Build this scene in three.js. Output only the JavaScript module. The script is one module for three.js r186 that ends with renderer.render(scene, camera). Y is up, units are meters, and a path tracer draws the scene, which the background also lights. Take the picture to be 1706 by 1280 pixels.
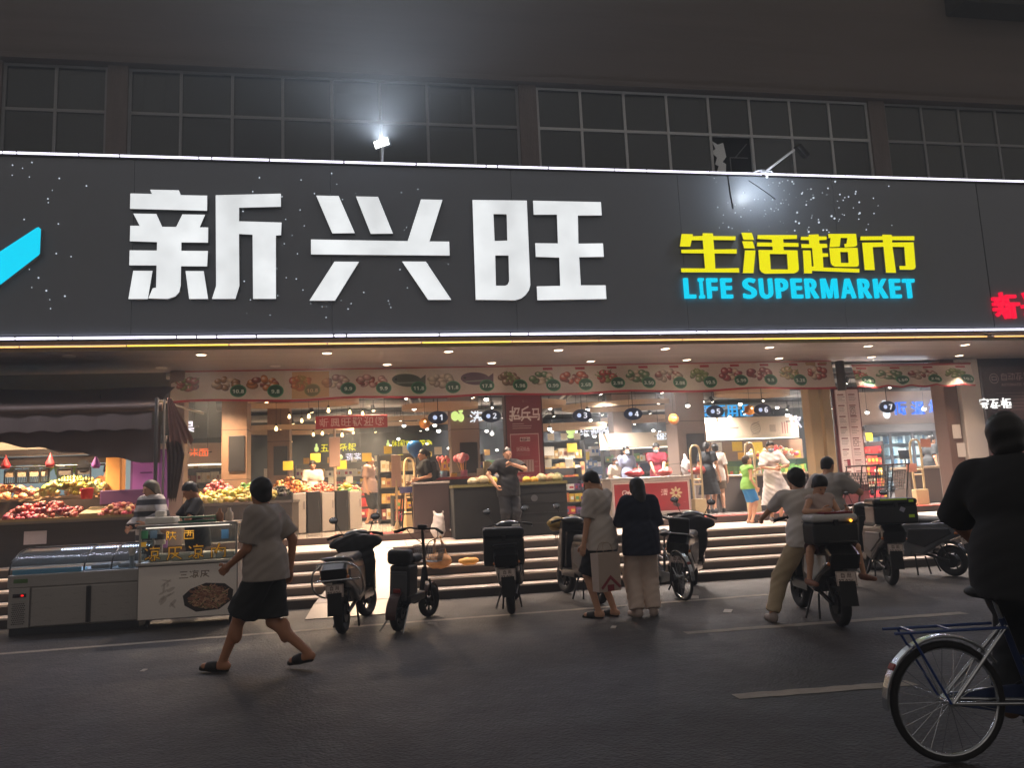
import * as THREE from 'three';
import { mergeGeometries } from 'three/addons/utils/BufferGeometryUtils.js';
import { RoundedBoxGeometry } from 'three/addons/geometries/RoundedBoxGeometry.js';
import { FontLoader } from 'three/addons/loaders/FontLoader.js';
import { TextGeometry } from 'three/addons/geometries/TextGeometry.js';
import { RectAreaLightUniformsLib } from 'three/addons/lights/RectAreaLightUniformsLib.js';
RectAreaLightUniformsLib.init();

// ---------------------------------------------------------------- camera, sky, moon, exposure
const scene = new THREE.Scene();
const D = Math.PI / 180;
const camera = new THREE.PerspectiveCamera(53.13, 1706 / 1280, 0.1, 200);
camera.position.set(0, 1.5, 0);
camera.rotation.order = 'YXZ';
camera.rotation.set(7.94 * D, -9.92 * D, -2.56 * D);
camera.updateMatrixWorld(true);
const renderer = new THREE.WebGLRenderer();
renderer.toneMapping = THREE.LinearToneMapping;
renderer.toneMappingExposure = 1;
renderer.shadowMap.enabled = true;
const SKY = 0.28;
{ // a hazy city night: an even, slightly warm glow that thins towards the zenith
  const W = 64, H = 32, d = new Float32Array(W * H * 4);
  for (let j = 0; j < H; j++) for (let i = 0; i < W; i++) {
    const up = Math.max(0, Math.sin(((j + 0.5) / H - 0.5) * Math.PI)), k = SKY * (1 - 0.45 * up), o = (j * W + i) * 4;
    d[o] = k; d[o + 1] = k * 0.88; d[o + 2] = k * 0.8; d[o + 3] = 1;
  }
  const t = new THREE.DataTexture(d, W, H, THREE.RGBAFormat, THREE.FloatType);
  t.mapping = THREE.EquirectangularReflectionMapping; t.magFilter = THREE.LinearFilter; t.wrapS = THREE.RepeatWrapping; t.needsUpdate = true;
  scene.background = t; scene.environment = t;
}
const moon = new THREE.DirectionalLight(0xfff0e0, 0.02);
moon.position.set(-14, 24, 18); moon.target.position.set(2, 0, -10); moon.castShadow = true; moon.shadow.radius = 20;
Object.assign(moon.shadow.camera, { left: -20, right: 20, top: 20, bottom: -20, far: 80 });
scene.add(moon, moon.target);
scene.fog = new THREE.FogExp2(0xdfe6ee, 0.0065);

// ---------------------------------------------------------------- helpers
let seed = 7;
const rnd = (a = 1, b) => { seed = (seed * 1664525 + 1013904223) >>> 0; const r = seed / 4294967296; return b === undefined ? r * a : a + r * (b - a); };
const pick = (a) => a[Math.floor(rnd(a.length))];
const V = (x, y, z) => new THREE.Vector3(x, y, z);
const used = {};
const nm = (n) => { const k = used[n] = (used[n] ?? -1) + 1; return k ? n + '_' + String(k).padStart(3, '0') : n; };
function thing(name, label, category, pos = [0, 0, 0], ry = 0, group) {
  const o = new THREE.Group(); o.name = nm(name); o.position.set(...pos); o.rotation.y = ry;
  o.userData = { label, category }; if (group) o.userData.group = group; scene.add(o); return o;
}
const flat = (l) => (Array.isArray(l) ? l.flat(Infinity) : [l]);
function mg(list) {
  const out = flat(list).map((g) => {
    const n = g.index ? g.toNonIndexed() : g;
    for (const k of Object.keys(n.attributes)) if (!['position', 'normal', 'uv'].includes(k)) n.deleteAttribute(k);
    if (!n.attributes.uv) n.setAttribute('uv', new THREE.BufferAttribute(new Float32Array(n.attributes.position.count * 2), 2));
    return n;
  });
  return out.length === 1 ? out[0] : mergeGeometries(out);
}
function part(parent, name, geo, mat, label, kind) {
  const m = new THREE.Mesh(Array.isArray(geo) ? mg(geo) : geo, mat); m.name = name; m.castShadow = m.receiveShadow = true;
  if (label) m.userData.label = label; if (kind) m.userData.kind = kind;
  parent.add(m); return m;
}
function single(name, geo, mat, label, category, group) {
  const m = part(scene, nm(name), geo, mat); m.userData = { label, category }; if (group) m.userData.group = group; return m;
}
function struct(name, geo, mat) { const m = part(scene, nm(name), geo, mat); m.userData.kind = 'structure'; return m; }
function copy(src, pos, ry, label, group) {
  const c = src.clone(); c.name = nm(src.name.replace(/_\d{3}$/, '')); c.position.set(...pos); c.rotation.y = ry;
  c.userData = { ...src.userData, label: label ?? src.userData.label }; if (group) c.userData.group = group; scene.add(c); return c;
}
const E = new THREE.Euler(), Q = new THREE.Quaternion(), MX = new THREE.Matrix4();
function put(g, x = 0, y = 0, z = 0, rx = 0, ry = 0, rz = 0, s = 1) {
  MX.compose(V(x, y, z), Q.setFromEuler(E.set(rx, ry, rz)), typeof s === 'number' ? V(s, s, s) : V(...s)); return g.applyMatrix4(MX);
}
const B = (w, h, d, x, y, z, rx, ry, rz) => put(new THREE.BoxGeometry(w, h, d), x, y, z, rx, ry, rz);
const RB = (w, h, d, r, x, y, z, rx, ry, rz, seg = 2) => put(new RoundedBoxGeometry(w, h, d, seg, Math.min(r, w / 2.01, h / 2.01, d / 2.01)), x, y, z, rx, ry, rz);
const C = (r1, r2, h, x, y, z, seg = 16, rx, ry, rz) => put(new THREE.CylinderGeometry(r1, r2, h, seg), x, y, z, rx, ry, rz);
const S = (r, x, y, z, s = [1, 1, 1], ws = 16, hs = 10) => put(new THREE.SphereGeometry(r, ws, hs), x, y, z, 0, 0, 0, s);
const TO = (R, r, x, y, z, rx = 0, ry = 0, rz = 0, a = 10, b = 32, arc = Math.PI * 2) => put(new THREE.TorusGeometry(R, r, a, b, arc), x, y, z, rx, ry, rz);
const TB = (pts, r, n = 24, m = 8, closed = false) => new THREE.TubeGeometry(new THREE.CatmullRomCurve3(pts.map((p) => V(...p)), closed), n, r, m, closed);
function bar(a, b, r, r2 = r, seg = 8) {
  a = V(...a); b = V(...b); const d = b.clone().sub(a), g = new THREE.CylinderGeometry(r2, r, d.length(), seg);
  g.applyQuaternion(new THREE.Quaternion().setFromUnitVectors(V(0, 1, 0), d.clone().normalize())); return g.translate(...a.add(b).multiplyScalar(0.5).toArray());
}
const LA = (pts, seg = 24) => new THREE.LatheGeometry(pts.map((p) => new THREE.Vector2(...p)), seg);
// side profile in (z, y), thickness w along x, centred on x = 0
function EX(pts, w, bevel = 0.01, holes) {
  const s = new THREE.Shape(pts.map((p) => new THREE.Vector2(...p)));
  if (holes) for (const h of holes) s.holes.push(new THREE.Path(h.map((p) => new THREE.Vector2(...p))));
  const g = new THREE.ExtrudeGeometry(s, { depth: Math.max(0.001, w - 2 * bevel), bevelEnabled: bevel > 0, bevelSize: bevel, bevelThickness: bevel, bevelSegments: 2, curveSegments: 8 });
  g.translate(0, 0, -(w - 2 * bevel) / 2); return g.rotateY(-Math.PI / 2).scale(1, 1, 1);
}
const lin = (c) => new THREE.Color(c);
function mat(color, roughness = 0.7, metalness = 0, extra = {}) { return new THREE.MeshStandardMaterial({ color, roughness, metalness, ...extra }); }
function phys(color, roughness, extra) { return new THREE.MeshPhysicalMaterial({ color, roughness, ...extra }); }
function glow(color, k = 1, base = 0x222222) { return new THREE.MeshStandardMaterial({ color: base, roughness: 0.5, emissive: color, emissiveIntensity: k }); }
const glass = (tint = 0xffffff, rough = 0.03) => new THREE.MeshPhysicalMaterial({ color: tint, roughness: rough, transmission: 1, thickness: 0, ior: 1.5 });
function canvasTex(w, h, draw, srgb = true) {
  const c = document.createElement('canvas'); c.width = w; c.height = h; draw(c.getContext('2d'), w, h);
  const t = new THREE.CanvasTexture(c); if (srgb) t.colorSpace = THREE.SRGBColorSpace; t.wrapS = t.wrapT = THREE.RepeatWrapping; t.anisotropy = 8; return t;
}
// tileable noise in layers, as grey values
function noiseTex(n, layers, lo, hi, sd = 3) {
  let s = sd; const r = () => { s = (s * 1664525 + 1013904223) >>> 0; return s / 4294967296; };
  const d = new Uint8Array(n * n * 4), acc = new Float32Array(n * n); let tot = 0;
  for (const [freq, amp] of layers) {
    const g = Float32Array.from({ length: freq * freq }, r); tot += amp;
    for (let y = 0; y < n; y++) for (let x = 0; x < n; x++) {
      const u = x / n * freq, v = y / n * freq, i = Math.floor(u), j = Math.floor(v), a = u - i, b = v - j, sa = a * a * (3 - 2 * a), sb = b * b * (3 - 2 * b);
      const i1 = (i + 1) % freq, j1 = (j + 1) % freq;
      acc[y * n + x] += amp * ((g[j * freq + i] * (1 - sa) + g[j * freq + i1] * sa) * (1 - sb) + (g[j1 * freq + i] * (1 - sa) + g[j1 * freq + i1] * sa) * sb);
    }
  }
  for (let i = 0; i < n * n; i++) { const v = lo + (hi - lo) * acc[i] / tot; d[i * 4] = d[i * 4 + 1] = d[i * 4 + 2] = v; d[i * 4 + 3] = 255; }
  const t = new THREE.DataTexture(d, n, n); t.wrapS = t.wrapT = THREE.RepeatWrapping; t.magFilter = THREE.LinearFilter; t.needsUpdate = true; return t;
}
const rep = (t, x, y) => { const c = t.clone(); c.repeat.set(x, y); c.needsUpdate = true; return c; };
const N1 = noiseTex(256, [[4, 1], [16, 0.8], [64, 0.8], [128, 1]], 0, 255, 5);
const N2 = noiseTex(256, [[3, 1.2], [7, 1], [31, 0.5]], 0, 255, 9);
const scuff = noiseTex(256, [[5, 1], [23, 0.7], [90, 0.6]], 150, 255, 21);
const font = await new FontLoader().loadAsync('fonts/droid/droid_sans_bold.typeface.json');
function textGeo(s, size, depth, w) {
  const g = new TextGeometry(s, { font, size, depth, curveSegments: 4, bevelEnabled: false }); g.computeBoundingBox();
  const bb = g.boundingBox; g.translate(-bb.min.x, 0, 0); if (w) g.scale(w / (bb.max.x - bb.min.x), 1, 1); return g;
}
// Chinese characters as pen strokes on a 10 by 10 grid: x and y digits, one polyline per word, y down
const GL = {
  酒: '1122 0415 0928 3191 4349 4393 9399 4999 5156 7176 4797', 兴: '1023 4154 8264 0595 3618 6698',
  新: '3031 0242 1213 3233 0444 0646 2449 2718 3748 8151 515559 5494 7479', 興: '1117 1131 1333 1535 8187 6181 6383 6585 3137 3161 6167 4252 4454 4456 5456 0898 3819 6899',
  旺: '0108 0131 3138 0434 0838 4191 4595 4999 7179', 歡: '0141 1013 3033 0424 0426 2426 0626 2719 1747 1949 3549 6052 619193 7377 7359 7699',
  迎: '1021 0424 2427 270919 1999 40323755 6168 6191 919686', 您: '2012 1216 4132 4191 9192 616656 5244 7284 1728 384979 5767 8798',
  洗: '1122 0415 0928 4133 3292 6166 3696 565439 767898 9897', 纸: '30133115 1535 0837 9151 5159 5958 5494 747799', 制: '1022 0252 0454 3039 1518 1555 5557 7076 9099 9989',
  品: '21616424 2124 05454909 0509 55959959 5559', 食: '4102 4195 5253 2363 636727 2327 2565 272948 6498', 用: '111609 11818979 1484 1787 4149', 休: '3013 2129 3393 6069 6438 6498',
  闲: '0109 1020 2090 909989 2474 5259 5428 5478', 五: '1181 4139 157579 0999', 谷: '3012 6183 5206 5296 2676 76792926', 杂: '1181 4104 617494 1595 5459 3617 7698', 粮: '2029 0444 1112 3132 2507 2547 51919454 51597799',
  果: '11818414 1114 1282 4149 0696 4618 4698', 低: '2103 1219 9141 414857 4494 7489 6879', 温: '1122 0415 0928 41818444 4144 4282 3585 3539 8589 5559 6569 2999', 奶: '201338 3208 0343 5181738598 98 6159',
  寄: '5051 0191 0103 9193 2474 0595 26464828 2628 757969', 存: '0181 4108 2529 447456 56596949 4797', 柜: '2029 0343 2206 2446 5159 5191 54949757 5999', 陕: '0109 01212314 1427 2706 4292 4696 6165 6539 6699',
  西: '0191 03939909 0309 4145 6166 4536', 凉: '0112 0827 5051 3191 43838646 4346 66695949 4738 7798', 皮: '119192 111609 5154 2575 7538 3599', 京: '5051 1191 23737626 2326 56595949 3718 7798',
  招: '20291908 0343 0636 418174 5135 46869848 4648', 兵: '6012 1216 1484 6467 0797 3719 6799', 马: '117175 2125 258589 8979 0767', 菜: '0191 3032 6062 8334 2334 0696 5459 5618 5698', 蔬: '0191 3032 6062 0444 2447 4747 2527 0949 5393 5465 6595 5658 7679 8799',
  自: '4131 12828919 1219 1484 1777', 动: '0141 0444 240848 3647 42928878 617159', 包: '2013 11919777 24646727 2427 252999 9997', 处: '2014 114109 2399 7177 7496', 零: '1181 0292 0203 9293 4144 4505 4595 3676 2777 7759', 清: '1122 0415 0928 4191 4393 3595 6165 4749 47878979 4888', 洁: '1122 0415 0928 3191 6164 4484 46868948 4649',
  烟: '2015 1519 0304 4344 2639 51919959 5159 5494 746459 7488', 火: '4154 5439 5499 1314 8374', 面: '0191 4123 03939909 0309 3339 6369 3565', 米: '5059 0595 1122 8172 4518 5598', 油: '1122 0415 0928 4393 43498993 4696 6169', 三: '1181 2575 0999', 烤: '2015 1519 0304 4344 2639 4181 6164 3494 9147 5686 868979', 饮: '2013 1333 2229 2938 5143 5292 9284 6348 6499',
};
function glyphPaint(ctx, ch, x, y, s, lw, color, sx = 1) {
  ctx.strokeStyle = color; ctx.lineWidth = lw; ctx.lineCap = 'square'; ctx.lineJoin = 'miter';
  for (const w of (GL[ch] ?? '').split(' ')) { ctx.beginPath(); for (let i = 0; i + 1 < w.length; i += 2) ctx[i ? 'lineTo' : 'moveTo'](x + (+w[i] + 0.5) * s * sx / 10, y + (+w[i + 1] + 0.5) * s / 10); ctx.stroke(); }
}
function paintText(ctx, str, x, y, s, lw, color, gap = 1.08, sx = 1) {
  for (const ch of str) { if (GL[ch]) glyphPaint(ctx, ch, x, y, s, lw, color, sx); x += s * gap * sx; }
}
// the same strokes as raised letters: lower left corner at the origin, facing +z
function glyphGeo(ch, s, t, depth, sx = 1) {
  const out = []; let k = 0;
  for (const w of (GL[ch] ?? '').split(' ')) for (let i = 0; i + 3 < w.length; i += 2) {
    const x0 = (+w[i] + 0.5) * s * sx / 10, y0 = s - (+w[i + 1] + 0.5) * s / 10, x1 = (+w[i + 2] + 0.5) * s * sx / 10, y1 = s - (+w[i + 3] + 0.5) * s / 10, L = Math.hypot(x1 - x0, y1 - y0);
    if (L > 0) out.push(put(new THREE.BoxGeometry(L + t * 0.9, t, depth + 0.0012 * (k++ % 9)), (x0 + x1) / 2, (y0 + y1) / 2, depth / 2, 0, 0, Math.atan2(y1 - y0, x1 - x0)));
  }
  return mg(out);
}
const wordGeo = (str, s, t, depth, gap = 1.1, sx = 1) => mg([...str].map((ch, i) => glyphGeo(ch, s, t, depth, sx).translate(i * s * gap * sx, 0, 0)));
// ---------------------------------------------------------------- figures: a field of tapered bones, meshed
// prim: [ax,ay,az, bx,by,bz, ra, rb, k, clipNormalAndOffset?] or { c, r, k } for an ellipsoid
function nets(prims, { cell = 0.012, clips = [], wrinkle = 0 } = {}) {
  const lo = [1e9, 1e9, 1e9], hi = [-1e9, -1e9, -1e9], box = [];
  for (const p of prims) {
    const m = (p.k ?? 0.02) + cell * 2, a = [0, 1, 2].map((i) => (p.c ? p.c[i] - Math.max(...p.r) : Math.min(p.a[i] - p.ra, p.b[i] - p.rb)) - m), b = [0, 1, 2].map((i) => (p.c ? p.c[i] + Math.max(...p.r) : Math.max(p.a[i] + p.ra, p.b[i] + p.rb)) + m);
    box.push([a, b]); for (let i = 0; i < 3; i++) { lo[i] = Math.min(lo[i], a[i]); hi[i] = Math.max(hi[i], b[i]); }
  }
  const n = lo.map((l, i) => Math.ceil((hi[i] - l) / cell) + 2), [nx, ny, nz] = n, f = new Float32Array(nx * ny * nz).fill(9);
  prims.forEach((p, pi) => {
    const [a, b] = box[pi], i0 = a.map((v, i) => Math.max(0, Math.floor((v - lo[i]) / cell))), i1 = b.map((v, i) => Math.min(n[i] - 1, Math.ceil((v - lo[i]) / cell))), k = p.k ?? 0.02;
    let dx, dy, dz, dd; if (!p.c) { dx = p.b[0] - p.a[0]; dy = p.b[1] - p.a[1]; dz = p.b[2] - p.a[2]; dd = dx * dx + dy * dy + dz * dz + 1e-9; }
    for (let z = i0[2]; z <= i1[2]; z++) for (let y = i0[1]; y <= i1[1]; y++) for (let x = i0[0]; x <= i1[0]; x++) {
      const X = lo[0] + x * cell, Y = lo[1] + y * cell, Z = lo[2] + z * cell; let d;
      if (p.c) { // ellipsoid, optionally in a turned frame
        let ux = X - p.c[0], uy = Y - p.c[1], uz = Z - p.c[2];
        if (p.f) { const [r, u, w] = p.f, vx = ux * r.x + uy * r.y + uz * r.z, vy = ux * u.x + uy * u.y + uz * u.z, vz = ux * w.x + uy * w.y + uz * w.z; ux = vx; uy = vy; uz = vz; }
        const q = Math.hypot(ux / p.r[0], uy / p.r[1], uz / p.r[2]), g = Math.hypot(ux / p.r[0] ** 2, uy / p.r[1] ** 2, uz / p.r[2] ** 2) + 1e-9; d = q * (q - 1) / g; if (q < 0.02) d = -Math.min(...p.r);
      } else {
        let t = ((X - p.a[0]) * dx + (Y - p.a[1]) * dy + (Z - p.a[2]) * dz) / dd; t = t < 0 ? 0 : t > 1 ? 1 : t;
        d = Math.hypot(X - p.a[0] - t * dx, Y - p.a[1] - t * dy, Z - p.a[2] - t * dz) - (p.ra + (p.rb - p.ra) * t);
      }
      if (p.cut) d = Math.max(d, (X - p.cut[3]) * p.cut[0] + (Y - p.cut[4]) * p.cut[1] + (Z - p.cut[5]) * p.cut[2]);
      const o = (z * ny + y) * nx + x, q = f[o], h = Math.max(k - Math.abs(q - d), 0) / k; f[o] = Math.min(q, d) - h * h * k * 0.25;
    }
  });
  if (clips.length || wrinkle) for (let z = 0, o = 0; z < nz; z++) for (let y = 0; y < ny; y++) for (let x = 0; x < nx; x++, o++) {
    if (f[o] > 1) continue; const X = lo[0] + x * cell, Y = lo[1] + y * cell, Z = lo[2] + z * cell;
    if (wrinkle) f[o] += wrinkle * (Math.sin(X * 37 + Y * 21 + 2 * Math.sin(Z * 19)) * Math.sin(Y * 33 - X * 14 + Z * 27) + 0.5 * Math.sin(Y * 71 + Z * 40 + X * 30));
    for (const c of clips) f[o] = Math.max(f[o], (X - c[3]) * c[0] + (Y - c[4]) * c[1] + (Z - c[5]) * c[2]);
  }
  const id = new Int32Array(nx * ny * nz).fill(-1), pos = [], idx = [], at = (x, y, z) => (z * ny + y) * nx + x;
  const ED = [[0, 1], [0, 2], [0, 4], [1, 3], [1, 5], [2, 3], [2, 6], [3, 7], [4, 5], [4, 6], [5, 7], [6, 7]], v = new Float32Array(8);
  for (let z = 0; z < nz - 1; z++) for (let y = 0; y < ny - 1; y++) for (let x = 0; x < nx - 1; x++) {
    let mask = 0; for (let i = 0; i < 8; i++) { v[i] = f[at(x + (i & 1), y + ((i >> 1) & 1), z + (i >> 2))]; if (v[i] < 0) mask |= 1 << i; }
    if (mask === 0 || mask === 255) continue;
    let sx = 0, sy = 0, sz = 0, c = 0;
    for (const [a, b] of ED) if ((v[a] < 0) !== (v[b] < 0)) { const t = v[a] / (v[a] - v[b]); sx += (a & 1) + t * ((b & 1) - (a & 1)); sy += ((a >> 1) & 1) + t * (((b >> 1) & 1) - ((a >> 1) & 1)); sz += (a >> 2) + t * ((b >> 2) - (a >> 2)); c++; }
    id[at(x, y, z)] = pos.length / 3; pos.push(lo[0] + (x + sx / c) * cell, lo[1] + (y + sy / c) * cell, lo[2] + (z + sz / c) * cell);
  }
  const quad = (a, b, c, d, flip) => { if (a < 0 || b < 0 || c < 0 || d < 0) return; if (flip) idx.push(a, c, b, a, d, c); else idx.push(a, b, c, a, c, d); };
  for (let z = 1; z < nz - 1; z++) for (let y = 1; y < ny - 1; y++) for (let x = 1; x < nx - 1; x++) {
    const s = f[at(x, y, z)] < 0;
    if (s !== f[at(x + 1, y, z)] < 0) quad(id[at(x, y - 1, z - 1)], id[at(x, y, z - 1)], id[at(x, y, z)], id[at(x, y - 1, z)], !s);
    if (s !== f[at(x, y + 1, z)] < 0) quad(id[at(x - 1, y, z - 1)], id[at(x - 1, y, z)], id[at(x, y, z)], id[at(x, y, z - 1)], !s);
    if (s !== f[at(x, y, z + 1)] < 0) quad(id[at(x - 1, y - 1, z)], id[at(x, y - 1, z)], id[at(x, y, z)], id[at(x - 1, y, z)], !s);
  }
  const g = new THREE.BufferGeometry(); g.setAttribute('position', new THREE.Float32BufferAttribute(pos, 3)); g.setIndex(idx);
  const uv = new Float32Array(pos.length / 3 * 2); for (let i = 0; i < uv.length / 2; i++) { uv[i * 2] = (pos[i * 3] + pos[i * 3 + 2]) * 3; uv[i * 2 + 1] = pos[i * 3 + 1] * 3; }
  g.setAttribute('uv', new THREE.BufferAttribute(uv, 2)); g.computeVertexNormals(); return g;
}
const cap = (a, b, ra, rb = ra, k = 0.02, cut) => ({ a: a.toArray ? a.toArray() : a, b: b.toArray ? b.toArray() : b, ra, rb, k, cut });
// a relaxed and a gripping left hand: wrist at the origin, fingers along -y, palm towards -x, thumb towards +z
function handGeo(curl, spread = 1) {
  const P = [{ c: [0, -0.05, 0], r: [0.014, 0.05, 0.04], k: 0.012 }, cap([0, 0.015, 0], [0, -0.02, 0], 0.024, 0.024, 0.02)];
  [[0.03, 0.075, 0.9], [0.01, 0.085, 1], [-0.01, 0.08, 0.95], [-0.03, 0.062, 0.78]].forEach(([z, l, s], i) => {
    let p = V(0, -0.09 + Math.abs(i - 1.2) * 0.004, z), a = 0.15 + curl * 0.3;
    for (let j = 0; j < 3; j++) { const L = l * [0.45, 0.32, 0.23][j], q = p.clone().add(V(-Math.sin(a) * L, -Math.cos(a) * L, (1.2 - i) * -0.0015 * spread)); P.push(cap(p, q, 0.0092 - j * 0.0012, 0.0085 - j * 0.0012, 0.006)); p = q; a += 0.25 + curl * 0.75; }
  });
  let p = V(-0.004, -0.03, 0.03); for (const [L, dz, dx] of [[0.04, 0.7, -0.25], [0.032, 0.35, -0.3 - curl * 0.4], [0.026, 0.1, -0.4 - curl * 0.5]]) { const d = V(dx, -0.8, dz).normalize(), q = p.clone().addScaledVector(d, L); P.push(cap(p, q, 0.0125, 0.0105, 0.01)); p = q; }
  return nets(P, { cell: 0.0042 });
}
const HAND = { relaxed: handGeo(0.35), grip: handGeo(1.25) };
const HEADG = nets([ // head of a 1.7 m figure, chin towards +z, centre at the ears
  { c: [0, 0.03, -0.012], r: [0.074, 0.088, 0.095], k: 0.02 }, { c: [0, -0.03, 0.03], r: [0.055, 0.07, 0.06], k: 0.04 }, { c: [0, -0.082, 0.065], r: [0.026, 0.02, 0.022], k: 0.03 },
  cap([0, 0.005, 0.09], [0, -0.028, 0.108], 0.008, 0.013, 0.012), { c: [0.03, 0.022, 0.078], r: [0.026, 0.009, 0.014], k: 0.012 }, { c: [-0.03, 0.022, 0.078], r: [0.026, 0.009, 0.014], k: 0.012 },
  { c: [0, -0.052, 0.088], r: [0.022, 0.008, 0.01], k: 0.008 }, { c: [0.076, -0.005, -0.012], r: [0.008, 0.03, 0.018], k: 0.006 }, { c: [-0.076, -0.005, -0.012], r: [0.008, 0.03, 0.018], k: 0.006 },
  cap([0, -0.04, -0.025], [0, -0.13, -0.03], 0.05, 0.052, 0.03)], { cell: 0.0062 });
const HAIRG = {
  short: nets([{ c: [0, 0.042, -0.016], r: [0.087, 0.096, 0.106], k: 0.01 }, { c: [0, -0.035, -0.045], r: [0.07, 0.075, 0.052], k: 0.04 }], { cell: 0.007, wrinkle: 0.004, clips: [[0, -0.8, 0.6, 0, 0.035, 0.055], [0, -0.94, -0.34, 0, -0.085, -0.05]] }),
  cropped: nets([{ c: [0, 0.038, -0.016], r: [0.08, 0.09, 0.1], k: 0.01 }, { c: [0, -0.03, -0.055], r: [0.066, 0.06, 0.05], k: 0.03 }], { cell: 0.007, wrinkle: 0.0016, clips: [[0, -0.75, 0.66, 0, 0.045, 0.05], [0, -0.94, -0.34, 0, -0.06, -0.05]] }),
  bushy: nets([{ c: [0, 0.052, -0.015], r: [0.092, 0.098, 0.108], k: 0.01 }, { c: [0, -0.035, -0.045], r: [0.076, 0.08, 0.058], k: 0.04 }, cap([0.07, 0.02, 0.0], [0.075, -0.03, 0.0], 0.02, 0.014, 0.02), cap([-0.07, 0.02, 0.0], [-0.075, -0.03, 0.0], 0.02, 0.014, 0.02)], { cell: 0.007, wrinkle: 0.0042, clips: [[0, -0.8, 0.6, 0, 0.03, 0.06], [0, -0.94, -0.34, 0, -0.1, -0.05]] }),
  long: nets([{ c: [0, 0.04, -0.018], r: [0.09, 0.096, 0.108], k: 0.01 }, cap([0, 0, -0.06], [0, -0.27, -0.075], 0.085, 0.075, 0.04), cap([0.06, 0, -0.02], [0.075, -0.24, -0.01], 0.035, 0.028, 0.03), cap([-0.06, 0, -0.02], [-0.075, -0.24, -0.01], 0.035, 0.028, 0.03)], { cell: 0.009, wrinkle: 0.003, clips: [[0, -0.6, 0.8, 0, 0.03, 0.055]] }),
  tail: nets([{ c: [0, 0.04, -0.018], r: [0.084, 0.092, 0.103], k: 0.01 }, { c: [0, -0.01, -0.07], r: [0.066, 0.05, 0.045], k: 0.03 }, cap([0, 0.05, -0.11], [0, 0.0, -0.15], 0.026, 0.034, 0.02), cap([0, 0.0, -0.15], [0, -0.16, -0.135], 0.034, 0.014, 0.02)], { cell: 0.008, wrinkle: 0.002, clips: [[0, -0.75, 0.66, 0, 0.05, 0.062]] }),
};
const MASKG = nets([{ c: [0, -0.045, 0.066], r: [0.058, 0.044, 0.052], k: 0.01 }], { cell: 0.006, clips: [[0, 0, -1, 0, 0, 0.055]] });
const SKIN = mat(lin(0xc99777), 0.55), SKIN2 = mat(lin(0xa97453), 0.55), HAIR = mat(lin(0x14110f), 0.5), HAIRB = mat(lin(0x2a1d15), 0.55), EYE = mat(0x0c0a09, 0.2), LIP = mat(lin(0x93564a), 0.5);
function ik(a, t, l1, l2, pole) { // the middle joint of a two-bone limb
  const d = t.clone().sub(a), L = Math.min(d.length(), (l1 + l2) * 0.999); d.normalize();
  const x = (l1 * l1 - l2 * l2 + L * L) / (2 * L), h = Math.sqrt(Math.max(0, l1 * l1 - x * x)), p = pole.clone().addScaledVector(d, -pole.dot(d)).normalize();
  return [a.clone().addScaledVector(d, x).addScaledVector(p, h), a.clone().addScaledVector(d, L)];
}
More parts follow.
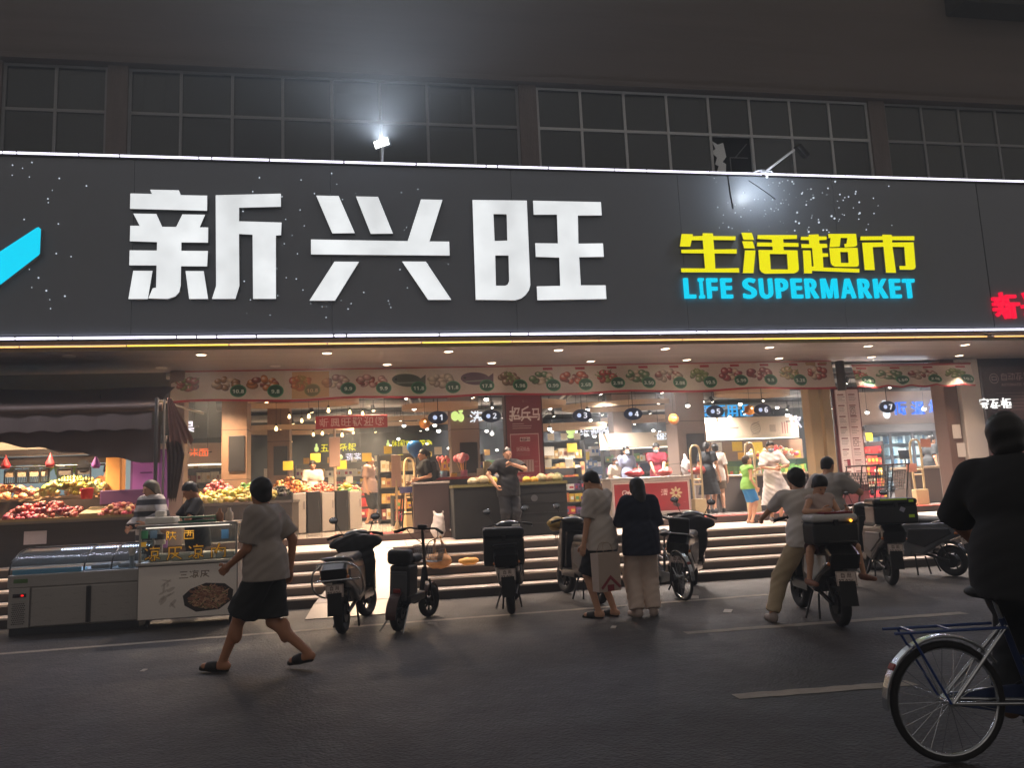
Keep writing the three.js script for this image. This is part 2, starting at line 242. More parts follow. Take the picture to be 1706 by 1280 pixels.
// everything in units of the figure's height: facing +z, its left at +x
function person(label, pos, ry, o) {
  const H = o.H ?? 1.7, t = thing('person', label, o.cat ?? 'person', pos, ry), b = (o.build ?? 1) * H, v = (a) => V(a[0] * H, a[1] * H, a[2] * H), female = o.female;
  const pel = v(o.pel ?? [0, 0.53, 0]), up = V(...(o.lean ?? [0, 1, 0.02])).normalize(), tw = o.twist ?? 0, side = V(Math.cos(tw), 0, -Math.sin(tw)).addScaledVector(up, -V(Math.cos(tw), 0, -Math.sin(tw)).dot(up)).normalize(), fw = side.clone().cross(up);
  const at = (p, s, u, f) => p.clone().addScaledVector(side, s * H).addScaledVector(up, u * H).addScaledVector(fw, f * H);
  const chest = at(pel, 0, 0.225, 0), sh = (female ? 0.092 : 0.105) * (o.wide ?? 1), Ls = at(pel, sh, 0.285, -0.005), Rs = at(pel, -sh, 0.285, -0.005), neck = at(pel, 0, 0.315, -0.004), head = neck.clone().addScaledVector(up, 0.075 * H).addScaledVector(fw, 0.016 * H).add(v(o.headOff ?? [0, 0, 0]));
  const hw = 0.05, Lh = pel.clone().add(v([hw, -0.02, 0])), Rh = pel.clone().add(v([-hw, -0.02, 0]));
  const arm = (s, tg, pole) => ik(s, v(tg), 0.172 * H, 0.152 * H, V(...pole)), leg = (h, tg, pole) => ik(h, v(tg), 0.245 * H, 0.245 * H, V(...pole));
  const LH = o.LH ?? [0.15, 0.5, 0.03], RH = o.RH ?? [-0.15, 0.5, 0.03], LF = o.LF ?? [0.055, 0.045, 0], RF = o.RF ?? [-0.055, 0.045, -0.01];
  const [Le, Lw] = arm(Ls, LH, o.LP ?? [0.3, 0, -1]), [Re, Rw] = arm(Rs, RH, o.RP ?? [-0.3, 0, -1]), [Lk, La] = leg(Lh, LF, o.LKP ?? [0.12, 0, 1]), [Rk, Ra] = leg(Rh, RF, o.RKP ?? [-0.12, 0, 1]);
  const fr = [side, up, fw], el = (c, r, k = 0.05) => ({ c: c.toArray(), r: r.map((x) => x * b), k, f: fr });
  const fdir = (a, yaw) => V(Math.sin(yaw), 0, Math.cos(yaw)), foot = (a, yaw, tip) => { const d = fdir(a, yaw), heel = a.clone().addScaledVector(d, -0.022 * H).add(V(0, -0.02 * H, 0)), toe = a.clone().addScaledVector(d, 0.095 * H).add(V(0, -0.028 * H + tip * H, 0)); return [heel, toe]; };
  const [Lhe, Lto] = foot(La, o.LY ?? 0.15, o.LT ?? 0), [Rhe, Rto] = foot(Ra, o.RY ?? -0.15, o.RT ?? 0);
  const torso = (g) => [el(pel, [0.088 + g, 0.06 + g, 0.066 + g]), el(at(pel, 0, 0.09, 0.004), [(female ? 0.07 : 0.08) + g, 0.08, 0.056 + g]), el(chest, [(female ? 0.082 : 0.092) + g, 0.088 + g, 0.06 + g]), cap(at(pel, sh * 0.8, 0.28, 0), at(pel, -sh * 0.8, 0.28, 0), (0.032 + g * 0.6) * b, (0.032 + g * 0.6) * b, 0.05),
    ...(female ? [el(at(pel, 0.038, 0.215, 0.05), [0.03 + g * 0.7, 0.032, 0.028 + g * 0.7], 0.04), el(at(pel, -0.038, 0.215, 0.05), [0.03 + g * 0.7, 0.032, 0.028 + g * 0.7], 0.04)] : [])];
  const body = [...torso(0), cap(neck, head, 0.03 * b, 0.03 * b, 0.03), cap(Ls, Le, 0.03 * b, 0.022 * b, 0.03), cap(Rs, Re, 0.03 * b, 0.022 * b, 0.03), cap(Le, Lw, 0.022 * b, 0.0155 * b, 0.015), cap(Re, Rw, 0.022 * b, 0.0155 * b, 0.015),
    cap(Lh, Lk, 0.05 * b, 0.033 * b, 0.03), cap(Rh, Rk, 0.05 * b, 0.033 * b, 0.03), cap(Lk, La, 0.031 * b, 0.02 * b, 0.02), cap(Rk, Ra, 0.031 * b, 0.02 * b, 0.02), el(Lk.clone().lerp(La, 0.3).add(V(0, 0, -0.008 * H)), [0.03, 0.06, 0.03], 0.02), el(Rk.clone().lerp(Ra, 0.3).add(V(0, 0, -0.008 * H)), [0.03, 0.06, 0.03], 0.02),
    cap(Lhe, Lto, 0.021 * b, 0.016 * b, 0.02), cap(Rhe, Rto, 0.021 * b, 0.016 * b, 0.02)];
  const cell = o.cell ?? 0.014, skin = o.skin ?? SKIN;
  const place = (g, w, e, left, palm) => { // hand continues the forearm
    const d = w.clone().sub(e).normalize(), y = d.clone().negate(), px = V(...(palm ?? (left ? [-1, 0, 0.2] : [1, 0, 0.2]))), x = px.negate().addScaledVector(y, -px.dot(y)).normalize(), z = x.clone().cross(y), m = new THREE.Matrix4().makeBasis(x, y, z), c = g.clone();
    if (!left) { c.scale(1, 1, -1); const ix = c.index; for (let i = 0; i < ix.count; i += 3) { const q = ix.getX(i); ix.setX(i, ix.getX(i + 1)); ix.setX(i + 1, q); } }
    const s = H / 1.75 * 0.98; c.scale(s, s, s); c.applyMatrix4(m); c.translate(...w.toArray()); c.computeVertexNormals(); return c;
  };
  const hd = new THREE.Matrix4().makeRotationFromEuler(new THREE.Euler(o.nod ?? 0, (o.turn ?? 0) + tw, o.tilt ?? 0, 'YXZ')), hs = (o.headScale ?? 1) * H / 1.7, headM = (g) => g.clone().scale(hs, hs, hs).applyMatrix4(hd).translate(...head.toArray());
  part(t, 'body', [nets(body, { cell }), headM(HEADG), place(HAND[o.LG ?? 'relaxed'], Lw, Le, true, o.LPalm), place(HAND[o.RG ?? 'relaxed'], Rw, Re, false, o.RPalm)], skin);
  if (o.hair !== null) part(t, 'hair', headM(HAIRG[o.hair ?? 'short']), o.hairMat ?? HAIR);
  for (const s of [-1, 1]) part(t, 'eye', headM(S(0.009, s * 0.03, 0.004, 0.0845, [1.3, 0.7, 0.6], 8, 6)), EYE);
  if (o.mask) part(t, 'face_mask', headM(MASKG), mat(0x9fb6c8, 0.8)); else part(t, 'mouth', headM(S(0.015, 0, -0.051, 0.094, [1.2, 0.35, 0.4], 8, 6)), LIP);
  const wr = o.cell && o.cell < 0.0135 ? 0.0042 : 0.0035;
  for (const c of o.wear ?? []) {
    const g = c.g ?? 0.011, m = c.mat ?? mat(lin(c.color), 0.85), P = [], clips = [];
    const cutAt = (p, a, q, sgn = 1) => { const d = q.clone().sub(a).normalize().multiplyScalar(sgn); return [...d.toArray(), ...p.toArray()]; };
    if (c.t === 'shirt' || c.t === 'dress') {
      P.push(...torso(g)); const sl = c.sleeve ?? 0.75;
      for (const [s, e, w] of [[Ls, Le, Lw], [Rs, Re, Rw]]) if (sl > 0) {
        const end = sl <= 1 ? s.clone().lerp(e, sl) : e; P.push(cap(s, end.clone().addScaledVector(e.clone().sub(s), 0.15), (0.032 + g * 0.7) * b, (0.033 + g * 0.7) * b * (c.cuff ?? 1), 0.04, sl <= 1 ? cutAt(end, s, e) : undefined));
        if (sl > 1) { const e2 = e.clone().lerp(w, sl - 1); P.push(cap(e, e2, (0.026 + g) * b, (0.022 + g) * b, 0.02, cutAt(e2, e, w))); }
      }
      const hem = c.hem ?? 0.44;
      if (c.t === 'shirt') { const hp = V(pel.x, hem * H, pel.z); P.push(cap(at(pel, 0, 0.06, 0), hp.clone().add(V(0, -0.03 * H, 0)), (0.074 + g) * b, (c.flare ?? 0.083 + g) * b, 0.06)); for (const s of [-0.028, 0.028]) P.push(cap(at(pel, s, 0.05, 0), hp.clone().addScaledVector(side, s * H).add(V(0, -0.03 * H, 0)), (0.068 + g) * b, (c.flare ?? 0.075 + g) * b, 0.05)); clips.push([0, -1, 0, 0, hem * H, 0]); }
      else { const hp = V(...(c.end ?? [0, hem, 0])).multiplyScalar(H); for (const s of [-0.35, 0.35]) P.push(cap(at(pel, 0, 0.05, 0), hp.clone().addScaledVector(side, s * (c.flare ?? 0.15) * H).add(V(0, -0.02 * H, 0)), (0.072 + g) * b, (c.flare ?? 0.15) * H, 0.06)); clips.push([0, -1, 0, 0, hem * H, 0]); }
      clips.push([...up.toArray(), ...at(pel, 0, 0.348, 0).toArray()]);
    } else if (c.t === 'pants') {
      P.push(el(pel, [0.09 + g, 0.062 + g, 0.07 + g])); const len = c.len ?? 2, lw = c.loose ?? 0.012;
      for (const [h, k, a] of [[Lh, Lk, La], [Rh, Rk, Ra]]) {
        const e1 = len < 1 ? h.clone().lerp(k, len) : k; P.push(cap(h, e1.clone().addScaledVector(k.clone().sub(h), len < 1 ? 0.1 : 0), (0.054 + g) * b, (0.038 + lw) * b, 0.03, len < 1 ? cutAt(e1, h, k) : undefined));
        if (len >= 1) { const e2 = k.clone().lerp(a, Math.min(len, 2) - 1); P.push(cap(k, e2.clone().addScaledVector(a.clone().sub(k), 0.06), (0.037 + lw) * b, (0.024 + lw * 1.15) * b, 0.03, cutAt(e2, k, a))); }
      }
      clips.push([...up.toArray(), ...at(pel, 0, 0.075, 0).toArray()]);
    }
    part(t, c.name ?? (c.t === 'pants' ? ((c.len ?? 2) < 1.3 ? 'shorts' : 'trousers') : c.t), nets(P, { cell: c.cell ?? cell, clips, wrinkle: wr * (c.w ?? 1) }), m);
  }
  if (o.shoe !== null) for (const [h, q, y] of [[Lhe, Lto, La], [Rhe, Rto, Ra]]) {
    const m = o.shoe?.mat ?? mat(lin(o.shoe?.color ?? 0x1a1715), 0.6), sl = o.shoe?.slipper, d = q.clone().sub(h);
    part(t, 'shoe', nets(sl ? [cap(h.clone().add(V(0, -0.016 * H, 0)), q.clone().add(V(0, -0.008 * H, 0)).addScaledVector(d, 0.1), 0.014 * b, 0.014 * b, 0.01), cap(h.clone().lerp(q, 0.55), h.clone().lerp(q, 0.75), 0.027 * b, 0.024 * b, 0.01)] : [cap(h, q.clone().addScaledVector(d, 0.06), 0.027 * b, 0.021 * b, 0.02), cap(h.clone().add(V(0, 0.012 * H, 0)), h.clone().lerp(q, 0.4), 0.026 * b, 0.024 * b, 0.02)], { cell: 0.009 }), m);
  }
  t.userData.joints = undefined; t.hands = { L: Lw, R: Rw, head, pel, neck };
  return t;
}
// ---------------------------------------------------------------- the setting
const asphaltMap = noiseTex(512, [[4, 1.5], [9, 1.2], [30, 0.8], [170, 1], [256, 1.3]], 70, 255, 31);
const road = mat(lin(0x393330), 0.8, 0, { map: rep(asphaltMap, 14, 11), bumpMap: rep(noiseTex(512, [[128, 1], [256, 1.5]], 0, 255, 12), 30, 30), bumpScale: 0.012, roughnessMap: rep(scuff, 9, 9) });
struct('road', new THREE.PlaneGeometry(90, 70).rotateX(-Math.PI / 2).translate(2, 0, -2), road);
{ // worn painted lines, a sheet above the asphalt; the wear eats into their edges
  const wearMat = mat(lin(0xb0a596), 0.8, 0, { map: rep(noiseTex(256, [[9, 1], [40, 1], [120, 1.2]], 110, 255, 77), 0.4, 2) });
  const strip = (x0, x1, z0, z1, w) => { // ragged quad strip
    const n = Math.ceil((x1 - x0) / 0.12), p = [], ix = [], uv = [];
    for (let i = 0; i <= n; i++) { const u = i / n, x = x0 + (x1 - x0) * u, z = z0 + (z1 - z0) * u, a = w / 2 * rnd(0.75, 1.05), b = w / 2 * rnd(0.75, 1.05); p.push(x, 0.004, z - a, x, 0.004, z + b); uv.push(x, 0, x, w); if (i < n) ix.push(i * 2, i * 2 + 1, i * 2 + 2, i * 2 + 1, i * 2 + 3, i * 2 + 2); }
    const g = new THREE.BufferGeometry(); g.setAttribute('position', new THREE.Float32BufferAttribute(p, 3)); g.setAttribute('uv', new THREE.Float32BufferAttribute(uv, 2)); g.setIndex(ix); g.computeVertexNormals(); return g;
  };
  for (const a of [[-14, 5.0, -9.15, -9.72, 0.13], [3.0, 6.1, -7.66, -7.55, 0.15], [2.42, 3.75, -5.32, -5.24, 0.15]]) struct('road_marking', strip(...a), wearMat);
}
// entrance steps: pale stone treads over dark risers, a landing, and one more riser at the shop front
const stone = mat(lin(0xe8d8ca), 0.42, 0, { map: rep(scuff, 0.5, 0.5), roughnessMap: rep(scuff, 0.7, 0.7) }), riserM = mat(lin(0x4a403b), 0.5, 0, { map: rep(scuff, 0.8, 2) });
const stepZ = [-11.45, -11.76, -12.07, -12.38, -12.69];
const stepsRoot = new THREE.Group(); stepsRoot.name = 'entrance_steps'; stepsRoot.userData = { kind: 'structure' }; scene.add(stepsRoot);
for (let i = 0; i < 4; i++) for (const [x0, x1] of [[-14, -0.62 + 0.07 * i], [0.17, 22]]) {
  const n = Math.max(1, Math.round((x1 - x0) / 1.5)), w = (x1 - x0) / n;
  for (let k = 0; k < n; k++) part(stepsRoot, 'tread', RB(w - 0.004, 0.03, 0.34, 0.006, x0 + w * (k + 0.5), 0.125 + i * 0.14 + rnd(-0.0012, 0.0012), stepZ[i] - 0.155), stone);
  for (let k = 0; k < n; k++) part(stepsRoot, 'riser', B(w - 0.003, 0.11, 0.05, x0 + w * (k + 0.5), 0.055 + i * 0.14, stepZ[i] - 0.035), riserM);
}
{
  const n = 30, w = 36 / n;
  for (let k = 0; k < n; k++) { const x = -14 + w * (k + 0.5); part(stepsRoot, 'riser', B(w - 0.003, 0.11, 0.05, x, 0.615, stepZ[4] - 0.035), riserM); for (let j = 0; j < 2; j++) part(stepsRoot, 'landing_slab', RB(w - 0.004, 0.03, 0.9, 0.005, x, 0.685 + rnd(-0.0008, 0.0008), stepZ[4] + 0.015 - 0.452 - j * 0.904), stone); }
  part(stepsRoot, 'step_core', [B(13.3, 0.56, 1.3, -7.33, 0.28, -12.95 - 0.1), B(21.7, 0.56, 1.3, 11.05, 0.28, -13.05)], riserM);
}
part(stepsRoot, 'sill_riser', B(36, 0.12, 0.06, 4, 0.76, -14.52), mat(lin(0x38241e), 0.5));
{ // a wheel ramp of pale slabs let into the steps
  const r = new THREE.Group(); r.name = 'ramp'; r.userData = { kind: 'structure' }; scene.add(r);
  const wedge = (x0, x1, xa, xb, z0, z1, y0, y1) => { const g = new THREE.BufferGeometry(); g.setAttribute('position', new THREE.Float32BufferAttribute([x0, y0, z0, x1, y0, z0, xb, y1, z1, xa, y1, z1, x0, -0.02, z0, x1, -0.02, z0, xb, -0.02, z1, xa, -0.02, z1], 3)); g.setIndex([0, 1, 2, 0, 2, 3, 4, 5, 1, 4, 1, 0, 4, 0, 3, 4, 3, 7, 5, 6, 2, 5, 2, 1]); const h = g.toNonIndexed(); h.computeVertexNormals(); return h; };
  const slab = mat(lin(0x9f9187), 0.5, 0, { roughnessMap: scuff });
  part(r, 'lower_slab', wedge(-0.98, 0.13, -0.93, 0.15, -10.35, -11.1, 0.012, 0.1), slab);
  part(r, 'upper_slab', wedge(-0.925, 0.15, -0.36, 0.165, -11.115, -12.7, 0.103, 0.702), slab);
}
const SF = 0.82; // shop floor
const tileM = mat(lin(0xd0c3b8), 0.2, 0, { map: rep(scuff, 1.4, 1.4), roughnessMap: rep(scuff, 0.6, 0.6) });
{ // polished shop floor in 0.8 m tiles near the entrance
  const f = new THREE.Group(); f.name = 'shop_floor'; f.userData = { kind: 'structure' }; scene.add(f);
  part(f, 'floor_base', B(30, 0.1, 22.6, 6, SF - 0.065, -25.85), mat(lin(0x8d7d72), 0.4));
  const tg = [0, 1].map(() => new RoundedBoxGeometry(0.797, 0.02, 0.797, 1, 0.002));
  for (let i = 0; i < 21; i++) for (let j = 0; j < 8; j++) { const m = part(f, 'floor_tile', tg[(i + j) % 2], tileM); m.position.set(-3.6 + i * 0.8, SF - 0.01, -14.95 - j * 0.8); }
  part(f, 'floor_tiles_beyond', B(30, 0.02, 15.7, 6, SF - 0.0125, -29.3), tileM, undefined, 'stuff');
}
// ---------------------------------------------------------------- the building above and around the shop
const bld = thing('shop_building', 'grey concrete building above the shop sign with a long band of dark windows', 'building');
const wallM = mat(lin(0x70655e), 0.9, 0, { map: rep(scuff, 0.25, 0.25), bumpMap: rep(N1, 0.6, 0.6), bumpScale: 0.01 });
const alum = mat(lin(0x7a7a78), 0.5, 0.2), darkIn = mat(lin(0x1d1d1d), 0.9);
part(bld, 'wall', [B(40, 3.7, 0.3, 3, 6.2, -15.07), B(40, 4.2, 0.3, 3, 12.1, -15.07)], wallM);
const bays = [[-15, -7.25, 8], [-6.88, -5.03, 2], [-4.66, 3.02, 8], [3.4, 11.16, 8], [11.56, 19.4, 8]];
for (const [a, b] of [[-7.25, -6.88], [-5.03, -4.66], [3.02, 3.4], [11.16, 11.56]]) part(bld, 'pilaster', B(b - a, 1.96, 0.34, (a + b) / 2, 9.02, -15.06), wallM);
part(bld, 'ledge', B(40, 0.12, 0.16, 3, 10.06, -14.85), wallM);
part(bld, 'dark_room', [B(40, 2.4, 0.1, 3, 9, -17.2), B(40, 0.1, 2, 3, 7.95, -16.3), B(40, 0.1, 2, 3, 10.15, -16.3)], darkIn);
part(bld, 'eave', B(3.2, 1, 0.6, 15.1, 12.75, -14.6), mat(0x1c1a19, 0.9));
const paneM = [0x8a9494, 0x7d8888, 0x959d9c].map((c) => new THREE.MeshPhysicalMaterial({ color: c, roughness: 0.06, transmission: 0.9, thickness: 0, ior: 1.6 }));
const curtainM = mat(lin(0x7c7a70), 0.9);
bays.forEach(([a, b, n], bi) => {
  const w = (b - a) / n, y0 = 8.04, ym = 9.06, y1 = 9.98, fz = -14.98, bars = [B(b - a, 0.05, 0.07, (a + b) / 2, y0 + 0.025, fz), B(b - a, 0.05, 0.07, (a + b) / 2, y1 - 0.025, fz)];
  for (let i = 0; i <= n; i++) bars.push(B(0.055, y1 - y0 - 0.1, 0.066, a + w * i + (i ? i === n ? -0.0275 : 0 : 0.0275), (y0 + y1) / 2, fz));
  for (let i = 0; i < n; i++) bars.push(B(w - (i && i < n - 1 ? 0.055 : 0.0825), 0.06, 0.062, a + w * (i + 0.5) + (i ? i === n - 1 ? -0.0137 : 0 : 0.0137), ym, fz));
  const win = part(bld, 'window', bars, bi === 3 ? mat(lin(0xa8a8a4), 0.5, 0.2) : alum, bi === 3 ? 'window band with a broken pane and torn paper inside' : undefined);
  for (let i = 0; i < n; i++) for (const [p, q] of [[y0 + 0.05, ym - 0.03], [ym + 0.03, y1 - 0.05]]) {
    if (bi === 3 && p < 8.5 && i === 4) continue; // the smashed pane
    const m = part(win, 'pane', B(w - 0.055, q - p, 0.008, 0, 0, 0), paneM[(i * 7 + bi) % 3]); m.position.set(a + w * (i + 0.5), (p + q) / 2, fz + rnd(-0.006, 0.006)); m.rotation.y = rnd(-0.02, 0.02); m.rotation.x = rnd(-0.012, 0.012); if (rnd() < 0.22) part(win, 'curtain', B(w * rnd(0.35, 0.9), q - p, 0.02, a + w * (i + 0.5) + rnd(-0.08, 0.08), (p + q) / 2, fz - rnd(0.15, 0.5)), curtainM);
  }
  if (bi === 3) { // torn white paper, a pale board behind glass, and thin rails in the broken window
    const s = new THREE.Shape([[7.38, 8.15], [7.62, 8.12], [7.66, 8.45], [7.58, 8.5], [7.68, 8.62], [7.63, 8.95], [7.5, 8.9], [7.36, 8.99], [7.44, 8.8], [7.33, 8.72], [7.46, 8.6], [7.4, 8.44], [7.48, 8.4]].map((p) => new THREE.Vector2(...p)));
    part(win, 'torn_paper', new THREE.ExtrudeGeometry(s, { depth: 0.006, bevelEnabled: false }).translate(0, 0, -15.1), mat(lin(0xd4d6cf), 0.8));
    part(win, 'pale_board', B(0.86, 0.92, 0.02, 8.73, 8.5, -15.08), mat(lin(0xb4bab6), 0.6));
    part(win, 'rail', [bar([7.78, 8.1, -15.12], [7.78, 8.62, -15.12], 0.012), bar([7.78, 8.62, -15.12], [8.2, 8.62, -15.12], 0.012), bar([7.9, 8.62, -15.12], [8.2, 8.95, -15.12], 0.012), bar([6.6, 8.65, -15.12], [7.2, 8.65, -15.12], 0.012), bar([6.6, 8.1, -15.12], [6.6, 8.65, -15.12], 0.012), bar([6.85, 8.15, -15.13], [7.2, 8.6, -15.13], 0.015)], alum);
  }
});
// canopy that carries the sign
const soffitM = mat(lin(0x6e6764), 0.6, 0.1, { roughnessMap: rep(scuff, 0.4, 0.4) });
part(bld, 'canopy', [B(40, 0.08, 2.2, 3, 7.02, -13.75), B(40, 0.06, 2.16, 3, 3.98, -13.78)], soffitM);
part(bld, 'canopy_edge', [B(31.3, 0.055, 0.1, -4.35, 4.035, -12.62), B(10.4, 0.055, 0.1, 16.65, 4.035, -12.62), B(40, 0.02, 0.13, 3, 4.075, -12.58)], mat(lin(0xa08d84), 0.4, 0.4));
const amberLed = glow(0xffc060, 1.5, 0x443322);
const amb = thing('amber_light_strip', 'thin amber light strip along the canopy edge under the white tubes', 'light strip', [0, 0, 0]);
for (let x = -16; x < 21; x += 1.52) if (Math.abs(x + 0.75 - 11.7) > 0.8) part(amb, 'led_segment', B(1.5, 0.022, 0.02, x + 0.75, 4.0, -12.56 + rnd(-0.002, 0.002)), rnd() < 0.3 ? glow(0xffd23a, 1.5, 0x443311) : amberLed);
part(amb, 'led_segment', [B(0.62, 0.022, 0.02, 10.95, 4.0, -12.56), B(0.7, 0.022, 0.02, 11.86, 4.0, -12.56)], amberLed);
// outer shop shell
const shellM = mat(lin(0x2f3232), 0.9), clad = mat(lin(0x8a6a52), 0.45, 0, { map: rep(scuff, 0.3, 2) });
part(bld, 'interior_shell', [B(0.2, 4.3, 21.6, -9.1, 2.9, -25.8), B(0.2, 4.3, 21.6, 21.1, 2.9, -25.8), B(30, 4.3, 0.2, 6, 2.9, -36.7), B(30, 0.2, 22.2, 6, 4.6, -26), B(40, 0.5, 0.3, 3, 4.25, -15.05)], shellM);
// columns along the shop front
part(bld, 'column', [RB(0.26, 3.14, 0.35, 0.02, -3.62, 2.38, -14.85)], mat(lin(0x7b6a60), 0.45), 'brown column left of the entrance');
part(bld, 'column', [RB(0.24, 3.1, 0.3, 0.02, 8.97, 2.37, -14.85), RB(0.2, 3.1, 0.28, 0.02, 9.26, 2.37, -14.85)], mat(lin(0xa58d6a), 0.35, 0.35), 'pale gold column beside the notice board');
part(bld, 'column', [RB(0.34, 3.1, 0.4, 0.02, 12.2, 2.37, -14.9)], mat(lin(0x5a4238), 0.5), 'brown column right of the small entrance');
part(bld, 'column', [RB(0.5, 3.1, 0.3, 0.02, 12.66, 2.37, -14.8)], mat(lin(0xb3a89d), 0.5), 'pale column right of the small entrance');
{ // the tiled wall of the locker bay, right of the shop
  const w = part(bld, 'locker_wall', B(9.2, 3.2, 0.25, 17.6, 2.4, -14.98), mat(lin(0x2a1c1a), 0.7), 'dark red wall of the locker bay');
  const tm = [0x4a2620, 0x43221d, 0x502a23].map((c) => mat(lin(c), 0.4, 0, { roughnessMap: scuff })), g = new RoundedBoxGeometry(0.6, 0.43, 0.02, 1, 0.006);
  for (let i = 0; i < 6; i++) for (let j = 0; j < 4; j++) { const m = part(w, 'tile', g, tm[(i * 5 + j * 3) % 3]); m.position.set(13.35 + i * 0.61, 0.95 + j * 0.44, -14.848); }
}
// inner columns of the sales floor
for (const [x, z, w, c, l] of [[-3.04, -17.3, 0.52, 0, 'wood clad column behind the fruit display'], [-2.6, -21, 0.56, 0, 'second wood clad column farther inside'], [2.05, -19, 0.7, 1, 'grey brown column under the blue and green sign'], [7.05, -22, 0.56, 1, 'grey brown column with a dark panel'], [7.7, -18.6, 0.76, 1, 'grey column under the cleaning goods sign']]) {
  const col = part(bld, 'inner_column', RB(w, 3.7, w, 0.015, x, 2.67, z), c ? mat(lin(0x7d6a60), 0.5) : clad, l);
  part(col, 'column_sign', RB(w * 0.62, 0.75, 0.03, 0.01, x + w * 0.1, x < 0 ? 2.55 : 2.35, z + w / 2 + 0.02), mat(lin(0x201f20), 0.4));
  part(col, 'column_joint', [B(w + 0.004, 0.012, w + 0.004, x, 2.0, z), B(w + 0.004, 0.012, w + 0.004, x, 3.05, z)], darkIn);
}
